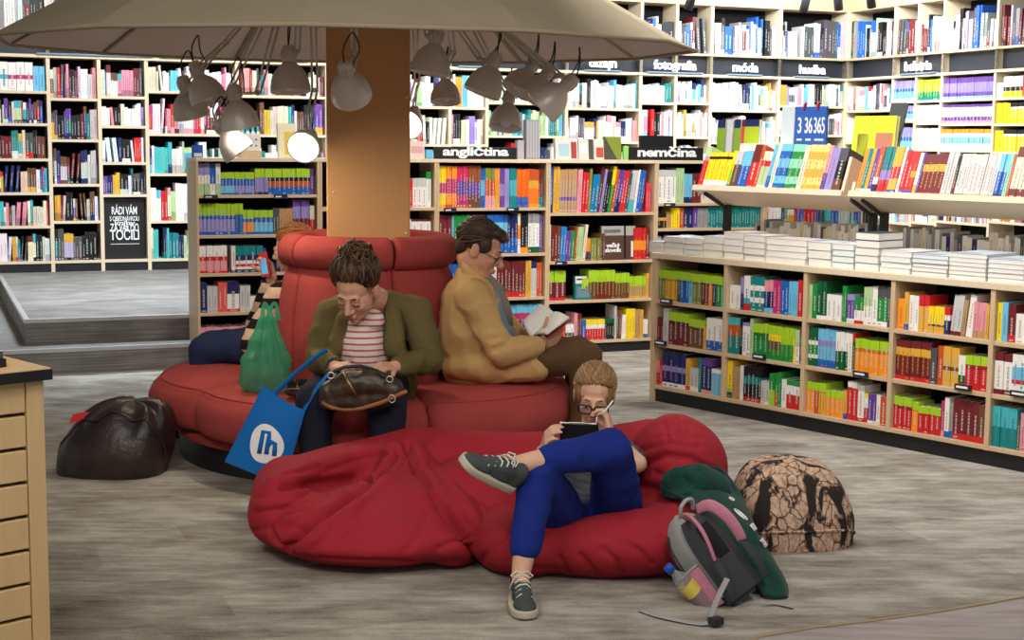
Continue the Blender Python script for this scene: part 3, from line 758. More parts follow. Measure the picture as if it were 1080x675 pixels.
# ------------------------------------------------------------------ raised letters
def letters(txt, size, mm, parent=None, name='lettering', loc=(0,0,0), rot=(PI/2,0,0), bold=.012, depth=.004, width=None, align='CENTER', spacing=.95):
    cu = bpy.data.curves.new(name, 'FONT'); cu.body = txt; cu.size = size; cu.extrude = depth; cu.offset = bold*size
    cu.align_x = align; cu.align_y = 'BOTTOM_BASELINE' if False else 'BOTTOM'; cu.space_character = spacing; cu.resolution_u = 3
    cu.materials.append(mm)
    o = bpy.data.objects.new(name, cu); COL.objects.link(o)
    me = baked(o); bpy.data.objects.remove(o)
    o = bpy.data.objects.new(name, me); COL.objects.link(o)
    o.location = loc; o.rotation_euler = rot
    if parent is not None: o.parent = parent
    xs = [v.co.x for v in me.vertices]; w = max(xs)-min(xs)
    if width: o.scale = (width/w, 1, 1)
    return o
emit_white = mat('emissive_sign_letters', (1,1,1), .5, emit=(1,1,1), es=1.2)  # white letters with emission of their own
def wall_sign(P, txt, xa, xb, yb, hz, label):
    sa, z = P.sz(xa, yb, -.035); sb, _ = P.sz(xb, yb, -.035)
    t = thing('section_sign', label, 'sign', P.w((sa+sb)/2, -.035, Z_BAND0+.027), P.a, 'section signs above the wall bookcases')
    b = MB(); w = sb-sa
    b.box((-w*.66, 0, 0), (w*.66, .05, .012)); b.build('sign_base', mat('pale_blue_acrylic', srgb(120, 150, 180), .3), t)
    letters(txt, hz, emit_white, t, 'lettering', (0, .012, .014), bold=.02, depth=.006, width=w)
for txt, xa, xb, yb, lab in (('divadlo a film', 54, 147, 55, 'white divadlo a film lettering above the wall bookcase'), ('ta\u0161en', 176, 222, 60, 'white lettering behind the crowded lamps, next along from divadlo a film'), ('umenie', 283, 319, 62, 'white lettering just before the pillar, partly under the shade rim'),
        ('kr\u00e1sa', 487, 506, 67, 'small white lettering behind the lamps past the pillar'), ('dizajn', 622, 651, 71, 'white dizajn lettering above the wall bookcase'), ('fotografia', 690, 735, 74, 'white fotografia lettering above the wall bookcase'),
        ('m\u00f3da', 773, 800, 75, 'white moda lettering above the wall bookcase'), ('hudba', 843.5, 871, 76, 'white hudba lettering above the corner wall bookcase')):
    wall_sign(BW, txt, xa, xb, yb, .13, lab)
wall_sign(RW, 'beletria', 953, 981, 72, .13, 'blurred bright white lettering on the wall past the corner')

# poster with white hand lettering on black
ps0, pz1 = BW.sz(108.5, 205.5, .05); ps1, pz0 = BW.sz(158.5, 273.5, .05); ps0 = bs[2]+.022; ps1 = bs[3]+.008
po = thing('lettered_poster', 'black poster with white hand lettering standing in the wall bookcase', 'poster', BW.w(ps0, .05, ZP+.101), BW.a)
pw = ps1-ps0-.04; ph = pz1-(ZP+.1)-.035
b = MB(); b.bbox((0, 0, 0), (pw, .012, ph), .002); b.build('board', M['black'], po)
for k, (txt, zf, hh, ww) in enumerate((('R\u00c1DI V\u00c1M', .70, .085, .62), ('S OBJEDN\u00c1VKOU', .61, .05, .72), ('knihy', .54, .05, .5), ('ZA V\u00c1S DO', .42, .085, .70), ('TO\u010cILI', .27, .11, .72))):
    letters(txt, hh*1.2, M['white_letter'], po, 'lettering', (pw/2, -.001, ph*zf), bold=.01, depth=.0008, width=pw*ww)
b = MB(); b.box((pw*.15, -.001, ph*.245), (pw*.86, 0, ph*.253)); b.build('underline', M['white_letter'], po)

# ------------------------------------------------------------------ middle bookcase
MB_T = 1.40; MD = .34
mz = lambda px, y: MBK.sz(px, y)[1]
mx = [207.5, 337.5, 460.5, 577.5, 691, 806, 925]
ms = [MBK.sz(x, 260)[0] for x in mx]
MIDZ = [(.075, mz(270,328.5), mz(270,287.5), mz(270,247.5), mz(270,205.5)), (.075, .36, .63, .89, mz(445,219)), (.075, mz(520,366), mz(520,314.5), mz(520,267.8), mz(520,219.3)), (mz(640,358.5), mz(640,315.8), mz(640,274.8), mz(640,224.3)), (.087, .37, .66, mz(725,262)+.15, mz(725,214.3)), (.087, .37, .66, .9, 1.13)]
MIDL = ['middle bookcase unit nearest the steps, full of blue and lime books', 'middle bookcase unit half hidden behind the orange pillar', 'middle bookcase unit below the anglictina sign', 'middle bookcase unit with mostly empty black shelves and leaning books on top row', 'middle bookcase unit below the nemcina sign', 'middle bookcase unit showing under the display rack']
bl2 = lambda lo, k=.68: [(.08, c['blue']), (k*.5, lo), (k, c['navy']), (1, c['lime'])]
rgm = random.Random(21)
mixd = lambda names: [c[k] for k in names]
MR = {
 (0,4): [(2,[(.35,c['pgreen']),(.62,W_),(1,c['lav'])],1.9,.95),(1,[(.35,W_),(1,c['blue'])],1.9,.95),(1,[(.35,c['pgreen']),(1,W_)],1.6,.95),(4,[(.08,B_),(.4,c['lblue']),(.72,B_),(1,c['lime'])],1.2,.68),(6,[(.08,B_),(.4,c['lav']),(.7,B_),(1,c['lime'])],1.1,.68),(4,[(.1,c['navy']),(.66,c['lav']),(1,c['lime'])],1.1,.80),(9,[(.3,c['blue']),(.52,c['rust']),(.66,c['black']),(1,c['lime'])],1.6,.80),(1,[(1,c['purple'])],1.4,.8)],
 (0,3): [(9,[(.1,B_),(.5,c['lav']),(.62,c['blue']),(1,c['lime'])],1.35,.86),(2,[(.65,B_),(1,c['lime'])],1.4,.86),(3,[(.1,B_),(.5,c['orange']),(.64,B_),(1,c['lime'])],1.3,.68),(4,[(.1,B_),(.5,c['lblue']),(.7,B_),(1,c['lime'])],1.6,.68),(2,[(1,c['dgrey'])],1.1,.72),(4,[(1,c['tan'])],1.2,.72),(4,[(.45,c['maroon']),(.8,c['lav']),(1,c['purple'])],1.5,.96),(1,[(.5,c['red']),(1,c['cream'])],1.6,.8)],
 (0,2): [(4,[(.08,R_),(.45,c['pink']),(.6,R_),(1,W_)],2.2,.8),(1,[(1,c['black'])],1.4,.1),(1,[(.1,c['maroon']),(1,W_)],1.4,.78),(4,[(.12,c['navy']),(.22,W_),(.32,R_),(.45,W_),(.65,c['navy']),(1,c['teal'])],2.2,.78),(1,[(1,c['blue'])],1,.7),(3,None,1,.1),(3,[(1,c['navy'])],1.4,.62),(2,[(.5,R_),(1,c['purple'])],1.4,.62),(6,None,1,.1)],
 (0,1): [(1,[(1,c['navy'])],2,.85),(2,[(1,c['lgrey'])],1.5,.74),(2,[(1,srgb(226,90,80))],1.3,.84),(1,[(.1,R_),(.6,W_),(1,c['navy'])],3.6,.84),(2,[(1,c['lgrey'])],1.5,.74),(3,[(1,W_)],1.5,.42),(4,[(1,W_)],1.3,.82),(1,[(1,Y_)],1,.85),(8,None,1,.2)],
 (0,0): [(8,[(.3,c['pink']),(.6,W_),(1,c['pink'])],1.5,.75),(5,[(.3,R_),(1,c['pink'])],1.1,.78),(2,[(1,W_)],1.8,.85),(9,None,1,.1)],
 (1,4): [(14,None,1,.2),(2,[(1,R_)],1.1,.85),(3,[(1,c['red'])],.9,.62),(3,[(.7,W_),(1,c['lgrey'])],1,.65),(1,[(.8,W_),(1,G_)],1,.8)],
 (1,3): [(14,None,1,.2),(2,[(1,c['lav'])],1,.7),(2,[(1,W_)],1.2,.62),(3,[(.85,W_),(1,c['maroon'])],1.4,.62)],
 (2,4): [(3,[(.08,c['orange']),(.35,Y_),(.6,c['magenta']),(.68,c['yellow']),(1,Y_)],1.6,.93),(4,[(.08,c['rust']),(.35,O_),(.45,c['magenta']),(.7,c['magenta']),(1,O_)],1.6,.93),(4,[(.08,c['rust']),(.3,c['magenta']),(.65,c['purple']),(1,srgb(215,40,90))],1.8,.93),(4,[(.3,c['brown']),(.6,c['purple']),(1,srgb(150,80,40))],1.9,.93),(2,[(.3,c['blue']),(.7,c['lblue']),(1,B_)],1.4,.88),(3,[(.3,c['pink']),(.7,c['rust']),(1,c['olive'])],2,.88),(2,[(.3,c['gold']),(1,c['orange'])],1.6,.88),(2,[(.3,c['purple']),(.6,c['lav']),(1,c['purple'])],1.5,.88),(2,[(.3,c['lav']),(1,c['lav'])],1.6,.88),(3,[(.3,c['teal']),(.7,c['aqua']),(1,c['teal'])],1.6,.88),(5,[(.28,c['blue']),(1,srgb(250,110,20))],1.5,.87),(5,[(.1,c['orange']),(.5,srgb(250,120,30)),(.7,c['gold']),(1,c['rust'])],1.3,.87),(2,[(.28,c['teal']),(1,c['maroon'])],1.3,.87)],
 (2,3): [(3,[(.3,c['maroon']),(1,srgb(120,40,50))],2.1,.92),(1,[(1,c['lblue'])],.9,.9),(4,[(.2,c['teal']),(1,c['green'])],1.9,.92),(1,[(1,c['pgreen'])],1,.9),(3,[(.3,c['purple']),(1,c['magenta'])],2.1,.92),(1,[(1,c['navy'])],1,.9),(6,[(.5,c['blue']),(.8,c['lblue']),(1,B_)],1.7,.92),(3,[(.4,c['blue']),(1,c['navy'])],1.6,.92),(1,[(.35,W_),(.7,c['orange']),(1,c['cream'])],1.6,.96),(2,[(.15,c['orange']),(1,c['black'])],1.8,.9),(3,[(.15,c['dgreen']),(.75,W_),(1,c['grey'])],1.9,.95),(1,[(1,c['purple'])],1.4,.9)],
 (2,2): [(8,[(.3,c['lblue']),(1,c['blue'])],1.1,.85),(4,[(.3,c['lime']),(1,c['lblue'])],1.4,.85),(5,[(1,c['maroon'])],1.3,.9),(2,[(.5,c['maroon']),(.85,W_),(1,c['gold'])],1.5,.9),(8,[(.15,c['red']),(.3,c['brown']),(1,c['maroon'])],1.5,.9),(2,[(1,c['gold'])],1.1,.9),(2,[(.8,c['lgrey']),(1,c['navy'])],1.2,.88),(2,[(1,c['rust'])],1.1,.85)],
 (2,1): [(24,[(.6,c['navy']),(.8,c['magenta']),(1,c['lblue'])],1.2,.9)],
 (2,0): 'rand',
 (3,3): [(1,[(.2,c['navy']),(1,c['blue'])],1.6,.93),(2,[(1,c['gold'])],1.4,.93,.02),(6,[(.28,c['tan']),(.36,c['purple']),(1,c['tan'])],1.4,.88,.02),(2,[(1,c['pink'])],1.2,.88,.04),(2,[(1,c['red'])],1.4,.82,.06),(1,[(1,c['olive'])],1.2,.9,.07),(2,[(1,srgb(20,120,170))],1.8,.78,.1),(1,[(1,c['maroon'])],1.2,.95,.12),(1,[(1,c['lav'])],1.2,.9,.15),(2,[(1,c['black'])],1.3,.85,.15),(1,[(.6,c['green']),(1,Y_)],1.6,.95,.16),(1,[(1,c['rust'])],1.3,.88,.16),(2,[(.3,c['navy']),(1,c['purple'])],1.4,.88,.16),(2,[(1,c['red'])],1.3,.86,.15),(1,[(1,c['dgrey'])],1.6,.82,.15),(2,[(.3,c['aqua']),(1,c['lgrey'])],1.5,.85,.14),(1,[(1,W_)],1,.87,.14),(2,[(1,B_)],1.3,.87,.13),(1,[(1,c['maroon'])],1,.85,.12),(2,None,.8,.1),(2,[(1,srgb(220,60,80))],1.2,.6)],
 (3,2): [(1,[(1,c['cream'])],1,.82),(2,[(1,c['maroon'])],1.4,.8,.02),(1,[(1,c['brown'])],1.3,.8,.02),(2,[(1,srgb(40,130,200))],1.2,.78,.06),(2,[(1,c['purple'])],1.3,.68,.06),(1,[(1,c['green'])],1.8,.68,.06),(1,[(1,c['rust'])],1,.76,.08),(2,[(1,c['pgreen'])],1.4,.76,.06),(1,[(1,c['cream'])],1.4,.82,.1),(2,[(.4,c['navy']),(1,c['orange'])],1.4,.5),(3,[(1,c['olive'])],1.5,.5),(2,[(1,c['brown'])],1.2,.6),(11,None,1.3,.2),(3,[(.3,R_),(.6,c['orange']),(1,c['red'])],1.9,.72),(1,[(1,c['maroon'])],2,.74)],
 (3,1): [(3,[(.1,c['red']),(.62,c['maroon']),(1,c['lime'])],2.2,.82),(6,None,1,.1),(2,[(.5,c['brown']),(1,c['lime'])],1.3,.6),(2,[(.6,c['brown']),(1,c['lime'])],1.4,.82),(5,[(.6,c['maroon']),(1,c['lime'])],1.5,.82),(5,[(.62,c['brown']),(1,c['lime'])],1.1,.72),(5,[(.1,c['gold']),(.55,c['tan']),(.65,c['lime']),(1,c['lime'])],1.3,.62),(1,[(1,c['gold'])],1.2,.7)],
 (3,0): [(2,[(1,R_)],1.1,.42),(4,[(.2,W_),(.8,R_),(1,R_)],1.5,.42),(2,[(.3,W_),(.5,c['dgrey']),(1,W_)],2,.44),(1,[(1,c['pink'])],1.6,.75),(2,[(1,c['maroon'])],1,.72),(1,[(1,c['blue'])],2,.55),(7,[(.55,R_),(.75,W_),(1,Y_)],1.25,.55),(4,[(.8,c['black']),(1,c['dgreen'])],1.2,.55),(1,[(1,c['lgrey'])],1,.9),(2,[(1,c['brown'])],1.1,.78),(2,[(1,W_)],1.1,.65,.05),(3,[(1,Y_)],1.5,.8),(2,[(1,c['tan'])],1.2,.78),(1,[(1,c['gold'])],1.6,.78),(2,[(.2,c['blue']),(1,W_)],1.2,.5)],
 (4,4): [(4,[(.8,W_),(1,c['lgrey'])],1.4,.85),(2,[(1,c['pgreen'])],1.2,.9),(2,[(.2,c['navy']),(1,c['lblue'])],1.3,.75),(2,[(1,c['maroon'])],1.4,.75),(4,[(1,c['cream'])],1.3,.75),(6,[(1,c['tan'])],1.3,.75),(4,[(1,c['brown'])],1.4,.75)],
 (4,3): [(2,[(.5,c['black']),(.7,c['gold']),(1,c['black'])],1.6,.7),(1,[(1,c['tan'])],1.6,.75),(2,[(1,Y_)],1.4,.95),(1,[(1,c['rust'])],1.4,.93),(2,[(1,c['navy'])],1.6,.95),(1,[(1,c['purple'])],1.4,.95),(3,[(1,c['grey'])],1.2,.92),(20,[(1,srgb(10,128,124))],.9,.98)],
}
for i in range(6):
    s0, s1 = ms[i], ms[i+1]
    t = thing('bookcase', MIDL[i], 'bookcase', MBK.w(s0, 0, 0), MBK.a, 'middle bookcase units')
    W = s1-s0; tw = .017
    for x in (0, W-tw-.001):
        b = MB(); b.bbox((x+.0005, -.004, 0), (x+tw, MD, MB_T-.024), .001); b.build('side_panel', M['wood'], t)
    b = MB(); b.box((tw, MD-.01, .0), (W-tw-.001, MD, MB_T-.024)); b.build('back_panel', M['black_back'], t)
    b = MB(); b.box((tw, .012, 0), (W-tw-.001, MD-.011, .06)); b.build('plinth', M['black'], t)
    b = MB(); b.bbox((.0005, -.008, MB_T-.024), (W-.0005, MD, MB_T), .002); b.build('top_board', M['wood_pale'], t)
    zz = sorted(MIDZ[i]); tp = zz[1:] + [MB_T]
    for k, z in enumerate(zz):
        b = MB(); b.bbox((tw, .0, z-.02), (W-tw-.001, MD-.012, z), .001); b.build('shelf', M['wood'], t)
        cl = tp[k]-z-.026
        r = MR.get((i, k))
        if r and r != 'rand': run_fill(MBK, s0+tw+.003, s1-tw-.004, .02, z, cl, r, rgm)
        else: rand_fill(MBK, s0+tw+.003, s1-tw-.004, .02, z, cl, PAL_L, rgm)
    for fx in ((.04, .6) if i in (0, 2) else (.05,)):
        b = MB(); zz_ = zz[-1 if i != 3 else 2]
        b.box((tw+W*fx, -.012, zz_-.026), (tw+W*fx+.09, -.002, zz_+.002), 0); b.box((tw+W*fx+.01, -.0125, zz_-.016), (tw+W*fx+.05, -.012, zz_-.008), 1); b.build('label_holder', [M['black_band'], M['white_letter']], t)
# spines standing on the far half of the low bookcase, behind the stacks
rs = random.Random(3)
PB = [c[k] for k in ('white','white','white','cream','lgrey','lgrey','white','grey','cream','navy','white','dgrey')]
def low_row():
    s = .35
    while s < L_END-.1:
        if any(abs(s-pp) < .05 for pp in posts): s += .05; continue
        w = rs.uniform(.014, .03); h = rs.uniform(.15, .21); cc = rs.choice(PB)
        put(LB, s, .47, LBT+.001, w*.95, h, .15, [(1, cc)], 0, titles(rs, cc, w, h)); s += w
low_row()
# the low bookcase and the rack carry on past the photo's edge
for sh in range(3):
    xb = divs[4]+WT/2+.004; xe = divs[5]-WT/2-.004
    rand_fill(LB, xb+(divs[4]-divs[3])*.42+.01, xe, .014, zs[sh], .225, PAL_L, rs, .6, .88, .012, .034, .15)
    rand_fill(LB, divs[5]+WT/2+.004, divs[6]-WT/2-.004, .014, zs[sh], .225, PAL_L, rs, .6, .88, .012, .034, .15)
s_ = sE+.05
while s_ < sD-.06:
    l = rack_pt(0, .012, .001); w_ = rs.uniform(.016, .035); h_ = rs.uniform(.2, .26); cc = rs.choice(PAL_L)
    STUFF.M = Matrix.Translation(LB.o + V((0, 0, LBT))) @ Matrix.Rotation(LB.a, 4, 'Z')
    book_geo(STUFF, s_, l.y, l.z, w_*.95, h_, .17, [(1, cc)], 0, titles(rs, cc, w_, h_), tilt=TILT); STUFF.M = None
    s_ += w_
st = STUFF.build('shelved_books', M['tint'], None, True)
tag(st, 'rows of upright books filling the wall bookcases and the middle bookcase', 'books', None, 'stuff')
# ================================================================== pillar and round bench
BX = at(388, 300, 7.25).x; BEN = V((BX, 7.3, 0))
M['pillar'] = mat('orange_brown_veneer', srgb(200, 152, 100), .55, spec=.3)
b = MB(); hw = .200
b.bbox((-hw, -hw, 0), (hw, hw, 3.5), .006); pil = struct(b, 'column', M['pillar']); pil.location = BEN; pil.rotation_euler = (0, 0, math.radians(5.2))
b = MB()
for px, py in ((352, 108), (352, 203), (429, 103), (428, 246)):
    p = at(px, py, BEN.y-hw-.001+(px-388)/43*.018)
    b.ell(p, (.006, .003, .006), None, 10, 6)
pins = struct(b, 'trim_5', M['metal']); 
M['red'] = fabric('red_bench_wool', srgb(164, 68, 64), .95, 600, .45, .22)
bench = thing('round_bench', 'round red upholstered bench with rolled backrest built around the pillar', 'bench', BEN)
SEAMS = [22, -50, -122, 94, 166]
SDZ = -.058
def rot2(ph, r, z): return V((r*math.sin(ph), -r*math.cos(ph), z))
def lobe_R(t): return 1.09*(1 - .10*abs(t)**2.4)
def seat_seg(a0, a1):
    prof = [(.34, .425), (.55, .44), (.72, .447), (.84, .442), (.915, .430), (.945, .418), (.955, .405), (.975, .385), (.992, .34), (.995, .28), (.985, .225), (.965, .19), (.93, .172), (.84, .168)]
    prof = [(r, z+SDZ*min(1, max(0, (z-.15)/.2))) for r, z in prof]
    b = MB()
    rho = .045; NU = 44
    def fn(u, v):
        t = 2*u-1; R = lobe_R(t)
        k = v*(len(prof)-1); i = min(int(k), len(prof)-2); f = k-i
        r = (prof[i][0]*(1-f)+prof[i+1][0]*f)*R; z = prof[i][1]*(1-f)+prof[i+1][1]*f
        de = (1-abs(t))*math.radians(a1-a0)/2*max(r, .35)
        ins = 0
        if de < rho: ins = rho - math.sqrt(max(0, rho*rho-(rho-de)**2))
        if z > .24: z -= ins*min(1, (z-.24)/.1)
        if r > .8*R: r -= ins*.9*(r/R-.8)/.2
        ph = math.radians(a0 + (a1-a0)*u)
        return rot2(ph, r, z)
    # even spacing with extra columns near the seams
    us = []
    for i in range(NU+1):
        x = i/NU; us.append(.5-.5*math.cos(PI*x))
    W = NU+1; nv = (len(prof)-1)*2
    base = b.addv([fn(us[i], j/nv) for j in range(nv+1) for i in range(W)])
    for j in range(nv):
        for i in range(NU):
            b.face((base+j*W+i+1, base+j*W+i, base+(j+1)*W+i, base+(j+1)*W+i+1), 0, (1,1,1), True)
    o = b.build('seat_cushion', M['red'], bench)
    # welt along the top edge
    b = MB(); pts = [fn(us[i], 4.6/(len(prof)-1)) + V((0,0,.002)) for i in range(1, NU)]
    b.tube(pts, .005, 6); b.build('piping', M['red'], o)
def back_seg(a0, a1):
    prof = [(.455, .33), (.46, .5), (.455, .62), (.44, .75), (.418, .86), (.39, .92), (.34, .93)]
    b = MB(); NU = 36; rho = .05
    def fn(u, v):
        t = 2*u-1
        k = v*(len(prof)-1); i = min(int(k), len(prof)-2); f = k-i
        r = prof[i][0]*(1-f)+prof[i+1][0]*f; z = prof[i][1]*(1-f)+prof[i+1][1]*f
        de = (1-abs(t))*math.radians(a1-a0)/2*r
        ins = rho - math.sqrt(max(0, rho*rho-(rho-de)**2)) if de < rho else 0
        return rot2(math.radians(a0+(a1-a0)*u), r-ins*.6, z)
    us = [.5-.5*math.cos(PI*i/NU) for i in range(NU+1)]
    W = NU+1; nv = 18
    base = b.addv([fn(us[i], j/nv) for j in range(nv+1) for i in range(W)])
    for j in range(nv):
        for i in range(NU): b.face((base+j*W+i, base+j*W+i+1, base+(j+1)*W+i+1, base+(j+1)*W+i), 0, (1,1,1), True)
    b.build('backrest', M['red'], bench)
    # rolled head cushion
    b = MB(); pts = []; rr = []
    n = 30
    for i in range(n+1):
        u = i/n; x = .5-.5*math.cos(PI*u)
        ph = math.radians(a0+.6+(a1-a0-1.2)*x)
        de = min(x, 1-x)*math.radians(a1-a0)*.34
        R = .082; q = .022
        ins = q - math.sqrt(max(0, q*q-(q-de)**2)) if de < q else 0
        pts.append(rot2(ph, .368, .985)); rr.append(R-ins*.9)
    b.tube(pts, rr, 18); b.build('head_roll', M['red'], bench)
ss = sorted(SEAMS)
for i in range(5):
    a0 = ss[i]; a1 = ss[(i+1) % 5] + (360 if i == 4 else 0)
    seat_seg(a0, a1); back_seg(a0, a1)
b = MB(); b.lathe([(.3, .165), (.90, .165), (.955, .15), (.95, .118)], 64); b.build('skirt', M['red'], bench)
b = MB(); b.lathe([(.3, .118), (.93, .118), (.935, .11), (.935, 0.0)], 64); b.build('plinth', M['black'], bench)

# ================================================================== big hanging lampshade
SH = V((at(371, 45, 7.3).x, 7.3, 1.972)); SR = 1.69
M['linen'] = fabric('beige_linen_shade', srgb(158, 146, 124), .95, 420, .3, .1)
M['lining'] = mat('pale_shade_lining', srgb(206, 196, 190), .9)
M['shade_frame'] = mat('shade_frame_strip', srgb(150, 128, 100), .7)
lamp = thing('hanging_lampshade', 'huge shallow beige linen shade hanging over the round bench', 'lampshade', SH, rot=(.011, 0, 0))
N = 12
def shp(k, r, z): a = 2*PI*k/N; return V((r*math.cos(a), r*math.sin(a), z))
b = MB()
for k in range(N):
    i = b.addv([shp(k, SR, 0), shp(k+1, SR, 0), shp(k+1, .5, .66), shp(k, .5, .66)]); b.face((i, i+1, i+2, i+3))
b.build('shade', M['linen'], lamp)
b = MB()
for k in range(N):
    i = b.addv([shp(k, SR-.014, .003), shp(k+1, SR-.014, .003), shp(k+1, .49, .645), shp(k, .49, .645)]); b.face((i+3, i+2, i+1, i))
b.build('lining', M['lining'], lamp)
b = MB(); b.tube([shp(k, SR-.006, 0) for k in range(N)], .011, 6, closed=True); b.build('rim', M['linen'], lamp)
for k in range(N):
    b = MB(); b.tube([shp(k, SR-.03, .004), shp(k, .5, .635)], .012, 6, flat=((0,0,1), .5, 1.4)); b.build('frame_rib', M['shade_frame'], lamp)
b = MB(); b.tube([V((BX-SH.x, 0, 0)) + shp(k, .42, .36) for k in range(24)] if False else [V((BX-SH.x + .40*math.cos(2*PI*k/24), .40*math.sin(2*PI*k/24), .34)) for k in range(24)], .014, 8, closed=True)
for k in range(4):
    a = PI/4 + k*PI/2; q = V((BX-SH.x, 0, .34))
    b.tube([q + V((.20*math.cos(a)*1.3, .20*math.sin(a)*1.3, 0)), q + V((.40*math.cos(a), .40*math.sin(a), 0))], .01, 6)
b.build('lamp_ring', M['metal'], lamp)
for k in range(6):
    b = MB(); b.tube([shp(k*2, .5, .66), shp(k*2, .5, 1.525)], .004, 6); b.build('hanging_wire', M['metal'], lamp)

# ================================================================== silver work lamps under the shade
M['silver'] = mat('silver_grey_enamel', srgb(206, 198, 190), .38, .2)
M['lamp_in'] = mat('white_enamel_inside', (.8, .78, .74), .5)
M['cable'] = mat('black_cable', (.015,.015,.015), .5)
M['bulb'] = mat('lit_bulb', (1,1,1), .4, emit=(1,.93,.8), es=14)
M['bulb_off'] = mat('frosted_bulb', (.8,.8,.78), .3)
RING_C = V((BX, 7.3, SH.z+.34))
def work_lamp(px, py, Y, dirv, wpx, elbow, lit, label, ringa):
    """head centre at a pixel and depth, pointing along dirv, arm through an elbow pixel up to the mounting ring"""
    R = wpx/2/F_PX*Y
    cpt = at(px, py, Y); D = V(dirv).normalized()
    t = thing('work_lamp', label, 'lamp', cpt, 0, 'silver work lamps under the big shade')
    Q = D.to_track_quat('-Z', 'Y').to_matrix()       # local -z = where it points
    b = MB(); b.M = Q.to_4x4()
    prof = [(.30*R, .92*R), (.42*R, .80*R), (.62*R, .62*R), (.80*R, .36*R), (.92*R, .05*R), (.985*R, -.28*R), (1.0*R, -.55*R)]
    inner = [(r-.004, z-.003) for r, z in reversed(prof)]
    b.lathe(prof, 28); head = b.build('lamp_shade', M['silver'], t)
    b = MB(); b.M = Q.to_4x4(); b.lathe([(prof[-1][0], prof[-1][1])] + inner + [(.02*R, .8*R)], 28); b.build('inner_reflector', M['lamp_in'], head)
    b = MB(); b.M = Q.to_4x4()
    b.lathe([(.01*R, 1.75*R), (.26*R, 1.73*R), (.33*R, 1.62*R), (.36*R, 1.1*R), (.33*R, .92*R), (.2*R, .85*R)], 20)
    for k in range(10):
        a = 2*PI*k/10; b.tube([(.365*R*math.cos(a), .365*R*math.sin(a), 1.05*R), (.365*R*math.cos(a), .365*R*math.sin(a), 1.5*R)], .035*R, 5)
    b.build('lamp_holder', M['silver'], t)
    b = MB(); b.M = Q.to_4x4(); b.ell((0, 0, -.12*R), (.36*R, .36*R, .42*R)); b.lathe([(.16*R, .8*R), (.16*R, .2*R)], 12); b.build('bulb', M['bulb'] if lit else M['bulb_off'], t)
    # arm: knuckle, two parallel rods to the elbow, two more to the ring
    k0 = Q @ V((.30*R, 0, 1.25*R)); e = at(*elbow) - cpt
    a = math.radians(ringa); rg_ = RING_C + V((.40*math.sin(a), -.40*math.cos(a), 0)) - cpt
    b = MB()
    b.ell(k0, (.16*R,)*3, None, 10, 8); b.ell(e, (.15*R,)*3, None, 10, 8)
    for sgn in (-1, 1):
        off = V((.012, 0, 0))*sgn
        b.tube([k0+off, e+off], .0055, 6); b.tube([e+off, rg_+off], .0055, 6)
    b.build('arm', M['silver'], t)
    b = MB(); top = Q @ V((0, 0, 1.74*R)); up = V((0, 0, 1.2*R))
    pts = [top, top*1.12 + up*.45, (top*.6+k0*.4) + up*1.3 + V((.25*R, 0, 0)), k0*1.05 + up*.8 + V((.35*R,0,0)), k0 + (e-k0)*.35]
    cp = []
    for i in range(len(pts)-1):
        for j in range(5):
            f = j/5; p_1 = pts[max(0,i-1)]; p2 = pts[i]; p3 = pts[i+1]; p4 = pts[min(len(pts)-1,i+2)]
            cp.append(.5*((2*p2)+(-p_1+p3)*f+(2*p_1-5*p2+4*p3-p4)*f*f+(-p_1+3*p2-3*p3+p4)*f**3))
    cp.append(pts[-1])
    b.tube(cp, .0035, 6); b.build('cable', M['cable'], t)
    if lit:
        l = bpy.data.lights.new('bulb_light', 'SPOT'); l.energy = lit; l.color = (1, .84, .62); l.spot_size = math.radians(140); l.spot_blend = .6; l.shadow_soft_size = .03
        o = bpy.data.objects.new('bulb_light', l); COL.objects.link(o); o.parent = t
        o.location = D*(R*.45); o.rotation_euler = D.to_track_quat('-Z', 'Y').to_euler()
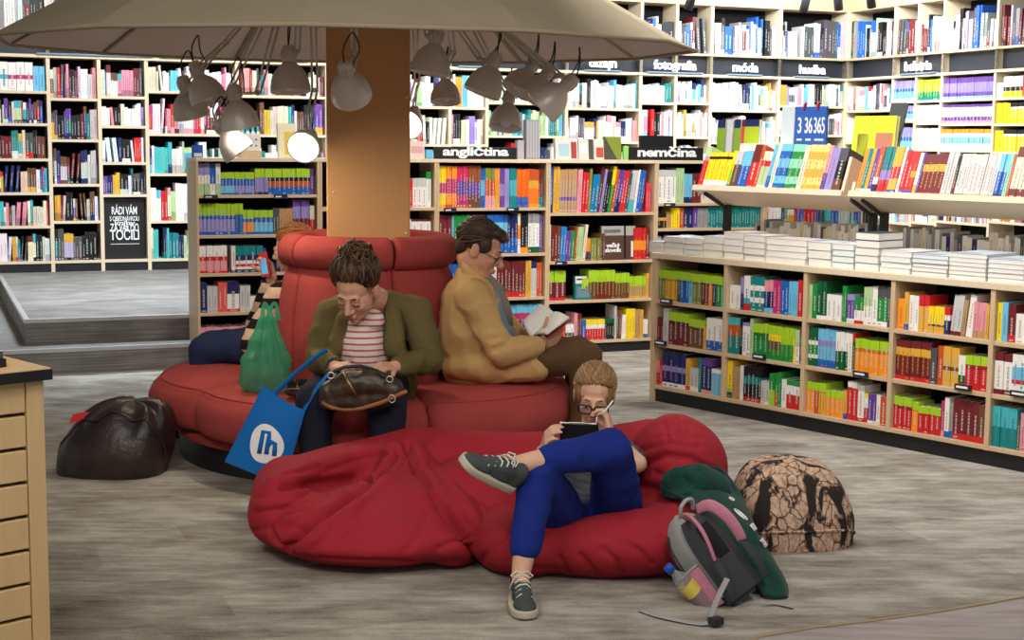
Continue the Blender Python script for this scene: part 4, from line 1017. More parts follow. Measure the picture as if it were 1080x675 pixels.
LAMPS = [
 (217, 97, 6.85, (.42, -.10, -1), 39, (238, 45, 7.0), 0, 'silver lamp overlapping the lamp at the outer end of the cluster before the pillar', -75),
 (200, 113, 7.05, (.18, .2, -1), 38, (215, 70, 7.3), 14, 'silver lamp at the outer end of the cluster before the pillar, tucked behind another', -85),
 (252, 124, 6.8, (.16, .10, -1), 40, (272, 98, 6.85), 18, 'silver lamp in the middle of the cluster, glowing at its rim', -60),
 (247, 153, 6.9, (.75, .1, -1), 36, (230, 120, 7.2), 14, 'silver lamp hanging low and tilted just above the middle bookcase end', -70),
 (306, 85, 6.9, (.06, -.12, -1), 42, (313, 55, 6.95), 0, 'unlit silver lamp hanging high and upright beside the pillar', -45),
 (322, 152, 6.75, (-.12, -1, -.42), 35, (332, 95, 6.85), 22, 'lit lamp turned to show its glaring white bulb', -35),
 (369, 93, 6.55, (.08, .85, -.75), 43, (374, 55, 6.75), 0, 'silver lamp hanging in front of the orange pillar', -5),
 (455, 66, 6.8, (-.18, -.05, -1), 42, (452, 38, 6.9), 0, 'big silver lamp close to the pillar on the unlit side', 30),
 (470, 99, 7.3, (0, -.25, -1), 32, (478, 55, 7.3), 0, 'small low silver lamp under the big one beside the pillar', 70),
 (512, 88, 6.8, (-.38, -.1, -1), 40, (506, 62, 6.9), 0, 'silver lamp tilted toward the pillar above the anglictina sign', 40),
 (534, 125, 7.2, (-.12, -.34, -1), 35, (536, 100, 7.25), 0, 'lowest silver lamp on the unlit side, its mouth showing', 75),
 (550, 88, 7.1, (-.6, -.30, -1), 36, (560, 60, 7.1), 0, 'silver lamp half hidden in the far cluster, opening seen from below', 60),
 (565, 95, 6.95, (-.7, -.25, -1), 36, (575, 72, 7.0), 0, 'silver lamp sandwiched between two others in the far cluster', 55),
 (580, 105, 6.75, (-.85, .15, -.75), 42, (592, 80, 6.8), 0, 'silver lamp with its holder pointing sideways at the end of the far cluster', 50),
 (431, 128, 7.75, (-.2, -1, -.5), 34, (440, 85, 7.7), 16, 'lit lamp peeping out from behind the pillar', 150),
]
for L in LAMPS: work_lamp(*L)

# ================================================================== slatwall counter in the front corner
ca = math.radians(43.6)
cp_ = at(50, 392, 4.0); CT = onz(50, 388, .89); 
ctr = thing('slatwall_counter', 'pale wooden slatwall counter with black edged top', 'counter', (CT.x, CT.y, 0), ca)
CL = 1.6; CDp = .7
b = MB(); b.bbox((-.062, 0, 0), (-.012, CDp, .858), .003); b.build('end_post', M['counter_wood'], ctr)
nsl = 9; pitch = .0955; z = .858
b = MB()
zz = .858
while zz > 0:
    z0 = max(0, zz-pitch+.010)
    b.bbox((-CL, .006, z0), (-.064, .03, zz), .003)
    zz -= pitch
b.build('slat_front', M['counter_wood'], ctr)
b = MB(); b.box((-CL, .026, 0), (-.064, .034, .858)); b.build('slat_backing', mat('groove_shadow_board', srgb(60, 46, 34), .8), ctr)
b = MB(); b.box((-CL, .034, 0), (-.062, CDp, .856)); b.build('carcass', M['counter_wood'], ctr)
b = MB(); b.box((-CL, -.022, .860), (.004, CDp+.02, .8895)); b.build('top_edge', M['black'], ctr)
b = MB(); b.box((-CL, -.020, .8895), (.002, CDp+.018, .892)); b.build('top_surface', M['counter_wood'], ctr)
CPL = Plane((CT.x, CT.y), ca)
for k, (h0, h, s0, s1, cc, lab) in enumerate(((.893, .022, -.36, -.085, c['black'], 'black yellow-lettered book at the bottom of the counter stack'), (.916, .018, -.38, -.09, c['dgrey'], 'dark grey book in the middle of the counter stack'), (.935, .012, -.40, -.14, c['lgrey'], 'pale thin book on top of the counter stack'))):
    b = MB(); b.box((0, 0, 0), (s1-s0, .2, .002), 0, cc); b.box((0,0,h-.002), (s1-s0, .2, h), 0, cc); b.box((0, 0, 0), (s1-s0, .004, h), 0, cc); b.box((.002,.004,.002), (s1-s0-.003, .198, h-.002), 0, PG)
    for q in range(5): b.quad((.03+q*.035, -.0006, h*.3), (.056+q*.035, -.0006, h*.3), (.056+q*.035, -.0006, h*.7), (.03+q*.035, -.0006, h*.7), 0, c['gold'] if k == 0 else c['lgrey'])
    o = b.build('book', M['tint'], None, True); p = CPL.w(s0, .07, h0); o.location = p; o.rotation_euler = (0, 0, ca+.03*k)
    tag(o, lab, 'book', 'books stacked on the slatwall counter')

# ================================================================== sculpting help
def seg_d(p, a, b_):
    ab = b_-a; t = max(0, min(1, (p-a).dot(ab)/max(1e-9, ab.length_squared))); return (p-(a+ab*t)).length
def sculpt(me, creases=(), amp=0, scale=4, aniso=(1,1,1), amp2=0, scale2=10, flatz=None, seed=0):
    me.update()
    nrm = [v.normal.copy() for v in me.vertices]
    for v, n in zip(me.vertices, nrm):
        p = v.co.copy(); d = 0
        for pts, dep, wid in creases:
            if len(pts) == 1: dd = (p-pts[0]).length
            else: dd = min(seg_d(p, pts[i], pts[i+1]) for i in range(len(pts)-1))
            if dd < wid*3.2: d -= dep*math.exp(-(dd/wid)**2)
        if amp:
            q = V((p.x*aniso[0]+seed, p.y*aniso[1], p.z*aniso[2]))
            r = 1-abs(mnoise.noise(q*scale)); d += amp*(r*r*2-1.2)
        if amp2: d += amp2*mnoise.noise(p*scale2+V((seed,3,1)))
        v.co = p + n*d
        if flatz is not None and v.co.z < flatz: v.co.z = flatz
    me.update()
def cvs(pts): return [V(p) for p in pts]

# ================================================================== red bean bags
def nylon(name, cc, rough=.55):
    mm = mat(name, cc, rough, spec=.3); t = NT(mm)
    v = t.coord((1,1,1)); n1 = t.noise(v, 9, 4, .55, .6); n2 = t.noise(v, 900, 1)
    t.color(t.ramp(n2, [(.3, tuple(x*.92 for x in cc)), (.7, cc)]))
    t.bump(n1, .22, .02)
    return mm
M['bean'] = nylon('crimson_bag_cloth', srgb(162, 34, 48), .8)
def pxc(me, lines):
    "crease lines given where they are seen on the bag, found on its surface"
    from mathutils.bvhtree import BVHTree
    bv = BVHTree.FromPolygons([v.co for v in me.vertices], [tuple(p.vertices) for p in me.polygons]); out = []
    for pts, dep, wid in lines:
        q = []
        for k in range(len(pts)-1):
            for f in (0, .34, .67): q.append((pts[k][0]*(1-f)+pts[k+1][0]*f, pts[k][1]*(1-f)+pts[k+1][1]*f))
        q.append(pts[-1]); w = []
        for px, py in q:
            h = bv.ray_cast(CAM, ray(px, py).normalized())
            if h[0] is not None: w.append(h[0])
        if len(w) > 1: out.append((w, dep, wid))
    return out
def bean_one():
    b = MB()
    b.ell((-.50, 5.40, .10), (.47, .46, .115))
    b.ell((-.50, 5.26, .11), (.40, .30, .125))
    chain(b, cvs([(-.84, 5.30, .15), (-.85, 5.50, .185), (-.66, 5.76, .17), (-.40, 5.86, .205), (-.10, 5.86, .2)]), [.132, .14, .15, .165, .16])
    chain(b, cvs([(-.41, 5.78, .26), (-.40, 5.60, .21), (-.40, 5.35, .13)]), [.10, .13, .13])
    b.ell((-.38, 5.42, .14), (.27, .32, .15)); b.ell((-.2, 5.30, .1), (.16, .28, .13))
    me = blob(b, .011, 44)
    sculpt(me, (), .004, 3.2, (1, 1.5, 1), .004, 9, .0, 1.3)
    B = [([(290,507),(330,492),(380,480),(415,472)], -.020, .045), ([(424,490),(395,520),(350,553),(322,574)], -.022, .030), ([(440,520),(455,550),(470,578)], -.014, .05), ([(275,532),(320,528),(360,520)], -.012, .03), ([(462,490),(490,530),(515,566)], -.014, .03), ([(275,560),(300,548),(330,540)], -.010, .018)]
    sculpt(me, pxc(me, B), 0, 1, (1,1,1), 0, 1, .0)
    L = [([(430,466),(440,490),(455,515),(475,545),(495,570),(506,590)], .050, .018), ([(420,472),(404,497),(380,515),(345,540),(315,562),(303,580)], .058, .022),
         ([(285,580),(310,586),(360,590),(430,592),(505,590)], .018, .008), ([(300,513),(345,507),(392,504),(414,488)], .040, .016), ([(268,541),(300,536),(335,538)], .014, .010), ([(266,560),(295,552),(322,556)], .014, .009),
         ([(272,524),(310,521),(345,522)], .014, .009), ([(429,465),(426,490)], .014, .009), ([(442,478),(434,502)], .012, .008), ([(416,478),(408,500)], .012,.009), ([(302,583),(292,572),(285,560)], .020, .010), ([(306,580),(316,568),(322,552)], .014, .009),
         ([(462,578),(480,571),(499,566)], .014, .009), ([(505,592),(509,610),(510,630)], .036, .022), ([(340,498),(372,487),(410,478)], .012, .011), ([(350,572),(372,552),(388,528)], .006, .012), ([(430,580),(445,560),(450,540)], .007, .012), ([(300,500),(340,492)], .012, .010), ([(262,585),(300,605),(360,612)], .005, .02),
         ([(455,490),(480,520),(497,548)], .010, .011), ([(470,485),(498,515),(512,545)], .008, .010), ([(520,480),(530,520),(520,560)], .008, .018), ([(330,580),(345,566),(352,552)], .008, .009), ([(290,545),(312,528),(338,512)], .009, .010)]
    sculpt(me, pxc(me, L), 0, 1, (1,1,1), 0, 1, .0)
    return me
def bean_two():
    b = MB()
    b.ell((.26, 5.36, .09), (.52, .44, .11))
    b.ell((.36, 5.14, .115), (.40, .24, .13))
    b.ell((.05, 5.18, .10), (.20, .26, .125))
    chain(b, cvs([(-.28, 5.80, .215), (.05, 5.82, .21), (.35, 5.82, .22), (.56, 5.68, .27)]), [.15, .155, .16, .18])
    b.ell((.63, 5.52, .27), (.205, .27, .225)); b.ell((.66, 5.30, .14), (.17, .25, .15))
    b.ell((-.12, 5.55, .18), (.22, .26, .14))
    me = blob(b, .011, 40)
    sit = [([V((.22, 5.20, .33)), V((.36, 5.28, .33))], .10, .15), ([V((.30, 5.5, .36))], .05, .16)]
    sculpt(me, sit, .004, 3.2, (1, 1.2, 1.2), .004, 9, .0, 4.1)
    L = [([(506,592),(520,575),(545,556),(562,540)], .016, .014), ([(660,508),(685,516),(712,524),(742,545)], .034, .020), ([(668,494),(700,479),(728,482),(756,498)], .026, .012), ([(675,475),(705,466),(738,471)], .014, .009), ([(690,462),(715,456),(738,461)], .008, .008), ([(664,520),(700,528),(730,545)], .014, .010),
         ([(590,588),(598,600),(606,612)], .012, .009), ([(612,585),(624,598),(634,610)], .014, .009), ([(636,578),(650,592),(658,606)], .014, .009), ([(658,570),(676,582),(688,596)], .014, .009), ([(676,558),(700,568),(716,580)], .012, .009),
         ([(714,440),(712,458)], .012, .008), ([(700,445),(704,464)], .010, .008), ([(729,445),(724,464)], .010, .008), ([(510,630),(509,610),(507,592)], .034, .024), ([(742,545),(752,565),(750,590)], .012, .016), ([(520,606),(560,600),(590,600)], .008, .014),
         ([(690,498),(716,506),(745,520)], .010, .010), ([(545,560),(556,585)], .009, .012)]
    sculpt(me, pxc(me, L), 0, 1, (1,1,1), 0, 1, .0)
    return me
o = mesh_obj('bean_bag', bean_one(), M['bean']); tag(o, 'crumpled crimson bean bag lying empty in front of the bench', 'bean bag', 'red bean bags')
bag1 = o
o = mesh_obj('bean_bag', bean_two(), M['bean']); tag(o, 'crimson bean bag the girl reclines on, humped at one end', 'bean bag', 'red bean bags')
bag2 = o
def on_mesh(o, x, y, z0=2):
    h, p, n, i = o.ray_cast(V((x, y, z0)), V((0, 0, -1))); return (p, n) if h else (V((x, y, 0)), V((0,0,1)))

# ================================================================== two poufs
def pouf(name, cen, a, dpt, h, rz, peak, mm, label, arch, pleat, seed):
    b = MB(); NU, NV = 72, 30
    def fn(u, v):
        th = 2*PI*u; t = v*PI/2
        cs, sn = math.cos(th), math.sin(th)
        e = .75
        cx = math.copysign(abs(cs)**e, cs); sy = math.copysign(abs(sn)**e, sn)
        k = math.cos(t)**.62; zz = math.sin(t)**.95
        if v < .18: k *= .93 + .07*(v/.18)
        f = zz**1.3
        x = a*cx*k + peak[0]*f; y = dpt*sy*k + peak[1]*f
        pl = pleat*math.cos(th*9+seed)*(math.sin(t)**2)*(math.cos(t)**.8)
        n = .008*mnoise.noise(V((x*9+seed, y*9, zz*6)))
        return V((x, y, h*(zz+0*pl)+n + pl*.6))
    b.grid(fn, NU, NV, cu=True)
    t_ = thing(name, label, 'pouf', cen, rz, 'poufs on the carpet')
    body = b.build('cover', mm, t_)
    # arched seam on the front
    b = MB(); pts = []
    for i in range(25):
        u = i/24; th = PI + PI*u; 
        v = arch*math.sin(PI*u)**.75 + .02
        q = fn(th/(2*PI), v); pts.append(q + V((0, -.004, .002)))
    b.tube(pts, .0055, 6); b.build('seam_piping', mm, t_)
    b = MB(); b.lathe([(.0, 0.001), (a*.8, 0.001)], 24); 
    return t_
leath = mat('black_brown_leather', (.02,.015,.014), .38, spec=.5); t = NT(leath)
n1 = t.noise(t.coord(), 6, 5, .6, .4); t.color(t.ramp(n1, [(.35, srgb(30, 26, 28)), (.62, srgb(52, 38, 34)), (.8, srgb(80, 52, 40))])); t.bump(t.noise(t.coord(), 14, 5, .6), .35, .02)
bark = mat('bark_print_cloth', (.3,.25,.2), .9, spec=.15); t = NT(bark)
vv = t.coord((1,1,.7)); vo = t.n('ShaderNodeTexVoronoi', Scale=21.0); vo.feature = 'DISTANCE_TO_EDGE'
nd = t.n('ShaderNodeTexNoise', Scale=9.0, Detail=4.0); t.l(vv, nd.inputs['Vector'])
mx_ = t.n('ShaderNodeVectorMath'); mx_.operation = 'MULTIPLY_ADD'; t.l(nd.outputs['Color'], mx_.inputs[0]); mx_.inputs[1].default_value = (.09,.09,.09); t.l(vv, mx_.inputs[2]); t.l(mx_.outputs[0], vo.inputs['Vector'])
crk = t.ramp(vo.outputs['Distance'], [(.008, (0,0,0)), (.06, (1,1,1))])
pn = t.noise(t.coord((1,1,.40)), 10.5, 3, .55, .8)
patch = t.ramp(pn, [(.515, (1,1,1)), (.565, (0,0,0))])
fine = t.ramp(t.noise(vv, 60, 4), [(.3, srgb(160, 128, 106)), (.7, srgb(222, 190, 166))])
b1 = t.mix(crk, srgb(58, 44, 38), fine); b2 = t.mix(patch, srgb(50, 42, 40), b1)
t.color(b2)
q = onz(846, 585, 0)
pouf('pouf', V((q.x, q.y+.215, 0)), .243, .20, .315, .12, (-.015, .05), bark, 'domed pouf covered in tan and dark tree-bark print', .13, .006, 1)
q = onz(108, 507, 0)
p2 = pouf('pouf', V((q.x-.01, q.y+.205, 0)), .262, .205, .325, -.1, (.09, .05), leath, 'domed black leather pouf with pleated top beside the slatwall counter', .62, .060, 2.2)
b = MB(); q2 = at(60, 438, 6.42)
b.grid(lambda u, v: V((-.155+.125*u, -.115 + .02*u + .05*v, .237+.012*u + .032*v + .006*math.sin(u*3))), 6, 3)
b.build('red_tag', mat('red_label_cloth', srgb(200, 40, 50), .6), p2)

# ================================================================== track spotlights
def track_spot(px, py, Y, tx, label):
    p = at(px, py, Y)
    t = thing('track_spotlight', label, 'spotlight', p, 0, 'black track spotlights near the ceiling')
    b = MB(); D = V((tx, .35, -1)).normalized(); b.M = D.to_track_quat('-Z','Y').to_matrix().to_4x4()
    b.lathe([(.001, .09), (.038, .09), (.042, .08), (.042, -.07), (.036, -.07), (.034, -.02), (.001, -.02)], 20); b.build('lamp_body', M['dark_metal'], t)
    b = MB(); b.tube([(0, 0, .05), (.0, 0, .16)], .012, 8); b.box((-.02, -.05, .15), (.02, .05, .2)); b.build('bracket', M['dark_metal'], t)
spots = [(728, 2, 13.5, -.25), (849, 5, 14.2, -.15), (884, 2.5, 13.9, .2), (918.5, 0, 13.6, .25)]
for k, s_ in enumerate(spots): track_spot(*s_, ['black track spotlight over the fotografia sign', 'black track spotlight over the hudba sign', 'black track spotlight just before the wall corner', 'black track spotlight just past the wall corner'][k])
b = MB()
q = [at(s_[0], s_[1], s_[2]) + V((0, 0, .215)) for s_ in spots]
b.tube([q[0]+V((-1.5, -.3, 0))] + q + [q[-1]+V((1.2, -1.4, 0))], .022, 6, flat=((0,0,1), .8, 1))
for p in q: b.tube([p, V((p.x, p.y, 3.5))], .006, 6)
tag(b.build('lighting_track', M['dark_metal']), 'black lighting track that carries the spotlights above the corner', 'lighting track')
# ================================================================== people
def skinm(name, cc):
    mm = mat(name, cc, .5, spec=.35); t = NT(mm)
    n1 = t.noise(t.coord(), 30, 3); t.color(t.ramp(n1, [(.3, tuple(x*.9 for x in cc)), (.7, cc)]))
    t.b.inputs['Subsurface Weight'].default_value = .08; t.b.inputs['Subsurface Radius'].default_value = (.01, .004, .002)
    return mm
HAIRC = [(.1,.05,.03), (.3,.2,.1)]
def hairm(name, c0, c1):
    mm = mat(name, c0, .5, spec=.35); t = NT(mm)
    n1 = t.noise(t.coord((1, 1, .4)), 40, 3); t.color(t.ramp(n1, [(.35, c0), (.75, tuple(.6*a+.4*b for a, b in zip(c0, c1)))])); HAIRC[0] = c0; HAIRC[1] = c1; return mm
SKIN = skinm('skin_warm', srgb(218, 168, 140)); SKIN2 = skinm('skin_tanned', srgb(206, 152, 122)); SKIN3 = skinm('skin_fair', srgb(226, 180, 152))
HT = tint_mat('hair_strand_colours', .42, .45)
DARKM = mat('dark_brow_line', srgb(60, 40, 34), .7); LIPM = mat('lips', srgb(180, 100, 92), .5)
EYEW = mat('eye_white', (.75,.73,.7), .25); IRIS = mat('iris', srgb(60, 80, 90), .2)
def frame(fwd, up):
    f = V(fwd).normalized(); u = V(up); u = (u-f*u.dot(f)).normalized(); r = f.cross(u)
    return Matrix((r, f, u)).transposed()          # x right, y forward, z up
def head_prims(mb, H, s=1.0, jaw=1.0, nose=1.0):
    keep = mb.M; mb.M = H @ Matrix.Scale(s, 4)
    E = lambda cx, r: mb.ell(cx, r)
    E((0, -.014, .030), (.073, .092, .083)); E((0, .026, -.028), (.061*jaw, .062, .080)); E((0, .040, -.074), (.045*jaw, .042, .036)); E((0, .070, -.094), (.020*jaw, .017, .016))
    capsule(mb, (0, .086, .010), .0085, (0, .104*1.0+.004*nose, -.028), .0125*nose); 
    for sx_ in (-1, 1):
        E((.011*sx_, .095, -.034), (.0095, .010, .008)); E((.034*sx_, .062, -.026), (.022, .021, .022)); E((.076*sx_, -.008, -.012), (.011, .020, .032)); E((.081*sx_, -.016, .004), (.008, .012, .018))
        E((.030*sx_, .077, -.001), (.015, .012, .009))
    capsule(mb, (-.036, .076, .019), .0115, (.036, .076, .019), .0115)
    E((0, .088, -.0605), (.021, .010, .0062)); E((0, .086, -.0705), (.018, .0105, .0068))
    mb.M = keep
def face_parts(parent, H, s=1.0, closed=True, brow=DARKM, lip=LIPM):
    S = H @ Matrix.Scale(s, 4)
    for sx_ in (-1, 1):
        b = MB(); b.M = S
        b.tube([(.014*sx_, .086, .022), (.030*sx_, .0865, .028), (.047*sx_, .077, .022)], [.002, .0035, .0015], 6, flat=((0,0,1), 1.2, .8)); b.build('eyebrow', brow, parent)
        if closed:
            b = MB(); b.M = S; b.tube([(.016*sx_, .0885, -.003), (.030*sx_, .0905, -.007), (.044*sx_, .083, -.004)], .0018, 6); b.build('eyelid', brow, parent)
        else:
            b = MB(); b.M = S; b.ell((.030*sx_, .0795, -.001), (.0125, .0105, .0075)); e = b.build('eye', EYEW, parent)
            b = MB(); b.M = S; b.ell((.029*sx_, .0885, -.002), (.0055, .003, .0055)); b.build('iris', IRIS, e)
            b = MB(); b.M = S; b.tube([(.016*sx_, .0885, .002), (.030*sx_, .0915, .0065), (.045*sx_, .083, .002)], .0022, 6); b.build('eyelid', brow, parent)
    b = MB(); b.M = S; b.ell((0, .0955, -.0607), (.019, .0035, .0042)); b.ell((0, .0945, -.0695), (.0165, .004, .0048)); b.build('lips', lip, parent)
def hair_strands(b, H, s, n, seed, c0, c1, rad, ell_c, ell_r, lift=.003, w=.0032, flat=None):
    """strands following an ellipsoid in the head frame; c0, c1: functions of a random number giving start and end directions"""
    r_ = random.Random(seed); S = H @ Matrix.Scale(s, 4); keep = b.M; b.M = S
    for i in range(n):
        a = V(c0(r_)).normalized(); e = V(c1(r_)).normalized(); pts = []
        wv = r_.uniform(-.12, .12); k = r_.uniform(.0, 1)**2*r_.random()
        for j in range(9):
            f = j/8; d = (a*(1-f)+e*f); d = d.normalized() if d.length > 1e-4 else V((0,0,1))
            side = a.cross(e); side = side.normalized() if side.length > 1e-4 else V((1,0,0))
            d = (d + side*wv*math.sin(PI*f)).normalized()
            lf = 1 + (lift*8 + rad*2*k)*math.sin(PI*f)
            pts.append(V(ell_c) + V((d.x*ell_r[0], d.y*ell_r[1], d.z*ell_r[2]))*lf)
        g = r_.random()**1.5; b.tube(pts, [w*.6] + [w]*7 + [w*.5], 5, c=tuple(x*(1-g)+y*g for x, y in zip(*HAIRC)))
    b.M = keep
def hand(mb, W, d, n, side, s=1.0, curl=(.35, .45, .35), spread=.05, thumb=(.55, .75, .35), tcurl=.25, fcurl=None):
    """W wrist, d wrist->knuckles, n palm normal, side=+1: index finger towards d x n"""
    d = V(d).normalized(); n = V(n); n = (n-d*n.dot(d)).normalized(); lat = d.cross(n)*side
    offs = [.027, .0095, -.009, -.0265]; L = [.072, .080, .074, .058]; kn = [.082, .086, .082, .073]
    tips = []
    for i in range(4):
        K = V(W) + (d*kn[i] + lat*offs[i])*s
        capsule(mb, V(W) + lat*offs[i]*.62*s, .0150*s, K, .0105*s, 10, 4)
        if i: 
            capsule(mb, K, .0105*s, Kp, .0105*s, 8, 3)
        Kp = K
        p = K; ang = 0; dd = (d + lat*offs[i]*spread*20).normalized()
        cu = fcurl[i] if fcurl else curl
        for j, fr in enumerate((.45, .31, .24)):
            ang += cu[j]
            q = p + (dd*math.cos(ang) + n*math.sin(ang))*L[i]*fr*s
            r0 = (.0092, .0083, .0076)[j]*(.88 if i == 3 else 1)*s; r1 = (.0083, .0076, .0064)[j]*(.88 if i == 3 else 1)*s
            capsule(mb, p, r0, q, r1, 10, 4); p = q
        tips.append(p)
    T0 = V(W) + (d*.022 + lat*.020)*s
    td = (d*thumb[0] + lat*thumb[1] + n*thumb[2]).normalized()
    p = T0; capsule(mb, V(W)+lat*.008*s, .014*s, T0, .0135*s, 10, 4)
    for j, ln in enumerate((.040, .031, .025)):
        td = (td + (n*.5+d*.5)*tcurl*(j > 0)).normalized()
        q = p + td*ln*s; capsule(mb, p, (.0125, .0105, .0098)[j]*s, q, (.0105, .0098, .0078)[j]*s, 10, 4); p = q
    tips.append(p)
    return tips
def person(label, base): return thing('person', label, 'person', base)
def cloth_obj(name, mb, mm, parent, voxel=.008, smooth=8, wr=.004, sc=9, an=(1,1,1), seed=0, creases=()):
    me = blob(mb, voxel, smooth); sculpt(me, creases, wr, sc, an, wr*.5, sc*2.2, None, seed)
    o = mesh_obj(name, me, mm); o.parent = parent
    o.matrix_parent_inverse = parent.matrix_world.inverted(); return o
def fin(o, parent):
    o.parent = parent; o.matrix_parent_inverse = parent.matrix_world.inverted(); return o
def fix_children(t):
    "parts were modelled in world space: keep them there under the thing's base"
    bpy.context.view_layer.update()
    inv = t.matrix_world.inverted()
    for ch in t.children:
        if tuple(ch.matrix_parent_inverse.translation) == (0,0,0): ch.matrix_parent_inverse = inv
def shoe(parent, heel, fwd, up, s, top, sole, lace, lacing=True):
    Q = frame(fwd, up).to_4x4(); Q.translation = heel      # y forward to the toe, z up, origin under the heel
    b = MB(); b.M = Q @ Matrix.Scale(s, 4)
    def outl(u):
        y = -.01 + .262*u
        w = .030 + .016*math.sin(min(1, u*1.25)*PI*.62) ; w *= math.sqrt(max(0.0, 1-max(0, (u-.78)/.22)**2)) * math.sqrt(max(0.0, 1-max(0, (.1-u)/.1)**2)) if (u > .78 or u < .1) else 1
        return y, max(w, .004)
    n = 26
    top_ = []; bot = []
    rings = []
    for z, k in ((0, .94), (.006, 1.0), (.018, 1.0), (.026, .98)):
        ring = []
        for i in range(n+1):
            y, w = outl(i/n); lift_ = .02*max(0, i/n-.72)**1.5*6
            ring.append((w*k + .002*(i/n)*0 + .004*math.sin(PI*i/n), y, z + lift_*.35))
        for i in reversed(range(1, n)):
            y, w = outl(i/n); lift_ = .02*max(0, i/n-.72)**1.5*6
            ring.append((-w*k, y, z + lift_*.35))
        rings.append(b.addv(ring))
    m_ = 2*n
    for a, c_ in zip(rings, rings[1:]):
        for j in range(m_): b.face((a+j, a+(j+1)%m_, c_+(j+1)%m_, c_+j), 0, (1,1,1), True)
    b.face([rings[0]+j for j in reversed(range(m_))]); b.face([rings[-1]+j for j in range(m_)])
    so = b.build('sole', sole)
    b = MB(); b.M = Q @ Matrix.Scale(s, 4)
    b.ell((0, .022, .045), (.031, .034, .036)); b.ell((0, .10, .036), (.036, .075, .030)); b.ell((0, .185, .032), (.040, .062, .024)); 
    capsule(b, (0, .02, .05), .033, (0, .024, .074), .035); capsule(b, (0, .055, .068), .032, (0, .15, .046), .032); b.ell((0, .07, .078), (.026, .03, .022))
    up_ = mesh_obj('shoe', blob(b, .005, 6), top); up_.parent = parent
    so.parent = up_
    b = MB(); b.M = Q @ Matrix.Scale(s, 4)
    for k in range(5):
        y = .078 + .021*k; z = .1045 - .0095*k
        b.tube([(-.026, y+.004, z-.014), (-.012, y, z-.001), (.012, y+.008, z-.001), (.026, y+.004, z-.014)], .0032, 6)
    b.tube([(0, .082, .107), (.018, .075, .116), (.038, .085, .104), (.024, .095, .101), (0, .082, .107)], .0026, 6); b.tube([(0, .082, .107), (-.018, .075, .116), (-.038, .087, .102), (-.024, .097, .100), (0, .082, .107)], .0026, 6)
    b.tube([(0, .085, .107), (.03, .095, .094), (.043, .105, .066)], .0024, 6)
    la = b.build('laces', lace); la.parent = up_
    return up_

# ------------------------------------------------------------------ woman on the bench
M['olive'] = fabric('olive_cardigan_knit', srgb(104, 92, 56), .95, 600, .5, .14)
M['denim_dark'] = fabric('navy_trousers', srgb(34, 36, 52), .9, 700, .3, .15)
def stripes(name, ca_, cb_, scale, duty, axis='Z', wob=.15):
    mm = mat(name, ca_, .9, spec=.15); t = NT(mm)
    tc = t.n('ShaderNodeTexCoord'); sp_ = t.n('ShaderNodeSeparateXYZ'); t.l(tc.outputs['Object'], sp_.inputs['Vector'])
    ns = t.noise(tc.outputs['Object'], 6, 2)
    a = t.math('ADD', t.math('MULTIPLY', sp_.outputs[axis], scale), t.math('MULTIPLY', ns, wob))
    fr = t.math('FRACT', a); k = t.math('GREATER_THAN', fr, duty)
    t.color(t.mix(k, ca_, cb_)); return mm
M['stripe_shirt'] = stripes('white_shirt_with_red_stripes', srgb(232, 218, 212), srgb(192, 92, 92), 38, .70)
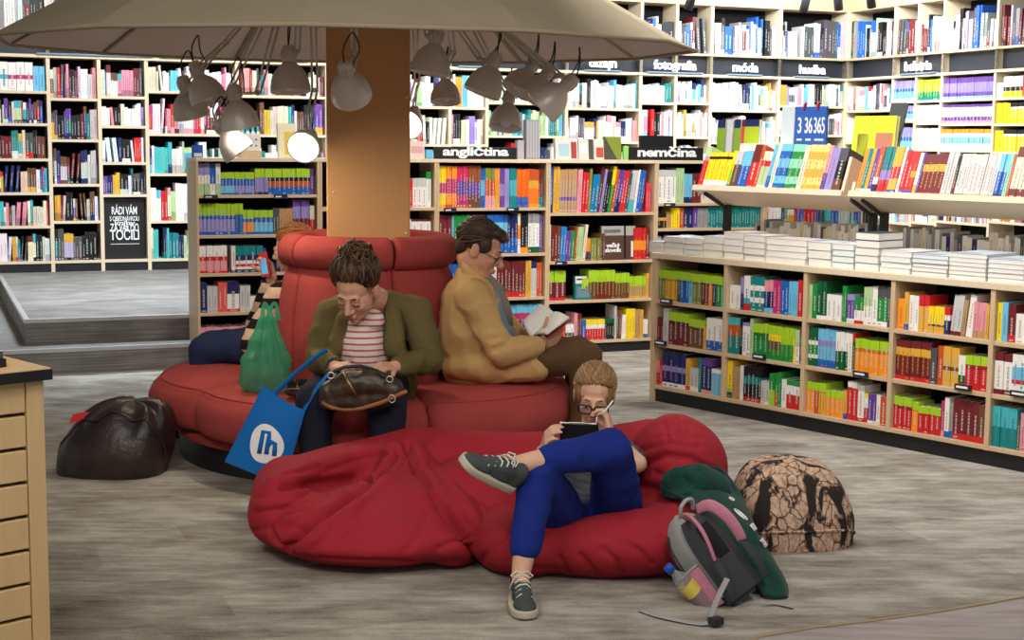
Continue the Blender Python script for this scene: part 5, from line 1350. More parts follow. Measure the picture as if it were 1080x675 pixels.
def woman():
    base = V((BX+.05, 6.1, 0)); t = person('woman in olive cardigan and striped shirt looking down into a brown handbag', base)
    pel = V((-.655, 6.60, .475)); ch = V((-.652, 6.46, .735)); nk = at(398, 316, 6.37)
    shL = at(348, 334, 6.43); shR = at(438, 331, 6.43); elL = at(337, 380, 6.36); elR = at(453, 379, 6.36)
    wrL = at(353, 387, 6.12); wrR = at(417, 387, 6.12)
    hipL = pel+V((-.095, -.02, -.01)); hipR = pel+V((.095, -.02, -.01))
    knL = at(331, 424, 6.12); knR = at(408, 436, 6.12); anL = V((knL.x+.01, 6.12, .09)); anR = V((knR.x, 6.12, .09))
    hc = at(376, 305, 6.22)
    H = frame((-.30, -.80, -.62), (-.10, -.5, .9)).to_4x4(); H.translation = hc
    # body
    b = MB(); head_prims(b, H, 1.12, 1.08)
    chain(b, [ch, nk, hc + H.to_3x3() @ V((0, -.03, -.06))], [.09, .056, .054])
    chain(b, [pel, (pel+ch)/2, ch], [.13, .125, .12]); 
    for sh, el, wr, in ((shL, elL, wrL), (shR, elR, wrR)): chain(b, [ch+V((0,0,.03)), sh, el, wr], [.08, .052, .044, .029])
    for hp, kn, an in ((hipL, knL, anL), (hipR, knR, anR)): chain(b, [pel, hp, kn, an, an+V((0, -.13, -.04))], [.11, .085, .065, .042, .03])
    hand(b, wrL, at(369, 385, 6.02)-wrL, (.25, .3, -1), -1, .98, (.5, .75, .5), thumb=(.6, .6, .5))
    hand(b, wrR, at(394, 386, 6.02)-wrR, (-.25, .3, -1), 1, .98, (.5, .75, .5), thumb=(.6, .6, .5))
    body = mesh_obj('body', blob(b, .0048, 3), SKIN); fin(body, t)
    face_parts(t, H, 1.12, True)
    # hair: pulled up into a loose bun
    HM = hairm('dark_brown_hair', srgb(40, 26, 18), srgb(128, 90, 60))
    b = MB(); b.M = H @ Matrix.Scale(1.14, 4)
    b.ell((0, -.030, .047), (.083, .091, .081)); b.ell((-.005, -.055, .112), (.058, .050, .040));
    me = blob(b, .005, 4); sculpt(me, (), .0015, 22, (1, .4, 1), .001, 50, None, 2)
    hr = mesh_obj('hair', me, HM); fin(hr, t)
    b = MB()
    up = (0, -.45, .9)
    hair_strands(b, H, 1.14, 260, 4, lambda r: (lambda x: (x, .95-.55*abs(x), .54-.66*x*x+r.uniform(-.12,.14)))(r.uniform(-1, 1)), lambda r: (r.uniform(-.3, .3), -.35+r.uniform(-.25,.25), .9), .12, (0, -.026, .049), (.086, .097, .086), .007, .0024)
    hair_strands(b, H, 1.14, 150, 5, lambda r: (r.choice((-1, 1))*r.uniform(.6, 1), r.uniform(-.9, .62), r.uniform(-.5, .35)), lambda r: (r.uniform(-.25, .25), -.45+r.uniform(-.2,.2), .9), .06, (0, -.028, .048), (.086, .097, .086), .005, .0022)
    hair_strands(b, H, 1.14, 120, 6, lambda r: (r.uniform(-1, 1), r.uniform(-1, 1), r.uniform(-.3, 1)), lambda r: (r.uniform(-1, 1), r.uniform(-1, 1), r.uniform(0, 1)), .25, (-.005, -.052, .116), (.060, .053, .043), .014, .0026)
    fin(b.build('hair_strands', HT, None, True), hr)
    b = MB(); b.ell(H @ V((.083, -.006, -.052)), (.007,)*3); fin(b.build('earring', M['dark_metal']), t)
    # striped shirt showing between the cardigan fronts
    fwd = (V((0, -1, .25))).normalized()
    b = MB()
    c1, c2, c3, c4 = nk + V((-.012, -.070, -.085)), at(384, 345, 6.35), at(383, 366, 6.34), at(386, 392, 6.36)
    chain(b, [c1, c2, c3, c4], [.052, .095, .11, .11])
    chain(b, [pel, (pel+ch)/2, ch], [.14, .13, .11])
    cloth_obj('striped_shirt', b, M['stripe_shirt'], t, .007, 6, .003, 12)
    # cardigan
    b = MB()
    chain(b, [pel+V((0, .03, -.01)), (pel+ch)/2+V((0, .03, .01)), ch+V((0, .03, .02))], [.168, .158, .145])
    chain(b, [nk+V((-.05, .03, -.012)), shL], [.050, .074]); chain(b, [nk+V((.052, .02, -.012)), shR], [.052, .074]); chain(b, [nk+V((.055, -.005, -.02)), nk+V((.075, -.06, -.10)), nk+V((.085, -.085, -.2))], [.032, .04, .05]); chain(b, [nk+V((-.07, .0, -.03)), nk+V((-.14, -.04, -.10)), nk+V((-.165, -.06, -.2))], [.032, .045, .05])
    chain(b, [ch+V((-.05, .02, .03)), shL, elL], [.10, .078, .064]); chain(b, [elL, wrL+(elL-wrL)*.12], [.064, .046])
    chain(b, [ch+V((.05, .02, .03)), shR, elR], [.10, .082, .068]); chain(b, [elR, wrR+(elR-wrR)*.12], [.068, .046])
    for sx_, y in ((-1, 0), (1, 0)):
        e = pel + V((sx_*.15, -.09, .02)); chain(b, [V((ch.x+sx_*.135, ch.y-.05, ch.z-.02)), e+V((0,0,.08)), e+V((sx_*.03, -.01, -.075))], [.062, .07, .055])
    cloth_obj('cardigan', b, M['olive'], t, .008, 6, .006, 9, (1, 1, .8))
    # trousers
    b = MB()
    chain(b, [pel, hipL, knL, anL], [.12, .10, .082, .062]); chain(b, [pel, hipR, knR, anR], [.12, .10, .082, .062])
    cloth_obj('trousers', b, M['denim_dark'], t, .009, 6, .004, 8)
    for an in (anL, anR): fin(shoe(t, an+V((0, .04, -.09)), (0, -1, 0), (0, 0, 1), .85, M['dark_shoe'], M['rubber'], M['dark_shoe']), t)
    # beaded bracelet
    b = MB(); dd = (wrL-elL).normalized(); q = frame(dd, (0,0,1)); c0 = wrL + dd*-.005
    for k in range(14):
        a = 2*PI*k/14; b.ell(c0 + q @ V((.034*math.cos(a), 0, .034*math.sin(a))), (.008,)*3, None, 8, 6)
    fin(b.build('bracelet', M['dark_metal']), t)
    fix_children(t); return t
M['dark_shoe'] = mat('dark_shoe_leather', srgb(34, 32, 34), .5); M['rubber'] = mat('dark_rubber_sole', (.05,.05,.05), .7)
woman()

# ------------------------------------------------------------------ man reading, side on
M['coat'] = fabric('camel_wool_jacket', srgb(196, 160, 108), .95, 500, .4, .1)
M['brown_trousers'] = fabric('brown_cord_trousers', srgb(92, 70, 46), .9, 300, .4, .12)
M['scarf'] = fabric('grey_scarf_wool', srgb(128, 120, 112), .95, 300, .4, .15)
def man():
    base = V((.25, 6.9, 0)); t = person('man in camel jacket and glasses sitting side on, reading an open book', base)
    Y = 6.98
    pel = V((at(500, 380, Y).x, Y, .475)); mid = at(503, 350, Y); ch = at(500, 318, Y); nk = at(503, 287, Y)
    hc = at(507, 263, Y)
    H = frame((.90, -.16, -.40), (.35, 0, .9)).to_4x4(); H.translation = hc
    shN = at(499, 312, Y-.17); elN = at(529, 371, Y-.24); wrN = at(570, 364, Y-.17)
    shF = at(508, 310, Y+.17); elF = at(545, 362, Y+.22); wrF = at(576, 352, Y+.10)
    hpN = pel+V((.02, -.09, 0)); hpF = pel+V((.02, .09, 0)); knN = at(617, 376, Y-.12); knF = at(610, 372, Y+.14)
    anN = V((knN.x+.0, knN.y, .09)); anF = V((knF.x+.03, knF.y, .09))
    b = MB(); head_prims(b, H, 1.10, 1.12, 1.25)
    chain(b, [ch, nk, hc + H.to_3x3() @ V((0, -.03, -.06))], [.09, .066, .064])
    chain(b, [pel, mid, ch], [.14, .135, .125])
    for sh, el, wr in ((shN, elN, wrN), (shF, elF, wrF)): chain(b, [ch, sh, el, wr], [.1, .055, .046, .032])
    for hp, kn, an in ((hpN, knN, anN), (hpF, knF, anF)): chain(b, [pel, hp, kn, an, an+V((.13, 0, -.04))], [.11, .085, .065, .042, .03])
    hand(b, wrN, at(585, 355, Y-.15)-wrN, (-.2, .9, .35), 1, 1.08, (.5, .6, .4), thumb=(.6, .65, .3))
    hand(b, wrF, at(588, 345, Y+.06)-wrF, (-.2, -.9, .35), -1, 1.08, (.4, .5, .4), thumb=(.6, .65, .3))
    fin(mesh_obj('body', blob(b, .0052, 3), SKIN2), t)
    face_parts(t, H, 1.10, True)
    HM = hairm('dark_grey_brown_hair', srgb(46, 32, 24), srgb(96, 74, 58))
    b = MB(); b.M = H @ Matrix.Scale(1.10, 4)
    b.ell((0, -.030, .044), (.084, .092, .080)); b.ell((0, .030, .092), (.058, .060, .030)); b.ell((0, -.075, -.01), (.066, .042, .055)); b.ell((.062, .015, .03), (.022, .036, .04)); b.ell((-.062, .015, .03), (.022, .036, .04)); b.ell((0,.075,.082),(.045,.022,.02))
    me = blob(b, .005, 4); sculpt(me, (), .002, 22, (1, 1, .5), .001, 50, None, 5)
    hr = mesh_obj('hair', me, HM); fin(hr, t)
    b = MB()
    hair_strands(b, H, 1.10, 260, 8, lambda r: (r.uniform(-.9, .9), r.uniform(.5, 1.0), r.uniform(.55, 1)), lambda r: (r.uniform(-1, 1), -1, r.uniform(-.6, .3)), .05, (0, -.024, .044), (.087, .098, .083), .004, .0026)
    hair_strands(b, H, 1.10, 90, 9, lambda r: (r.choice((-1, 1)), r.uniform(-.4, .6), r.uniform(.2, .7)), lambda r: (r.choice((-1, 1))*.6, -.9, r.uniform(-.9, -.2)), .04, (0, -.026, .04), (.087, .098, .083), .003, .0026)
    fin(b.build('hair_strands', HT, None, True), hr)
    # glasses
    S = H @ Matrix.Scale(1.10, 4); b = MB(); b.M = S
    for sx_ in (-1, 1):
        b.tube([(sx_*.032+.024*math.cos(a), .101-.012*abs(math.cos(a))*(1 if math.cos(a)*sx_ > 0 else .2), -.010+.018*math.sin(a)) for a in [2*PI*k/20 for k in range(20)]], .0018, 6, closed=True)
        b.tube([(sx_*.056, .092, -.004), (sx_*.076, .05, -.002), (sx_*.080, -.01, -.002)], .0018, 6)
    b.tube([(-.009, .106, -.006), (.009, .106, -.006)], .0018, 6); fin(b.build('glasses', M['dark_metal']), t)
    # jacket
    b = MB()
    chain(b, [pel+V((-.01, 0, -.0)), mid+V((-.02, 0, 0)), ch+V((-.01, 0, 0)), nk+V((-.03, 0, -.06))], [.155, .165, .150, .095], flat=((1,0,0), 1.0, 1.1))
    for sh, el, wr, k in ((shN, elN, wrN, 1), (shF, elF, wrF, 1)):
        chain(b, [ch+V((0, (sh.y-ch.y)*.5, .02)), sh, el, wr+(el-wr)*.10], [.10, .083, .066, .052])
    for sgn in (-1, 1):
        b.ell(pel+V((.06, sgn*.07, -.008)), (.225, .150, .088)); capsule(b, pel+V((.10, sgn*.13, -.01)), .074, pel+V((.30, sgn*.145, -.006)), .062)
    cloth_obj('jacket', b, M['coat'], t, .008, 7, .007, 8, (1, 1, 1), 3, [([shN+V((.05,-.05,-.02)), (shN+elN)/2+V((.05,-.05,0))], .008, .02), ([elN+V((-.03,-.06,.02)), elN+V((.07,-.05,.06))], .016, .014), ([elN+V((-.06,-.06,.06)), elN+V((.05,-.05,.10))], .014, .014), ([elN+V((-.07,-.06,.11)), elN+V((.03,-.05,.15))], .010, .014), ([elN+V((.05,-.07,-.03)), elN+V((.10,-.05,.04))], .010, .014), ([shN+V((-.09,-.06,-.10)), shN+V((-.04,-.08,-.22))], .012, .016)])
    b = MB(); 
    pts = [nk+V((-.075, 0, .035)), nk+V((-.055, -.075, .02)), nk+V((.03, -.085, -.05)), nk+V((.085, -.06, -.115))]
    b.tube(pts, [.022, .026, .024, .012], 10, flat=((0,0,1), 1.2, .45)); fin(b.build('collar', M['coat']), t)
    b = MB(); b.tube([nk+V((.05, -.05, -.02)), nk+V((.09, -.055, -.07)), nk+V((.125, -.06, -.16)), nk+V((.16, -.05, -.25))], [.022, .034, .036, .018], 10, flat=((0,1,0), .4, 1.1)); fin(b.build('scarf', M['scarf']), t)
    b = MB(); chain(b, [pel+V((.0,0,0)), mid+V((.045, 0, 0)), ch+V((.05, 0, 0))], [.13, .135, .11]); cloth_obj('shirt', b, fabric('blue_grey_shirt', srgb(120, 140, 160), .9), t, .009, 6, .003)
    b = MB()
    chain(b, [pel, hpN, knN, anN], [.11, .085, .082, .062]); chain(b, [pel, hpF, knF, anF], [.11, .085, .082, .062])
    cloth_obj('trousers', b, M['brown_trousers'], t, .009, 6, .005, 9, (1,1,1), 7)
    for an in (anN, anF): fin(shoe(t, an+V((-.04, 0, -.09)), (1, 0, 0), (0, 0, 1), .98, M['dark_shoe'], M['rubber'], M['dark_shoe']), t)
    b = MB(); q = frame((wrN-elN), (0,0,1)); b.tube([wrN + q @ V((.036*math.cos(2*PI*k/16), .012, .036*math.sin(2*PI*k/16))) for k in range(16)], .004, 6, closed=True); fin(b.build('wristband', M['dark_metal']), t)
    fix_children(t)
    # the open book in his hands
    bk = thing('open_book', 'open book with blank white pages held by the man in the camel jacket', 'book', at(575, 345, Y-.03))
    A, B_ = at(584.5, 330, Y+.02), at(561, 357.5, Y-.06)
    L0, L1 = at(571, 321.5, Y+.17), at(552.5, 338.5, Y+.10); R0, R1 = at(600.5, 335, Y-.16), at(577, 352, Y-.24)
    for (p0_, p1_), nm in (((L0, L1), 'a'), ((R0, R1), 'b')):
        b = MB()
        def fn(u, v, p0_=p0_, p1_=p1_):
            q = (A*(1-v)+B_*v)*(1-u) + (p0_*(1-v)+p1_*v)*u
            return q + V((-.012, -.004, .012))*math.sin(PI*u)
        b.grid(fn, 10, 8)
        o = b.build('page_block', M['white_page']); md = o.modifiers.new('t', 'SOLIDIFY'); md.thickness = .012; md.offset = 0
        o.parent = bk
    b = MB(); off = V((.014, .006, -.014))
    for p0_, p1_ in ((L0, L1), (R0, R1)):
        b.quad(A+off, p0_+off, p1_+off, B_+off)
    o = b.build('cover', mat('book_cover_red', srgb(150, 40, 40), .5)); md = o.modifiers.new('t', 'SOLIDIFY'); md.thickness = .003; o.parent = bk
    fix_children(bk)
M['white_page'] = mat('white_paper_pages', (.85, .84, .80), .9, spec=.1)
man()

# ------------------------------------------------------------------ woman with a phone, on the far side of the bench
M['bw_stripe'] = stripes('beige_and_black_striped_knit', srgb(222, 190, 164), srgb(42, 34, 32), 9.5, .52, 'Z', .1)
M['jeans'] = fabric('dark_blue_jeans', srgb(36, 48, 82), .9, 600, .3, .15)
def phone_person():
    base = V((-1.5, 7.45, 0)); t = person('person with auburn ponytail and striped sweater, turned away and holding a phone', base)
    Y = 7.52
    pel = V((-1.24, Y, .47)); ch = at(303, 328, Y); nk = at(312, 300, Y); hc = at(308, 263, Y+.02)
    H = frame((-.93, .25, -.18), (-.15, 0, 1)).to_4x4(); H.translation = hc
    shN = at(298, 313, Y-.15); elN = at(268, 352, Y-.18); wrN = at(291, 300, Y-.26)
    shN = at(296, 312, Y-.14); elN = at(266, 362, Y-.16); wrN = at(262, 330, Y-.05)
    wrN = at(280, 318, Y+.10)
    shF = at(305, 310, Y+.17); elF = at(270, 345, Y+.22); wrF = at(287, 292, Y+.02)
    knN = V((-1.57, 7.42, .455)); knF = V((-1.58, 7.62, .45)); hp = pel
    b = MB(); head_prims(b, H, .98)
    chain(b, [ch, nk, hc + H.to_3x3() @ V((0, -.03, -.06))], [.08, .055, .05]); chain(b, [pel, (pel+ch)/2, ch], [.12, .11, .105])
    chain(b, [ch, shN, elN, elN+V((-.0, .12, .05))], [.09, .05, .042, .03]); chain(b, [ch, shF, elF, wrF], [.09, .05, .042, .026])
    for kn, s_ in ((knN, -1), (knF, 1)): chain(b, [pel, pel+V((-.02, s_*.09, 0)), kn, V((kn.x-.04, kn.y, .09)), V((kn.x-.15, kn.y, .05))], [.11, .08, .06, .04, .03])
    hand(b, wrF, (-.15, -.05, .5), (-.3, -.5, .1), -1, .95, (.6, .7, .5), thumb=(.7, .6, .5))
    fin(mesh_obj('body', blob(b, .0055, 3), SKIN), t)
    face_parts(t, H, .98, False)
    HM = hairm('auburn_hair', srgb(96, 56, 30), srgb(196, 124, 60))
    b = MB(); b.M = H @ Matrix.Scale(1.0, 4)
    b.ell((0, -.026, .042), (.083, .094, .084)); b.ell((.04, .03, -.01), (.04, .04, .07)); b.ell((-.055, .01, -.01), (.03, .05, .07)); b.ell((0, -.10, .03), (.045, .04, .045))
    b.M = None
    w3 = H.to_3x3()
    chain(b, [hc + w3 @ V((0, -.11, .03)), at(322, 285, Y-.05), at(303, 305, Y-.10), at(298, 318, Y-.16)], [.04, .045, .032, .014])
    chain(b, [hc + w3 @ V((.06, .0, -.02)), hc + w3 @ V((.055, .02, -.10)), hc + w3 @ V((.05, .03, -.17))], [.028, .024, .012])
    me = blob(b, .006, 4); sculpt(me, (), .002, 22, (1, 1, .3), .001, 50, None, 9); hr = mesh_obj('hair', me, HM); fin(hr, t)
    b = MB(); hair_strands(b, H, 1.0, 140, 12, lambda r: (r.uniform(-1, 1), r.uniform(.4, 1.0), r.uniform(.2, 1)), lambda r: (r.uniform(-.3, .3), -1, r.uniform(-.1, .5)), .05, (0, -.026, .042), (.086, .098, .087), .004, .0028); fin(b.build('hair_strands', HT, None, True), hr)
    b = MB(); chain(b, [pel, (pel+ch)/2, ch, nk+V((0,0,-.05))], [.145, .135, .135, .075]); chain(b, [ch, shN, elN, elN+V((0, .10, .04))], [.11, .075, .062, .05]); chain(b, [ch, shF, elF, wrF+(elF-wrF)*.15], [.11, .075, .062, .042])
    cloth_obj('striped_sweater', b, M['bw_stripe'], t, .008, 6, .004, 9)
    b = MB()
    for kn, s_ in ((knN, -1), (knF, 1)): chain(b, [pel, pel+V((-.02, s_*.09, 0)), kn, V((kn.x-.04, kn.y, .10))], [.12, .095, .075, .05])
    cloth_obj('jeans', b, M['jeans'], t, .009, 6, .004, 8)
    for kn in (knN, knF): fin(shoe(t, V((kn.x+.0, kn.y, 0)), (-1, 0, 0), (0,0,1), .9, M['dark_shoe'], M['rubber'], M['dark_shoe']), t)
    fix_children(t)
    ph = thing('phone', 'red-cased phone with bright blue screen held by the person with the ponytail', 'phone', at(278, 282, Y-.03))
    c0, c1, c2, c3 = at(272.5, 267, Y), at(280, 265.5, Y-.05), at(284.5, 291.5, Y-.05), at(276, 292.5, Y)
    nrm = (c1-c0).cross(c3-c0).normalized(); nrm = nrm if nrm.y < 0 else -nrm
    b = MB()
    i = b.addv([c0, c1, c2, c3, c0-nrm*.009, c1-nrm*.009, c2-nrm*.009, c3-nrm*.009])
    for f in ((0,3,2,1),(4,5,6,7),(0,1,5,4),(1,2,6,5),(2,3,7,6),(3,0,4,7)): b.face([i+j for j in f])
    b.build('case', mat('red_phone_case', srgb(226, 60, 60), .4)).parent = ph
    mixp = lambda u, v: (c0*(1-u)+c1*u)*(1-v) + (c3*(1-u)+c2*u)*v + nrm*.0008
    b = MB(); b.quad(mixp(.1, .24), mixp(.9, .24), mixp(.9, .88), mixp(.1, .88)); b.build('screen', mat('lit_phone_screen', srgb(90, 170, 215), .2, emit=srgb(90, 170, 215), es=.6)).parent = ph
    fix_children(ph)
phone_person()

# ------------------------------------------------------------------ girl reclining on the bean bag
M['blue_trousers'] = fabric('royal_blue_trousers', srgb(24, 44, 128), .9, 700, .25, .15)
M['grey_top'] = stripes('dark_grey_top', srgb(84, 86, 94), srgb(70, 72, 80), 60, .6)
M['sneaker'] = fabric('grey_green_sneaker_canvas', srgb(72, 80, 80), .9, 500, .3, .1); M['cream_sole'] = mat('cream_rubber_sole', srgb(196, 188, 168), .7); M['lace'] = mat('white_laces', srgb(220, 216, 206), .8)
def girl():
    base = V((.2, 5.1, 0)); t = person('girl in blue trousers and black glasses reclining on the bean bag, ankle over knee', base)
    # standing leg: foot on the floor; crossed leg: ankle over that knee
    an1 = at(549, 607, 4.74); kn1 = at(567, 497, 4.86); hp1 = at(598, 560, 5.22)
    an2 = at(549, 489, 4.80); kn2 = at(645, 474, 4.98); hp2 = at(652, 553, 5.30)
    pel = (hp1+hp2)/2 + V((0, .03, .01)); ch = at(618, 500, 5.55); nk = at(626, 463, 5.62)
    hc = at(627, 417, 5.60)
    H = frame((-.10, -.93, -.36), (.03, -.30, .95)).to_4x4(); H.translation = hc
    shL = at(590, 480, 5.56); shR = at(657, 478, 5.56); elL = at(573, 505, 5.36); elR = at(672, 489, 5.36)
    wrL = at(573, 476, 5.22); wrR = at(644, 459, 5.40)
    b = MB(); head_prims(b, H, .95, .94, .9)
    chain(b, [ch, nk, hc + H.to_3x3() @ V((0, -.03, -.06))], [.08, .048, .046])
    chain(b, [pel, (pel+ch)/2, ch], [.115, .10, .10])
    chain(b, [ch, shL, elL, wrL], [.08, .045, .037, .026]); chain(b, [ch, shR, elR, wrR], [.08, .045, .037, .026])
    chain(b, [pel, hp1, kn1, an1+(kn1-an1)*.45, an1], [.10, .08, .058, .047, .031]); chain(b, [pel, hp2, kn2, an2+(kn2-an2)*.45, an2], [.10, .08, .058, .047, .031])
    for an, to in ((an1, V((.012, -.09, -.058))), (an2, (at(505, 497, 4.72)-an2)*.8)): capsule(b, an, .030, an+to, .020)
    hand(b, wrL, at(577, 459, 5.17)-wrL, (.85, -.1, .15), 1, .92, (.45, .55, .35), thumb=(.75, .35, .5))
    hand(b, wrR, at(641, 440, 5.42)-wrR, (-.75, .25, .1), -1, .86, (.55, .9, .7), thumb=(.6, .4, .6))
    fin(mesh_obj('body', blob(b, .0046, 3), SKIN3), t)
    face_parts(t, H, .95, False, mat('fair_brow', srgb(120, 86, 60), .7), mat('pink_lips', srgb(196, 120, 112), .5))
    HM = hairm('blonde_brown_hair', srgb(112, 82, 52), srgb(186, 146, 100))
    b = MB(); b.M = H @ Matrix.Scale(.97, 4)
    b.ell((0, -.030, .040), (.080, .094, .082)); b.ell((.060, .012, .012), (.020, .038, .05)); b.ell((-.060, .012, .012), (.020, .038, .05)); b.ell((0, -.10, -.03), (.05, .03, .05))
    me = blob(b, .005, 4); sculpt(me, (), .001, 20, (1, .3, 1), .0006, 50, None, 4); hr = mesh_obj('hair', me, HM); fin(hr, t)
    b = MB()
    hair_strands(b, H, .97, 330, 14, lambda r: (r.uniform(-1, 1), .9, r.uniform(.45, .95)), lambda r: (r.uniform(-.7, .7), -.9, r.uniform(-.2, .6)), .03, (0, -.028, .040), (.083, .097, .085), .002, .0019)
    hair_strands(b, H, .97, 140, 15, lambda r: (r.choice((-1, 1)), r.uniform(.2, .7), r.uniform(-.1, .6)), lambda r: (r.choice((-1, 1))*.5, -.9, r.uniform(-.6, .1)), .03, (0, -.028, .038), (.083, .097, .085), .002, .0019)
    fin(b.build('hair_strands', HT, None, True), hr)
    S = H @ Matrix.Scale(.95, 4); b = MB(); b.M = S
    for sx_ in (-1, 1):
        pts = []
        for k in range(24):
            a = 2*PI*k/24; ca_, sa_ = math.cos(a), math.sin(a)
            pts.append((sx_*.033 + .028*math.copysign(abs(ca_)**.7, ca_), .106 - .010*max(0, sx_*ca_), -.006 + .020*math.copysign(abs(sa_)**.7, sa_)))
        b.tube(pts, .0032, 6, closed=True)
        b.tube([(sx_*.060, .096, .004), (sx_*.078, .05, .003), (sx_*.081, -.01, .0)], .0028, 6)
    b.tube([(-.007, .108, .0), (.007, .108, .0)], .003, 6); fin(b.build('glasses', mat('black_glasses_frame', (.012,.012,.014), .3)), t)
    # top
    b = MB(); chain(b, [pel+V((0, .03, .03)), (pel+ch)/2, ch, nk+V((0, .02, -.055))], [.125, .118, .118, .06]); chain(b, [ch, shL, shL+(elL-shL)*.75], [.09, .060, .052]); chain(b, [ch, shR, shR+(elR-shR)*.75], [.09, .060, .052])
    cloth_obj('top', b, M['grey_top'], t, .007, 6, .004, 10)
    # trousers, cropped above the ankle
    b = MB(); hem1 = an1+(kn1-an1)*.27; hem2 = an2+(kn2-an2)*.30
    chain(b, [pel, hp1], [.118, .105]); chain(b, [hp1, kn1, hem1], [.105, .072, .052]); chain(b, [pel, hp2], [.118, .105]); chain(b, [hp2, kn2, hem2], [.105, .074, .052])
    me = blob(b, .0065, 6); sculpt(me, [([kn1+V((-.06, .04, .0)), kn1+V((.07, .06, .02))], .006, .012), ([hp2+V((-.1,-.1,.03)), hp2+V((.1,-.12,.06))], .008, .014), ([hp1+V((-.1,-.1,.1)), hp2+V((-.1,-.05,.1))], .008, .02)], .005, 9, (1,1,1), .002, 22, None, 3)
    o = mesh_obj('trousers', me, M['blue_trousers']); fin(o, t)
    fin(shoe(t, V((an1.x-.004, an1.y+.05, .001)), (.10, -1, 0), (0, 0, 1), .98, M['sneaker'], M['cream_sole'], M['lace']), t)
    fw = (at(489, 487, 4.70) - at(540, 508, 4.80)).normalized()
    upv = (an2 + V((0, 0, .0)) - at(538, 515, 4.79)); upv = V((.35, -.35, .85))
    heel = at(537, 516, 4.80)
    fin(shoe(t, heel, at(481, 487, 4.66)-heel, upv, .98, M['sneaker'], M['cream_sole'], M['lace']), t)
    fix_children(t)
    # book in her hands
    bk = thing('open_book', 'black covered book held open in front of the girl on the bean bag', 'book', at(608, 460, 5.2))
    Yb = 5.20
    TL, TR, BL, BR = at(590, 447, Yb), at(630, 448.5, Yb+.03), at(591, 471, Yb-.05), at(634, 470, Yb-.02)
    b = MB()
    def cv(u, v): return (TL*(1-u)+TR*u)*(1-v) + (BL*(1-u)+BR*u)*v + V((0, -.012*math.sin(PI*u), 0))
    b.grid(cv, 8, 4); o = b.build('cover', mat('black_book_cover', srgb(20, 17, 22), .85, spec=.1)); md = o.modifiers.new('t', 'SOLIDIFY'); md.thickness = .004; o.parent = bk
    b = MB(); up = V((0, .012, .008))
    b.grid(lambda u, v: cv(.02+.96*u, 0) + V((0, .004+.018*v, .006*math.sin(PI*u)+.001)), 8, 2); b.grid(lambda u, v: cv(.02+.96*u, v*.97+.0) + V((0, .022, .004)), 8, 2); b.grid(lambda u, v: cv(.985, v) + V((0, .002+.02*u, .002)), 2, 4)
    b.build('page_block', M['white_page']).parent = bk
    pg0 = at(627.5, 448, Yb+.02); b = MB(); b.grid(lambda u, v: pg0 + V((.004*u, .03*u, .0)) + (at(629.5, 441, Yb+.03)-pg0)*v + V((.003*math.sin(PI*v), 0, 0)), 4, 5); o = b.build('raised_page', M['white_page']); md = o.modifiers.new('t', 'SOLIDIFY'); md.thickness = .003; o.parent = bk
    fix_children(bk)
    pen = MB(); p0_ = at(636, 436, 5.38); p1_ = at(647, 422, 5.44); pen.tube([p0_, p0_+(p1_-p0_)*.9, p1_], [.0036, .0036, .0015], 8)
    tag(pen.build('pen', mat('white_pen', (.85,.84,.82), .35)), 'white pen held in the fingers near the reclining girl\'s cheek', 'pen')
girl()
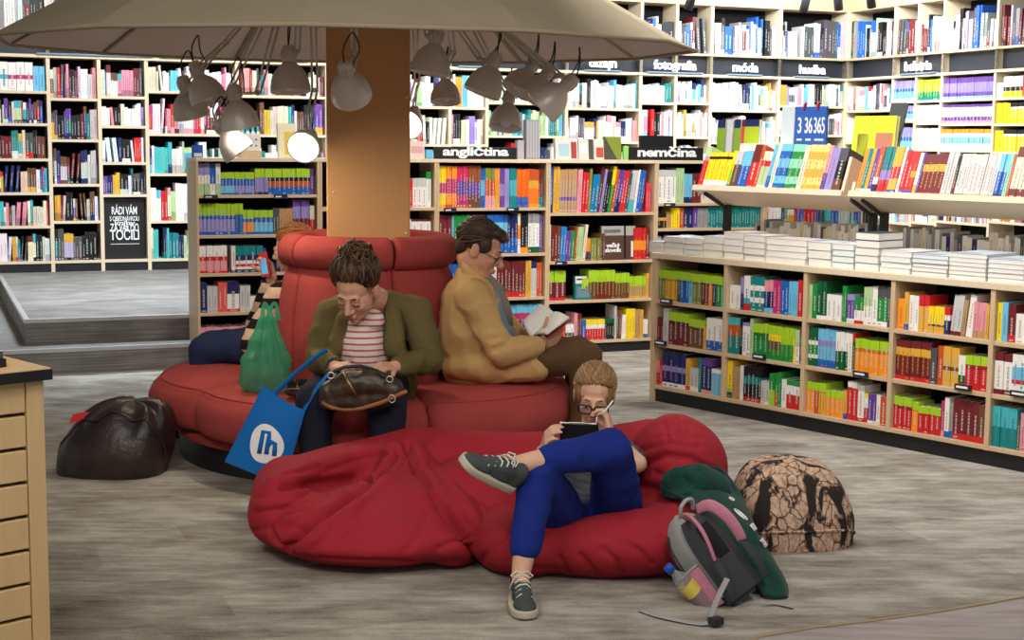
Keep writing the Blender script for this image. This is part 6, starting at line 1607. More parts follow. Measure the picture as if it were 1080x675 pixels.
# ================================================================== things carried, set down or on display
# ------------------------------------------------------------------ blue tote hanging from the woman's wrist
M['tote'] = fabric('blue_nonwoven_tote', srgb(20, 108, 188), .8, 900, .3, .08)
def tote():
    Yt = 6.03
    TLc, TRc, BLc, BRc = at(278, 406, Yt+.03), at(322, 433, Yt+.0), at(237, 487, Yt-.03), at(300, 512, Yt-.06)
    t = thing('tote_bag', 'bright blue tote bag with white rounded emblem leaning against the bench', 'bag', (BLc+BRc)/2)
    nrm = (TRc-TLc).cross(BLc-TLc).normalized(); nrm = nrm if nrm.y < 0 else -nrm
    W = lambda u, v: (TLc*(1-u)+TRc*u)*(1-v) + (BLc*(1-u)+BRc*u)*v
    def side(sgn):
        def fn(u, v):
            puff = .032*math.sin(PI*min(1, max(0, u)))**.6*(math.sin(PI*min(1, .12+v*.80))**.6)
            wr = .006*mnoise.noise(V((u*4, v*3+sgn, 7)))
            dip = V((0, 0, -.012))*math.sin(PI*u)*(1-v)**4
            return W(u, v) + nrm*sgn*(puff+.004+wr*math.sin(PI*u)) + dip
        return fn
    b = MB(); b.grid(side(1), 18, 18); b.grid(side(-1), 18, 18); b.build('bag_body', M['tote']).parent = t
    wl = at(347, 377, 6.20); wl2 = at(350, 392, 6.10)
    for a, e, s_, nm in ((W(.30, 0), V((wl.x-.005, wl.y-.02, wl.z+.035)), 1, 0), (W(.97, 0), wl2, -1, 0)):
        b = MB(); pts = [a + nrm*.005*s_ + (W(.5,.06)-W(.5,0))*.8, a, a*.6+e*.4 + V((-.008, 0, .006)), e*.85+a*.15 + V((-.006,0,.004)), e]
        b.tube(smooth_path(pts), .011, 8, flat=((.6,0,.8), .25, 1.1)); b.build('handle', M['tote']).parent = t
    # emblem: white blob with two joined strokes
    f = side(1); P_ = lambda u, v: f(u, v) + nrm*.0016
    b = MB(); cu_, cv_ = .53, .60; ru, rv = .30, .235
    ring = []
    for k in range(40):
        a = 2*PI*k/40; r = 1 + .05*math.cos(3*a+.8) + .03*math.sin(2*a)
        ring.append((cu_+ru*r*math.cos(a), cv_+rv*r*math.sin(a)))
    i0 = b.addv([P_(cu_, cv_)] + [P_(cu_+(u-cu_)*.5, cv_+(v-cv_)*.5) for u, v in ring] + [P_(u, v) for u, v in ring])
    for k in range(40):
        k2 = (k+1) % 40; b.face((i0, i0+1+k, i0+1+k2)); b.face((i0+1+k, i0+41+k, i0+41+k2, i0+1+k2))
    emb = b.build('emblem', M['white_letter']); emb.parent = t
    b = MB(); Q2 = lambda u, v: f(u, v) + nrm*.0032
    def stroke(pts, wu):
        pr = [Q2(u, v) for u, v in pts]; b.tube(pr, wu, 6, flat=(tuple(nrm), .08, 1.0))
    X = lambda x, y: (cu_+ru*x, cv_+rv*y)
    stroke([X(-.18, .62), X(-.28, .1), X(-.42, -.52), X(-.05, -.60), X(.02, -.40), X(.12, .12), X(.20, .50)], .011)
    stroke([X(.12, .05), X(.25, -.22), X(.48, -.20), X(.56, .08), X(.64, .42)], .011)
    b.build('emblem_strokes', M['tote']).parent = emb
    fix_children(t)
tote()

# ------------------------------------------------------------------ green plastic carrier bag on the bench
def plastic():
    mm = mat('green_translucent_plastic', srgb(140, 226, 194), .18, spec=.8); t_ = NT(mm)
    t_.b.inputs['Transmission Weight'].default_value = 0; out = [n for n in t_.t.nodes if n.type == 'OUTPUT_MATERIAL'][0]
    tr = t_.n('ShaderNodeBsdfTranslucent', Color=(*srgb(110, 226, 184), 1)); tp = t_.n('ShaderNodeBsdfTransparent', Color=(*srgb(176, 236, 214), 1))
    m1 = t_.n('ShaderNodeMixShader', Fac=.6); m2 = t_.n('ShaderNodeMixShader', Fac=.6)
    t_.l(t_.b.outputs[0], m1.inputs[1]); t_.l(tr.outputs[0], m1.inputs[2]); t_.l(m1.outputs[0], m2.inputs[1]); t_.l(tp.outputs[0], m2.inputs[2]); t_.l(m2.outputs[0], out.inputs['Surface'])
    Yp = 6.52; zb = .392
    bs_ = onz(280, 411, zb); t = thing('plastic_bag', 'crinkled green see-through plastic bag standing on the bench seat', 'bag', bs_)
    sc = bs_.y/F_PX
    prof = [(0, 25, 13), (.05, 27, 15), (.18, 27, 15), (.35, 24.5, 13), (.52, 19, 10), (.66, 13, 7.5), (.76, 10, 6), (.84, 7.5, 5)]
    Hh = (411-318)*sc
    def fn(u, v):
        k = v*(len(prof)-1); i = min(int(k), len(prof)-2); f = k-i
        z = prof[i][0]*(1-f)+prof[i+1][0]*f; a = prof[i][1]*(1-f)+prof[i+1][1]*f; d = prof[i][2]*(1-f)+prof[i+1][2]*f
        th = 2*PI*u
        fold = 1 + .20*math.sin(th*8+1+3*z)*(z**.8) + .16*mnoise.noise(V((math.cos(th)*2.4, math.sin(th)*2.4, z*7))) + .05*abs(mnoise.noise(V((math.cos(th)*7, math.sin(th)*7, z*16))))
        sh = 3.5*z
        p = V(((math.cos(th)*a*fold+sh)*sc, math.sin(th)*d*fold*sc*1.3, z*Hh))
        return p
    b = MB(); b.grid(fn, 72, 34, cu=True); b.build('bag_body', mm, t)
    for (x0, x1, xt, y_) in ((-3, 6, -.5, -.006), (2, 13, 9, .012)):
        b = MB(); n = 16; pts = []
        for k in range(n+1):
            f = k/n; x = (x0*(1-f)+x1*f)*1.0 + (xt-(x0+x1)/2)*math.sin(PI*f)
            pts.append(V(((x+1)*sc, y_, Hh*(.80 + .20*math.sin(PI*f)**.7))))
        b.tube(pts, [.012-.005*math.sin(PI*k/n) for k in range(n+1)], 8, flat=((0,1,0), .35, 1.0)); b.build('bag_handle', mm, t)
    # packed things showing through
    for k, (dx, dy, w, h, cc) in enumerate(((-.03, .0, .13, .075, srgb(150, 60, 60)), (.05, .012, .07, .05, srgb(200, 190, 150)))):
        pass
    b = MB(); b.bbox((-.085, -.035, .004), (.06, .035, .062), .008); o = b.build('packed_box', mat('dull_red_box', srgb(140, 58, 60), .6), t)
plastic()
# black shiny things beside it
q = onz(316, 419, .392)
t = thing('purse', 'small black and red patterned purse lying on the seat behind the tote', 'purse', q, -.3)
b = MB(); b.M = None
me_b = MB(); me_b.ell((0, 0, .022), (.075, .045, .022)); me_b.ell((.03, .0, .024), (.05, .04, .02)); 
o = mesh_obj('purse_body', blob(me_b, .005, 5), mat('black_red_print', srgb(52, 22, 24), .45), t)
b = MB(); b.tube([(-.072, 0, .026), (-.03, -.03, .042), (.03, -.03, .044), (.075, .0, .03)], .003, 6); b.build('zip', M['metal'], t)
t = thing('sunglasses', 'black sunglasses resting on the small purse by the green bag', 'sunglasses', q + V((.0, .0, .056)), -.35)
for sx_ in (-1, 1):
    b = MB(); b.tube([(sx_*.034+.027*math.cos(2*PI*k/18), -.02, .008+.021*math.sin(2*PI*k/18)) for k in range(18)], .005, 8, closed=True); b.build('rim', mat('black_gloss_plastic', (.01,.01,.011), .12), t)
    b = MB(); b.lathe([(.0, .0), (.025, .0)], 18); 
    b = MB(); b.ell((sx_*.034, -.02, .008), (.026, .003, .020)); b.build('lens', mat('dark_lens', (.01,.008,.008), .08), t)
    b = MB(); b.tube([(sx_*.062, -.02, .012), (sx_*.066, .05, .012), (sx_*.060, .10, .0)], .004, 6); b.build('temple', mat('black_gloss_plastic', (.01,.01,.011), .12), t)
b = MB(); b.tube([(-.008, -.022, .012), (.008, -.022, .012)], .004, 6); b.build('bridge', M['dark_metal'], t)

# ------------------------------------------------------------------ brown leather handbag on the lap
def handbag():
    lm = mat('dark_brown_leather', (.03,.022,.016), .4, spec=.5); n_ = NT(lm)
    n1 = n_.noise(n_.coord(), 18, 5, .6, .4); n_.color(n_.ramp(n1, [(.35, srgb(36, 30, 26)), (.6, srgb(66, 52, 40)), (.8, srgb(108, 82, 58))])); n_.bump(n_.noise(n_.coord(), 40, 4), .3, .01)
    tan = mat('tan_leather_trim', srgb(150, 100, 62), .5)
    Yh = 5.98; cpt = at(383, 414, Yh); sc = Yh/F_PX
    t = thing('handbag', 'slouchy dark brown leather handbag with tan trim on the woman\'s lap', 'handbag', cpt + V((0, .0, -.09)))
    Xp = lambda px, py, dy=0: at(px, py, Yh+dy)
    b = MB()
    chain(b, [Xp(350, 413), Xp(372, 405), Xp(395, 404), Xp(414, 410)], [.052, .062, .060, .046])
    chain(b, [Xp(347, 422), Xp(375, 421), Xp(402, 418), Xp(416, 414)], [.040, .052, .050, .040]); b.ell(Xp(376, 397), (.07, .04, .03))
    me = blob(b, .006, 8); sculpt(me, [([Xp(363, 395, -.06), Xp(371, 407, -.07), Xp(378, 417, -.06)], .006, .008), ([Xp(345, 410, -.05), Xp(352, 425, -.05)], .006, .01), ([Xp(395, 400, -.06), Xp(410, 408, -.06)], .006, .01)], .004, 12, (1,1,1), .003, 25, None, 6)
    o = mesh_obj('bag_body', me, lm); o.parent = t
    from mathutils.bvhtree import BVHTree
    bv = BVHTree.FromPolygons([v.co for v in me.vertices], [tuple(p.vertices) for p in me.polygons])
    def onb(px, py, off=.003):
        h = bv.ray_cast(CAM, ray(px, py).normalized())
        return h[0]+h[1]*off if h[0] is not None else at(px, py, Yh-.04)
    b = MB(); b.tube([onb(340, 424), onb(350, 429.5), onb(365, 431.5), onb(382, 430), onb(400, 425), onb(413, 419.5), at(421, 416, Yh-.05), at(429, 412.5, Yh-.06)], .0085, 8, flat=((0,1,0), .4, 1.0)); b.build('tan_strap', tan).parent = t
    b = MB(); p = onb(413, 419.5, .008); b.tube([p + V((.014*math.cos(a), -.002, .016*math.sin(a))) for a in [2*PI*k/12 for k in range(12)]], .0025, 6, closed=True); b.build('buckle', M['metal']).parent = t
    b = MB(); b.tube([onb(362, 393), onb(366, 400), onb(371, 409), onb(376, 418)], .004, 6); b.build('zip', mat('brass_zip', srgb(190, 150, 90), .3, .8)).parent = t
    b = MB(); b.tube([at(348, 398, Yh-.01), at(353, 391, Yh-.02), at(364, 387, Yh+.01), at(380, 386, Yh+.03), at(392, 389, Yh), at(404, 396, Yh-.02), at(412, 401, Yh-.01)], .008, 8); b.build('handle', M['dark_shoe']).parent = t
    for px, py in ((349, 396), (411, 400)):
        b = MB(); p = at(px, py, Yh-.045); b.tube([p + V((.013*math.cos(a), 0, .013*math.sin(a))) for a in [2*PI*k/12 for k in range(12)]], .003, 6, closed=True); b.build('ring', M['metal']).parent = t
    fix_children(t)
handbag()

# ------------------------------------------------------------------ backpack on the floor
def backpack():
    grey = fabric('light_grey_pack_cloth', srgb(172, 172, 172), .8, 500, .3, .08); dk = fabric('charcoal_pack_cloth', srgb(66, 68, 74), .85, 500, .4, .1); pk = fabric('pink_pack_cloth', srgb(206, 136, 160), .85, 500, .3, .1); blk = fabric('black_mesh_padding', srgb(34, 34, 38), .95, 300, .5, .2)
    base = onz(775, 650, 0)
    t = thing('backpack', 'grey and pink school backpack standing on the carpet against the bean bag', 'backpack', base)
    up = V((-.58, .26, .78)).normalized(); nrm = V((.62, -.78, 0)); nrm = (nrm-up*nrm.dot(up)).normalized(); rt = up.cross(nrm); rt = rt if rt.x > 0 else -rt
    # local axes: x right across the back panel, y away from the panel (into the pack), z up
    Q = Matrix((rt, -nrm, up)).transposed().to_4x4()
    o0 = onz(791, 643, .0) + V((.0, .05, .030)); Q.translation = o0
    # body: rounded box narrowing to the top
    b = MB(); b.M = Q
    w, d, h = .088, .15, .352
    def ring(z, k): return w*k, d*k
    def bodyfn(u, v):
        th = 2*PI*u; e = .55; cs, sn = math.cos(th), math.sin(th)
        k = 1.0 if v < .55 else math.sqrt(max(0.0, 1-((v-.55)/.45)**2.2)); k *= .86+.14*min(1, v/.12)
        x = w*math.copysign(abs(cs)**e, cs)*(k*.92+.08*0) ; y = d/2 + d/2*math.copysign(abs(sn)**e, sn)*max(.25*k, k)
        return V((x + .004*mnoise.noise(V((x*20, y*20, v*8))), y + .006*mnoise.noise(V((x*14, v*7, y*10+4))), h*v))
    b.grid(bodyfn, 56, 30, cu=True); b.poly([bodyfn(i/56, 0) for i in reversed(range(56))]); b.build('pack_body', grey).parent = t
    # back panel
    b = MB(); b.M = Q
    def panel(u, v):
        z = .015 + v*(h-.05); k = 1 if z/h < .55 else math.sqrt(max(0, 1-((z/h-.55)/.48)**2.2))
        x = (u-.5)*2*w*.93*k
        return V((x, -.004 - .022*math.sin(PI*u)**.5*math.sin(PI*min(1, max(0, v*.96+.02)))**.5, z))
    b.grid(panel, 20, 26); b.build('back_panel', dk).parent = t
    b = MB(); b.M = Q
    b.grid(lambda u, v: panel(.30+.40*u, .46+.42*v) + V((0, -.010*math.sin(PI*u)**.5*math.sin(PI*v)**.5, 0)), 12, 14); b.build('mesh_pad', blk).parent = t
    # bottom boot
    b = MB(); b.M = Q; b.grid(lambda u, v: bodyfn(u, v*.13) + V((0, 0, 0)) + (bodyfn(u, v*.13)-V((0, d/2, h*v*.13)))*.03, 56, 5, cu=True); b.build('base_panel', M['dark_shoe'] if False else dk).parent = t
    # shoulder straps
    for sx_, spread in ((-1, 1), (1, 1)):
        x0 = sx_*.044
        pts = [V((x0*.7, -.005, h*.93)), V((x0*1.0, -.06, h*.90)), V((x0*1.25, -.085, h*.76)), V((x0*1.45, -.082, h*.60)), V((x0*1.55, -.065, h*.46))]
        b = MB(); b.M = Q; b.tube(smooth_path(pts), smooth_vals([.016, .020, .021, .019, .017]), 10, flat=((0,1,0), .35, 1.05)); s_ = b.build('shoulder_strap', pk); s_.parent = t
        low_ = [V((x0*1.55, -.066, h*.47)), V((x0*1.62, -.066, h*.32)), V((x0*1.75, -.055, h*.17)), V((x0*1.8, -.035, h*.05))]
        b = MB(); b.M = Q; b.tube(smooth_path(low_), smooth_vals([.017, .017, .016, .014]), 8, flat=((0,1,0), .25, 1.05)); b.build('strap_webbing', dk).parent = s_
    b = MB(); b.M = Q; b.tube(smooth_path([(-.03, .01, h*.955), (-.028, -.02, h*1.03), (0, -.03, h*1.06), (.028, -.02, h*1.03), (.03, .01, h*.955)]), .007, 8); b.build('grab_handle', grey).parent = t
    # side pocket with bottle
    b = MB(); b.M = Q
    def pocket(u, v):
        y = .012 + u*(d*.80); z = .03 + v*.15
        return V((-w*.95 - .040*math.sin(PI*u)**.6*(.7+.3*v), y, z - .02*u*v))
    b.grid(pocket, 14, 10); b.build('side_pocket', pk).parent = t
    b = MB(); b.M = Q; b.tube([pocket(u/14, 1) for u in range(15)], .005, 6); b.build('pocket_binding', grey).parent = t
    for uu in (.47, .42):
        b = MB(); b.M = Q; b.tube([bodyfn(uu, .42+.045*k)*1.0 + V((-.002, 0, 0)) for k in range(11)], .0035, 6); b.build('zip', dk).parent = t
    # loose webbing on the floor
    def ribbon(pts, wd, nm, mm):
        b = MB(); b.tube(smooth_path(pts), wd, 8, flat=((0,0,1), .12, 1)); b.build(nm, mm).parent = t
    g = lambda px, py, z=.006: onz(px, py, z)
    ribbon([g(676, 643), g(690, 648), g(715, 654), g(740, 658), g(752, 655, .015)], .016, 'loose_strap', grey)
    ribbon([g(803, 632, .03), g(818, 637), g(836, 641)], .010, 'loose_strap', grey)
    b = MB(); p = g(755, 655, .02); b.M = Matrix.Translation(p) @ Matrix.Rotation(.5, 4, 'Z'); b.bbox((-.022, -.016, -.012), (.022, .016, .012), .004); b.build('buckle', M['dark_metal']).parent = t
    ribbon([at(767, 610, 4.60), at(757, 630, 4.58), g(748, 652, .012)], .014, 'strap_webbing', grey)
    fix_children(t)
    # water bottle in the pocket
    bb = Q @ V((-w*.95-.020, .070, .050)); 
    bt = thing('water_bottle', 'clear plastic water bottle with blue cap in the backpack side pocket', 'bottle', bb)
    Qr = frame(V((0,1,0)), up + V((-.25, -.05, 0))).to_4x4()
    pet = mat('clear_plastic', (.9,.95,1), .08); pet.node_tree.nodes['Principled BSDF'].inputs['Transmission Weight'].default_value = .85; pet.node_tree.nodes['Principled BSDF'].inputs['IOR'].default_value = 1.25
    b = MB(); b.M = Qr; b.lathe([(.001, 0), (.028, 0), (.031, .01), (.029, .05), (.031, .06), (.031, .11), (.027, .135), (.014, .155), (.013, .17)], 24); b.build('bottle_body', pet, bt)
    b = MB(); b.M = Qr; b.lathe([(.001, .196), (.015, .195), (.0165, .19), (.0165, .168), (.013, .168)], 20); b.build('cap', mat('blue_cap', srgb(30, 90, 190), .4), bt)
    b = MB(); b.M = Qr; b.lathe([(.0315, .062), (.0315, .108)], 24); b.build('bottle_label', mat('yellow_blue_label', srgb(220, 200, 90), .5), bt)
backpack()

# ------------------------------------------------------------------ dark green hoodie draped over the bean bag
def hoodie():
    gm = fabric('bottle_green_fleece', srgb(22, 66, 58), .95, 500, .5, .15, .1)
    rows = [  # (px, py, Y) across, from the hood down to the hem
     [(700, 508, 5.32), (716, 494, 5.42), (740, 490, 5.48), (757, 494, 5.46), (768, 506, 5.42)],
     [(702, 520, 5.26), (722, 512, 5.28), (748, 508, 5.32), (768, 514, 5.32), (782, 528, 5.28)],
     [(722, 530, 5.16), (742, 530, 5.12), (762, 530, 5.14), (782, 540, 5.16), (793, 552, 5.16)],
     [(745, 552, 5.03), (764, 552, 4.99), (784, 556, 5.0), (797, 566, 5.06), (803, 576, 5.10)],
     [(768, 580, 4.93), (786, 580, 4.90), (803, 584, 4.94), (814, 592, 4.99), (816, 600, 5.04)],
     [(790, 606, 4.88), (806, 606, 4.85), (818, 609, 4.88), (826, 614, 4.94), (825, 618, 4.98)],
     [(806, 630, 4.80), (818, 631, 4.79), (826, 632, 4.81), (830, 631, 4.86), (829, 628, 4.92)]]
    G = []
    for r in rows:
        gr = []
        for px, py, Y in r:
            d = ray(px, py).normalized(); h = bag2.ray_cast(CAM, d); p_ = at(px, py, Y)
            if h[0] and (h[1]-CAM).length - .03 < (p_-CAM).length: p_ = h[1] - d*.03
            gr.append(p_)
        G.append(gr)
    def cat(a, b_, c_, d_, f): return .5*((2*b_)+(c_-a)*f+(2*a-5*b_+4*c_-d_)*f*f+(3*b_-a-3*c_+d_)*f**3)
    def samp(L, x):
        n = len(L)-1; k = x*n; i = min(int(k), n-1); f = k-i
        return cat(L[max(0, i-1)], L[i], L[i+1], L[min(n, i+2)], f)
    def fn(u, v):
        col = [samp(r, u) for r in G]; p = samp(col, v)
        n = V((.2, -.7, .6)).normalized()
        return p + n*(.010*mnoise.noise(V((u*5, v*7, 2))) + .007*math.sin(u*9+v*4)*math.sin(PI*v))
    t = thing('hoodie', 'bottle green hoodie with white lettering draped over bean bag behind the backpack', 'hoodie', V((G[-1][2].x, G[-1][2].y, 0)))
    b = MB(); b.grid(fn, 28, 44); o = b.build('body_cloth', gm); md = o.modifiers.new('t', 'SOLIDIFY'); md.thickness = .024; md.offset = 0; md = o.modifiers.new('s', 'SUBSURF'); md.levels = 1; md.render_levels = 1; o.parent = t
    # hood: a rolled opening
    def onbag(px, py, k):
        d = ray(px, py).normalized(); h = bag2.ray_cast(CAM, d); return (h[1] if h[0] else at(px, py, 5.35)) - d*k
    hp = [onbag(*q, .03) for q in ((700, 514), (703, 502), (713, 495), (726, 497), (731, 508), (726, 520), (713, 524), (703, 522))]
    b = MB()
    chain(b, [onbag(718, 508, .01), onbag(738, 508, .02), onbag(756, 516, .03)], [.058, .066, .058]); chain(b, hp + [hp[0]], [.016]*9)
    me = blob(b, .007, 8); sculpt(me, [([onbag(712, 509, .06), onbag(720, 509, .06)], .045, .028), ([onbag(738, 496, .08), onbag(742, 520, .08)], .010, .012)], .004, 10, (1,1,1), 0, 1, None, 3)
    mesh_obj('hood', me, gm).parent = t
    # lettering lying on the cloth
    def onc(u, v):
        p = fn(u, v); e = .01
        du = (fn(u+e, v)-p).normalized(); dv = (fn(u, v+e)-p).normalized(); n = dv.cross(du).normalized(); n = n if n.y < 0 else -n
        return p, du, dv, n
    def text(txt, u, v, size, ang):
        p, du, dv, n = onc(u, v)
        x = (du*math.cos(ang) - dv*math.sin(ang)).normalized(); x = (x-n*x.dot(n)).normalized(); y = n.cross(x)
        o = letters(txt, size, M['white_letter'], None, 'lettering', (0,0,0), (0,0,0), .03, .002)
        mm_ = Matrix((x, y, n)).transposed().to_4x4(); mm_.translation = p + n*.016
        o.matrix_world = mm_; o.parent = t
    text('ION', .60, .53, .036, .5); text('T SE', .62, .625, .042, .5); text('O', .62, .33, .03, .5)
    p, du, dv, n = onc(.56, .43); b = MB()
    for k in range(3):
        r = .024-.008*k
        b.tube([p + n*.016 + (du*math.cos(a)*r*.8 + dv*math.sin(a)*r*1.5) for a in [2*PI*j/20 for j in range(20)]], .0035, 6, closed=True, flat=(tuple(n), .3, 1))
    b.build('crest', M['white_letter']).parent = t
    fix_children(t)
hoodie()

# ------------------------------------------------------------------ books and signs shown face out
def face_book(P, px0, px1, py0, py1, off, z0, th, label, cover, mark=(), tilt=.12, group=None, spine=None):
    s0, _ = P.sz(px0, (py0+py1)/2, off); s1, zt = P.sz(px1, py0, off); h = zt-z0
    o = MB(); w = s1-s0
    h = h/math.cos(tilt)
    o.box((0, 0, 0), (w, .0025, h), 0, cover); o.box((0, th-.0025, 0), (w, th, h), 0, cover); o.box((0, 0, 0), (.002, th, h), 0, spine or shade(cover, .8)); o.box((.002, .0025, .003), (w-.004, th-.0025, h-.004), 0, PG)
    for (u0, u1, v0, v1, cc) in mark: o.quad((w*u0, -.0008, h*v0), (w*u1, -.0008, h*v0), (w*u1, -.0008, h*v1), (w*u0, -.0008, h*v1), 0, cc)
    ob = o.build('book', M['tint'], None, True)
    ob.matrix_world = Matrix.Translation(P.w(s0, off, z0+.001)) @ Matrix.Rotation(P.a, 4, 'Z') @ Matrix.Rotation(-tilt, 4, 'X')
    assert label not in USED_LABELS; USED_LABELS.add(label)
    tag(ob, label, 'book', group); return ob, w, h
gT = 'books shown face out on top of the middle bookcase'
TZ = MB_T
face_book(MBK, 432, 448, 149, 168, .10, TZ, .03, 'pink-covered book facing out beside the pillar on the middle bookcase', srgb(222,196,190), ((.1,.9,.3,.7,srgb(206,160,160)),), .1, gT)
face_book(MBK, 449.5, 457, 158, 168, .10, TZ, .03, 'small pale blue book squeezed next to the anglictina sign', c['lblue'], (), .1, gT)
face_book(MBK, 546, 553, 148, 168, .08, TZ, .05, 'small grey-lilac box-like book just past the anglictina sign', srgb(176,168,176), (), .05, gT)
face_book(MBK, 555, 570, 126.5, 168.5, .08, TZ, .06, 'tall grey ring-patterned volume standing past the anglictina sign', srgb(150,148,152), tuple((.1+.2*k, .18+.2*k, .05, .95, srgb(180,178,182)) for k in range(5)), .02, gT)
face_book(MBK, 586, 610, 146.5, 168.5, .10, TZ, .03, 'cream book with blue picture and red edge, facing out', srgb(214,206,196), ((.15,.62,.15,.75,srgb(160,190,205)),(.7,.95,.05,.85,srgb(160,60,60))), .12, gT)
face_book(MBK, 610.5, 626, 147, 168.5, .10, TZ, .03, 'cream and dark brown narrow book facing out', srgb(206,202,190), ((.7,1,.0,1,srgb(80,70,60)),(.1,.6,.3,.8,srgb(228,226,220))), .12, gT)
face_book(MBK, 627, 638, 147, 168.5, .10, TZ, .03, 'cream book with a red picture beside the olive one', srgb(226,218,204), ((.2,.9,.1,.6,srgb(186,80,70)),), .12, gT)
o, w_, h_ = face_book(MBK, 638.5, 656, 144.5, 168.5, .08, TZ, .035, 'olive and dark diagonal-split book facing out near the nemcina sign', srgb(130,140,50), (), .1, gT)
b = MB(); b.poly([(0, -.001, h_), (w_*.75, -.001, 0), (0, -.001, 0)], 0, srgb(76,72,66)); x = b.build('cover_print', M['tint'], o, True)
face_book(MBK, 658, 664, 154, 168.5, .10, TZ, .02, 'narrow bright green book touching the nemcina sign', srgb(150,220,110), (), .08, gT)
face_book(MBK, 293.5, 313, 130.5, 169, .10, TZ, .03, 'yellow and white picture book facing out behind the lit lamp', srgb(236,226,190), ((.35,.95,.1,.75,srgb(232,190,80)),), .12, gT)
face_book(MBK, 203.5, 214, 153, 168, .09, TZ, .05, 'blue patterned boxed book at the steps end of the middle bookcase top', srgb(40,80,170), ((.1,.9,.05,.35,srgb(200,205,220)),), .05, gT)
t = thing('display_box', 'pale wooden-based display box under the low tilted lamp', 'display box', MBK.w(MBK.sz(254, 168, .1)[0], .1, TZ), MBK.a)
w = MBK.sz(276, 168, .1)[0]-MBK.sz(254, 168, .1)[0]
b = MB(); b.bbox((0, 0, 0), (w, .12, .045), .003); b.build('wood_base', M['wood'], t)
b = MB(); b.bbox((.004, .005, .046), (w-.004, .115, .16), .004)
for i in range(3):
    for j in range(2): b.ell((w*(.25+.25*i), .003, .08+.04*j), (.006, .003, .006), None, 8, 6, 1)
b.build('white_case', [mat('white_card', (.8,.79,.76), .6), M['dark_metal']], t)
def top_sign(px0, px1, py0, txt, lab):
    s0, _ = MBK.sz(px0, 162, .02); s1, z1 = MBK.sz(px1, py0, .02)
    t = thing('section_sign', lab, 'sign', MBK.w(s0, .02, TZ), MBK.a, 'black section signs on the middle bookcase')
    b = MB(); b.bbox((0, 0, .0), (s1-s0, .018, z1-TZ), .002); b.build('board', M['black'], t)
    letters(txt, (z1-TZ)*.98, emit_white if False else M['white_letter'], t, 'lettering', ((s1-s0)*.5, -.001, .010), bold=.035, depth=.001, width=(s1-s0)*.80)
top_sign(458, 545, 155.5, 'angli\u010dtina', 'black anglictina sign with white letters on the middle bookcase')
top_sign(664, 742, 156, 'nem\u010dina', 'black nemcina sign with white letters on the middle bookcase')
face_book(MBK, 676, 711, 143.5, 158, .16, TZ, .03, 'plain black board-like book standing behind the nemcina sign', c['black'], (), .06, gT)
# dictionary display in the third unit, teal book below
z2 = MIDZ[3][2]; z1_ = MIDZ[3][1]
o, w_, h_ = face_book(MBK, 635, 659, 238.5, 275, .03, z2, .045, 'big brown slovnik dictionary facing out, grey band on top', srgb(84,58,50), ((0,1,.72,1,srgb(166,166,160)),(.1,.85,.80,.90,srgb(110,112,110))), .06)
letters('ve\u013ek\u00fd', h_*.17, M['white_letter'], o, 'lettering', (w_*.5, -.002, h_*.34), bold=.03, depth=.0006, width=w_*.62); letters('slovn\u00edk', h_*.17, M['white_letter'], o, 'lettering', (w_*.5, -.002, h_*.20), bold=.03, depth=.0006, width=w_*.74)
face_book(MBK, 660, 670.5, 238.5, 275, .04, z2, .05, 'second brown dictionary showing its spine beside the slovnik', srgb(84,58,50), ((0,1,.72,1,srgb(166,166,160)),(.55,.8,.08,.55,srgb(220,216,206))), .03)
face_book(MBK, 606.5, 624, 291, 316, .02, z1_, .03, 'teal dictionary with white header facing out among lime-topped spines', srgb(20,120,116), ((.04,.96,.68,.98,srgb(226,222,216)),(.12,.7,.82,.9,srgb(60,60,64)),(.72,.96,.84,.98,srgb(190,50,50)),(.12,.9,.1,.55,srgb(110,130,150))), .05)
# on top of the display rack
rkOff = RTOPY
s0 = LB.sz(838, 128, rkOff+.10)[0]; s1, zt = LB.sz(872, 112, rkOff+.10)
t = thing('calendar', 'blue ring-bound calendar reading 3 36 365 on the display rack', 'calendar', LB.w(s0, rkOff+.10, RTOPZ), LB.a)
hw_ = s1-s0; hh = zt-RTOPZ
b = MB(); b.bbox((0, 0, 0), (hw_, .02, hh), .003); b.build('cover', mat('calendar_blue', srgb(44, 92, 176), .45), t)
for txt, u, ww in (('3', .17, .12), ('36', .45, .24), ('365', .79, .34)): letters(txt, hh*.42, M['white_letter'], t, 'lettering', (hw_*u, -.001, hh*.42), bold=.01, depth=.001, width=hw_*ww)
for u, ww in ((.17, .16), (.45, .16), (.79, .28), (.5, .3)):
    b = MB(); zz = hh*(.36 if u != .5 else .18); b.box((hw_*(u-ww/2), -.001, zz), (hw_*(u+ww/2), 0, zz+hh*.035)); b.build('caption_bar', M['white_letter'], t)
for u in (.3, .72):
    b = MB(); b.tube([(hw_*u, -.006, hh*.94), (hw_*u+.01, -.012, hh*1.04), (hw_*u, .012, hh*1.08), (hw_*u-.01, .024, hh*1.0)], .006, 8); b.tube([(hw_*u, -.005, .012), (hw_*u, -.012, -.0+.004)], .008, 8); b.build('red_ribbon', mat('red_ribbon', srgb(200, 40, 60), .6), t)
gR = 'large books shown face out on the display rack'
face_book(LB, 822.5, 837, 113, 145, rkOff+.11, RTOPZ, .02, 'pale grey board-like book beside the blue calendar', srgb(196,206,210), (), .06, gR)
o, w_, h_ = face_book(LB, 898, 943, 122, 147, rkOff+.08, RTOPZ, .03, 'big yellow-green book with pink blob pictures facing out on the display rack', srgb(226,222,60), ((.0,.5,.0,1,srgb(206,220,60)),(.55,.95,.0,.62,srgb(196,130,110)),(.12,.38,.0,.6,srgb(176,130,110))), .12, gR)
face_book(LB, 928, 946, 108, 150, rkOff+.20, RTOPZ, .015, 'dark tilted book cover behind the big yellow book', srgb(70,76,74), (), .3, gR)
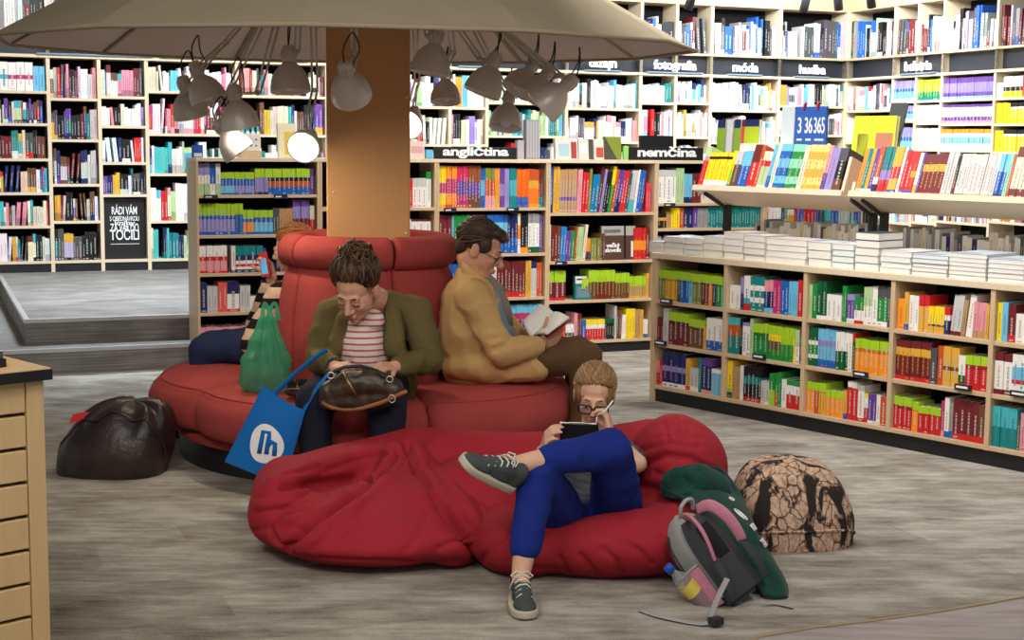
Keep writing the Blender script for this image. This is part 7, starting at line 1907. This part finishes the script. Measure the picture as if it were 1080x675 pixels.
face_book(LB, 755.5, 764, 126, 155, rkOff+.06, RTOPZ, .03, 'lime book with navy top, first of the face-out row', srgb(136,166,50), ((0,1,.78,1,c['navy']),), .06, gR)
face_book(LB, 765, 772, 126, 155, rkOff+.06, RTOPZ, .03, 'grey-white book between two lime ones on the rack', srgb(200,204,206), (), .06, gR)
face_book(LB, 773, 780, 126, 155, rkOff+.06, RTOPZ, .03, 'narrow lime and navy book beside the red-edged one', srgb(130,160,50), ((0,1,.78,1,c['navy']),), .06, gR)
face_book(LB, 781, 799.5, 126, 155, rkOff+.06, RTOPZ, .03, 'wide lime book with navy header and red edge on the rack', srgb(168,190,40), ((0,1,.82,1,c['navy']),(0,.18,0,1,srgb(206,70,60))), .06, gR)
s0 = LB.sz(782, 150, rkOff+.02)[0]; s1 = LB.sz(826, 150, rkOff+.02)[0]
for k, nm in enumerate(('lower', 'upper')):
    b = MB(); b.box((0, 0, 0), (s1-s0, .22, .003), 0, W_); b.box((.003, .003, .003), (s1-s0-.003, .217, .042), 0, (.84,.82,.78)); b.box((0, 0, .042), (s1-s0, .22, .045), 0, srgb(236,234,230))
    o = b.build('book', M['tint'], None, True); o.location = LB.w(s0, rkOff+.0, RTOPZ+.0005+.0455*k); o.rotation_euler = (0, 0, LB.a); tag(o, f'{nm} white book of the pair lying flat on the display rack', 'book', 'white books lying on the display rack')
scene.view_settings.view_transform = 'Standard'
scene.view_settings.look = 'None'
scene.view_settings.gamma = 1.0
scene.view_settings.exposure = 0.0
scene.view_settings.use_curve_mapping = False
w = bpy.data.worlds.new('world'); scene.world = w; w.use_nodes = True
w.node_tree.nodes['Background'].inputs['Color'].default_value = (1.0, .95, .88, 1)
w.node_tree.nodes['Background'].inputs['Strength'].default_value = .29
def area(name, loc, target, size, power, col=(1,1,1), sy=None, spread=None):
    l = bpy.data.lights.new(name, 'AREA'); l.energy = power; l.color = col; l.size = size
    if sy: l.shape = 'RECTANGLE'; l.size_y = sy
    if spread: l.spread = spread
    o = bpy.data.objects.new(name, l); COL.objects.link(o); o.location = loc
    d = V(target)-V(loc); o.rotation_euler = d.to_track_quat('-Z', 'Y').to_euler(); return o
def spot(name, loc, target, power, ang, col=(1,1,1), blend=.5, r=.05):
    l = bpy.data.lights.new(name, 'SPOT'); l.energy = power; l.color = col; l.spot_size = math.radians(ang); l.spot_blend = blend; l.shadow_soft_size = r
    o = bpy.data.objects.new(name, l); COL.objects.link(o); o.location = loc
    d = V(target)-V(loc); o.rotation_euler = d.to_track_quat('-Z', 'Y').to_euler(); return o
COOL = (.93, .97, 1.0); WARM = (1, .86, .68)
# wall washing track lights along the back and right walls
for f in (.06, .2, .34, .48, .62, .76, .9):
    s = BW.sz(0, 100)[0] + (s_corner - BW.sz(0, 100)[0])*f
    p = BW.w(s, -2.1, 3.35); q = BW.w(s, 0, 1.35)
    area('track_light', p, q, .35, 34 if f < .4 else 44, COOL)
for s in (1.0, 2.2, 3.6):
    area('track_light', RW.w(s, -1.9, 3.35), RW.w(s, 0, 1.5), .35, 40, COOL)
# spots on the middle bookcase, the low bookcase and the platform
for s in (ms[0]+.5, ms[2]+.4, ms[3]+.5):
    area('ceiling_or_fill_light', MBK.w(s, -1.5, 3.35), MBK.w(s, 0, .9), .3, 15, (1,.96,.9), spread=2.0)
for s in (.2, 1.1, 2.0, 2.9):
    area('ceiling_or_fill_light', LB.w(s, -1.5, 3.35), LB.w(s, .1, .85), .3, 15, (1,.97,.93), spread=2.0)
area('ceiling_or_fill_light', BW.w(bs[1]+.4, -2.3, 3.4), BW.w(bs[1]+.4, -2.2, .33), .6, 78, (.78,.91,1.0), spread=1.8)
area('ceiling_or_fill_light', (1.2, 3.6, 3.4), (.5, 5.6, .3), 1.2, 44, (1,.94,.86))  # soft front fill, added to lift the foreground
area('ceiling_or_fill_light', (-1.8, 3.0, 3.4), (-1.0, 5.6, .3), 1.2, 40, (1,.94,.86))  # second added front fill, towards the counter side
area('ceiling_or_fill_light', (1.5, 9.0, 3.4), (1.3, 9.4, 0), .8, 24, COOL, spread=2.0)

area('ceiling_or_fill_light', (-1.6, 1.6, 3.3), (-1.6, 4.0, .6), .8, 18, (1,.93,.82), spread=2.0)  # added lamp that brightens the slatwall counter
area('ceiling_or_fill_light', (.6, 1.2, 3.2), (.0, 5.9, .6), .5, 9, (1,.93,.84), spread=1.4)  # added weak fill from in front, on the seated people
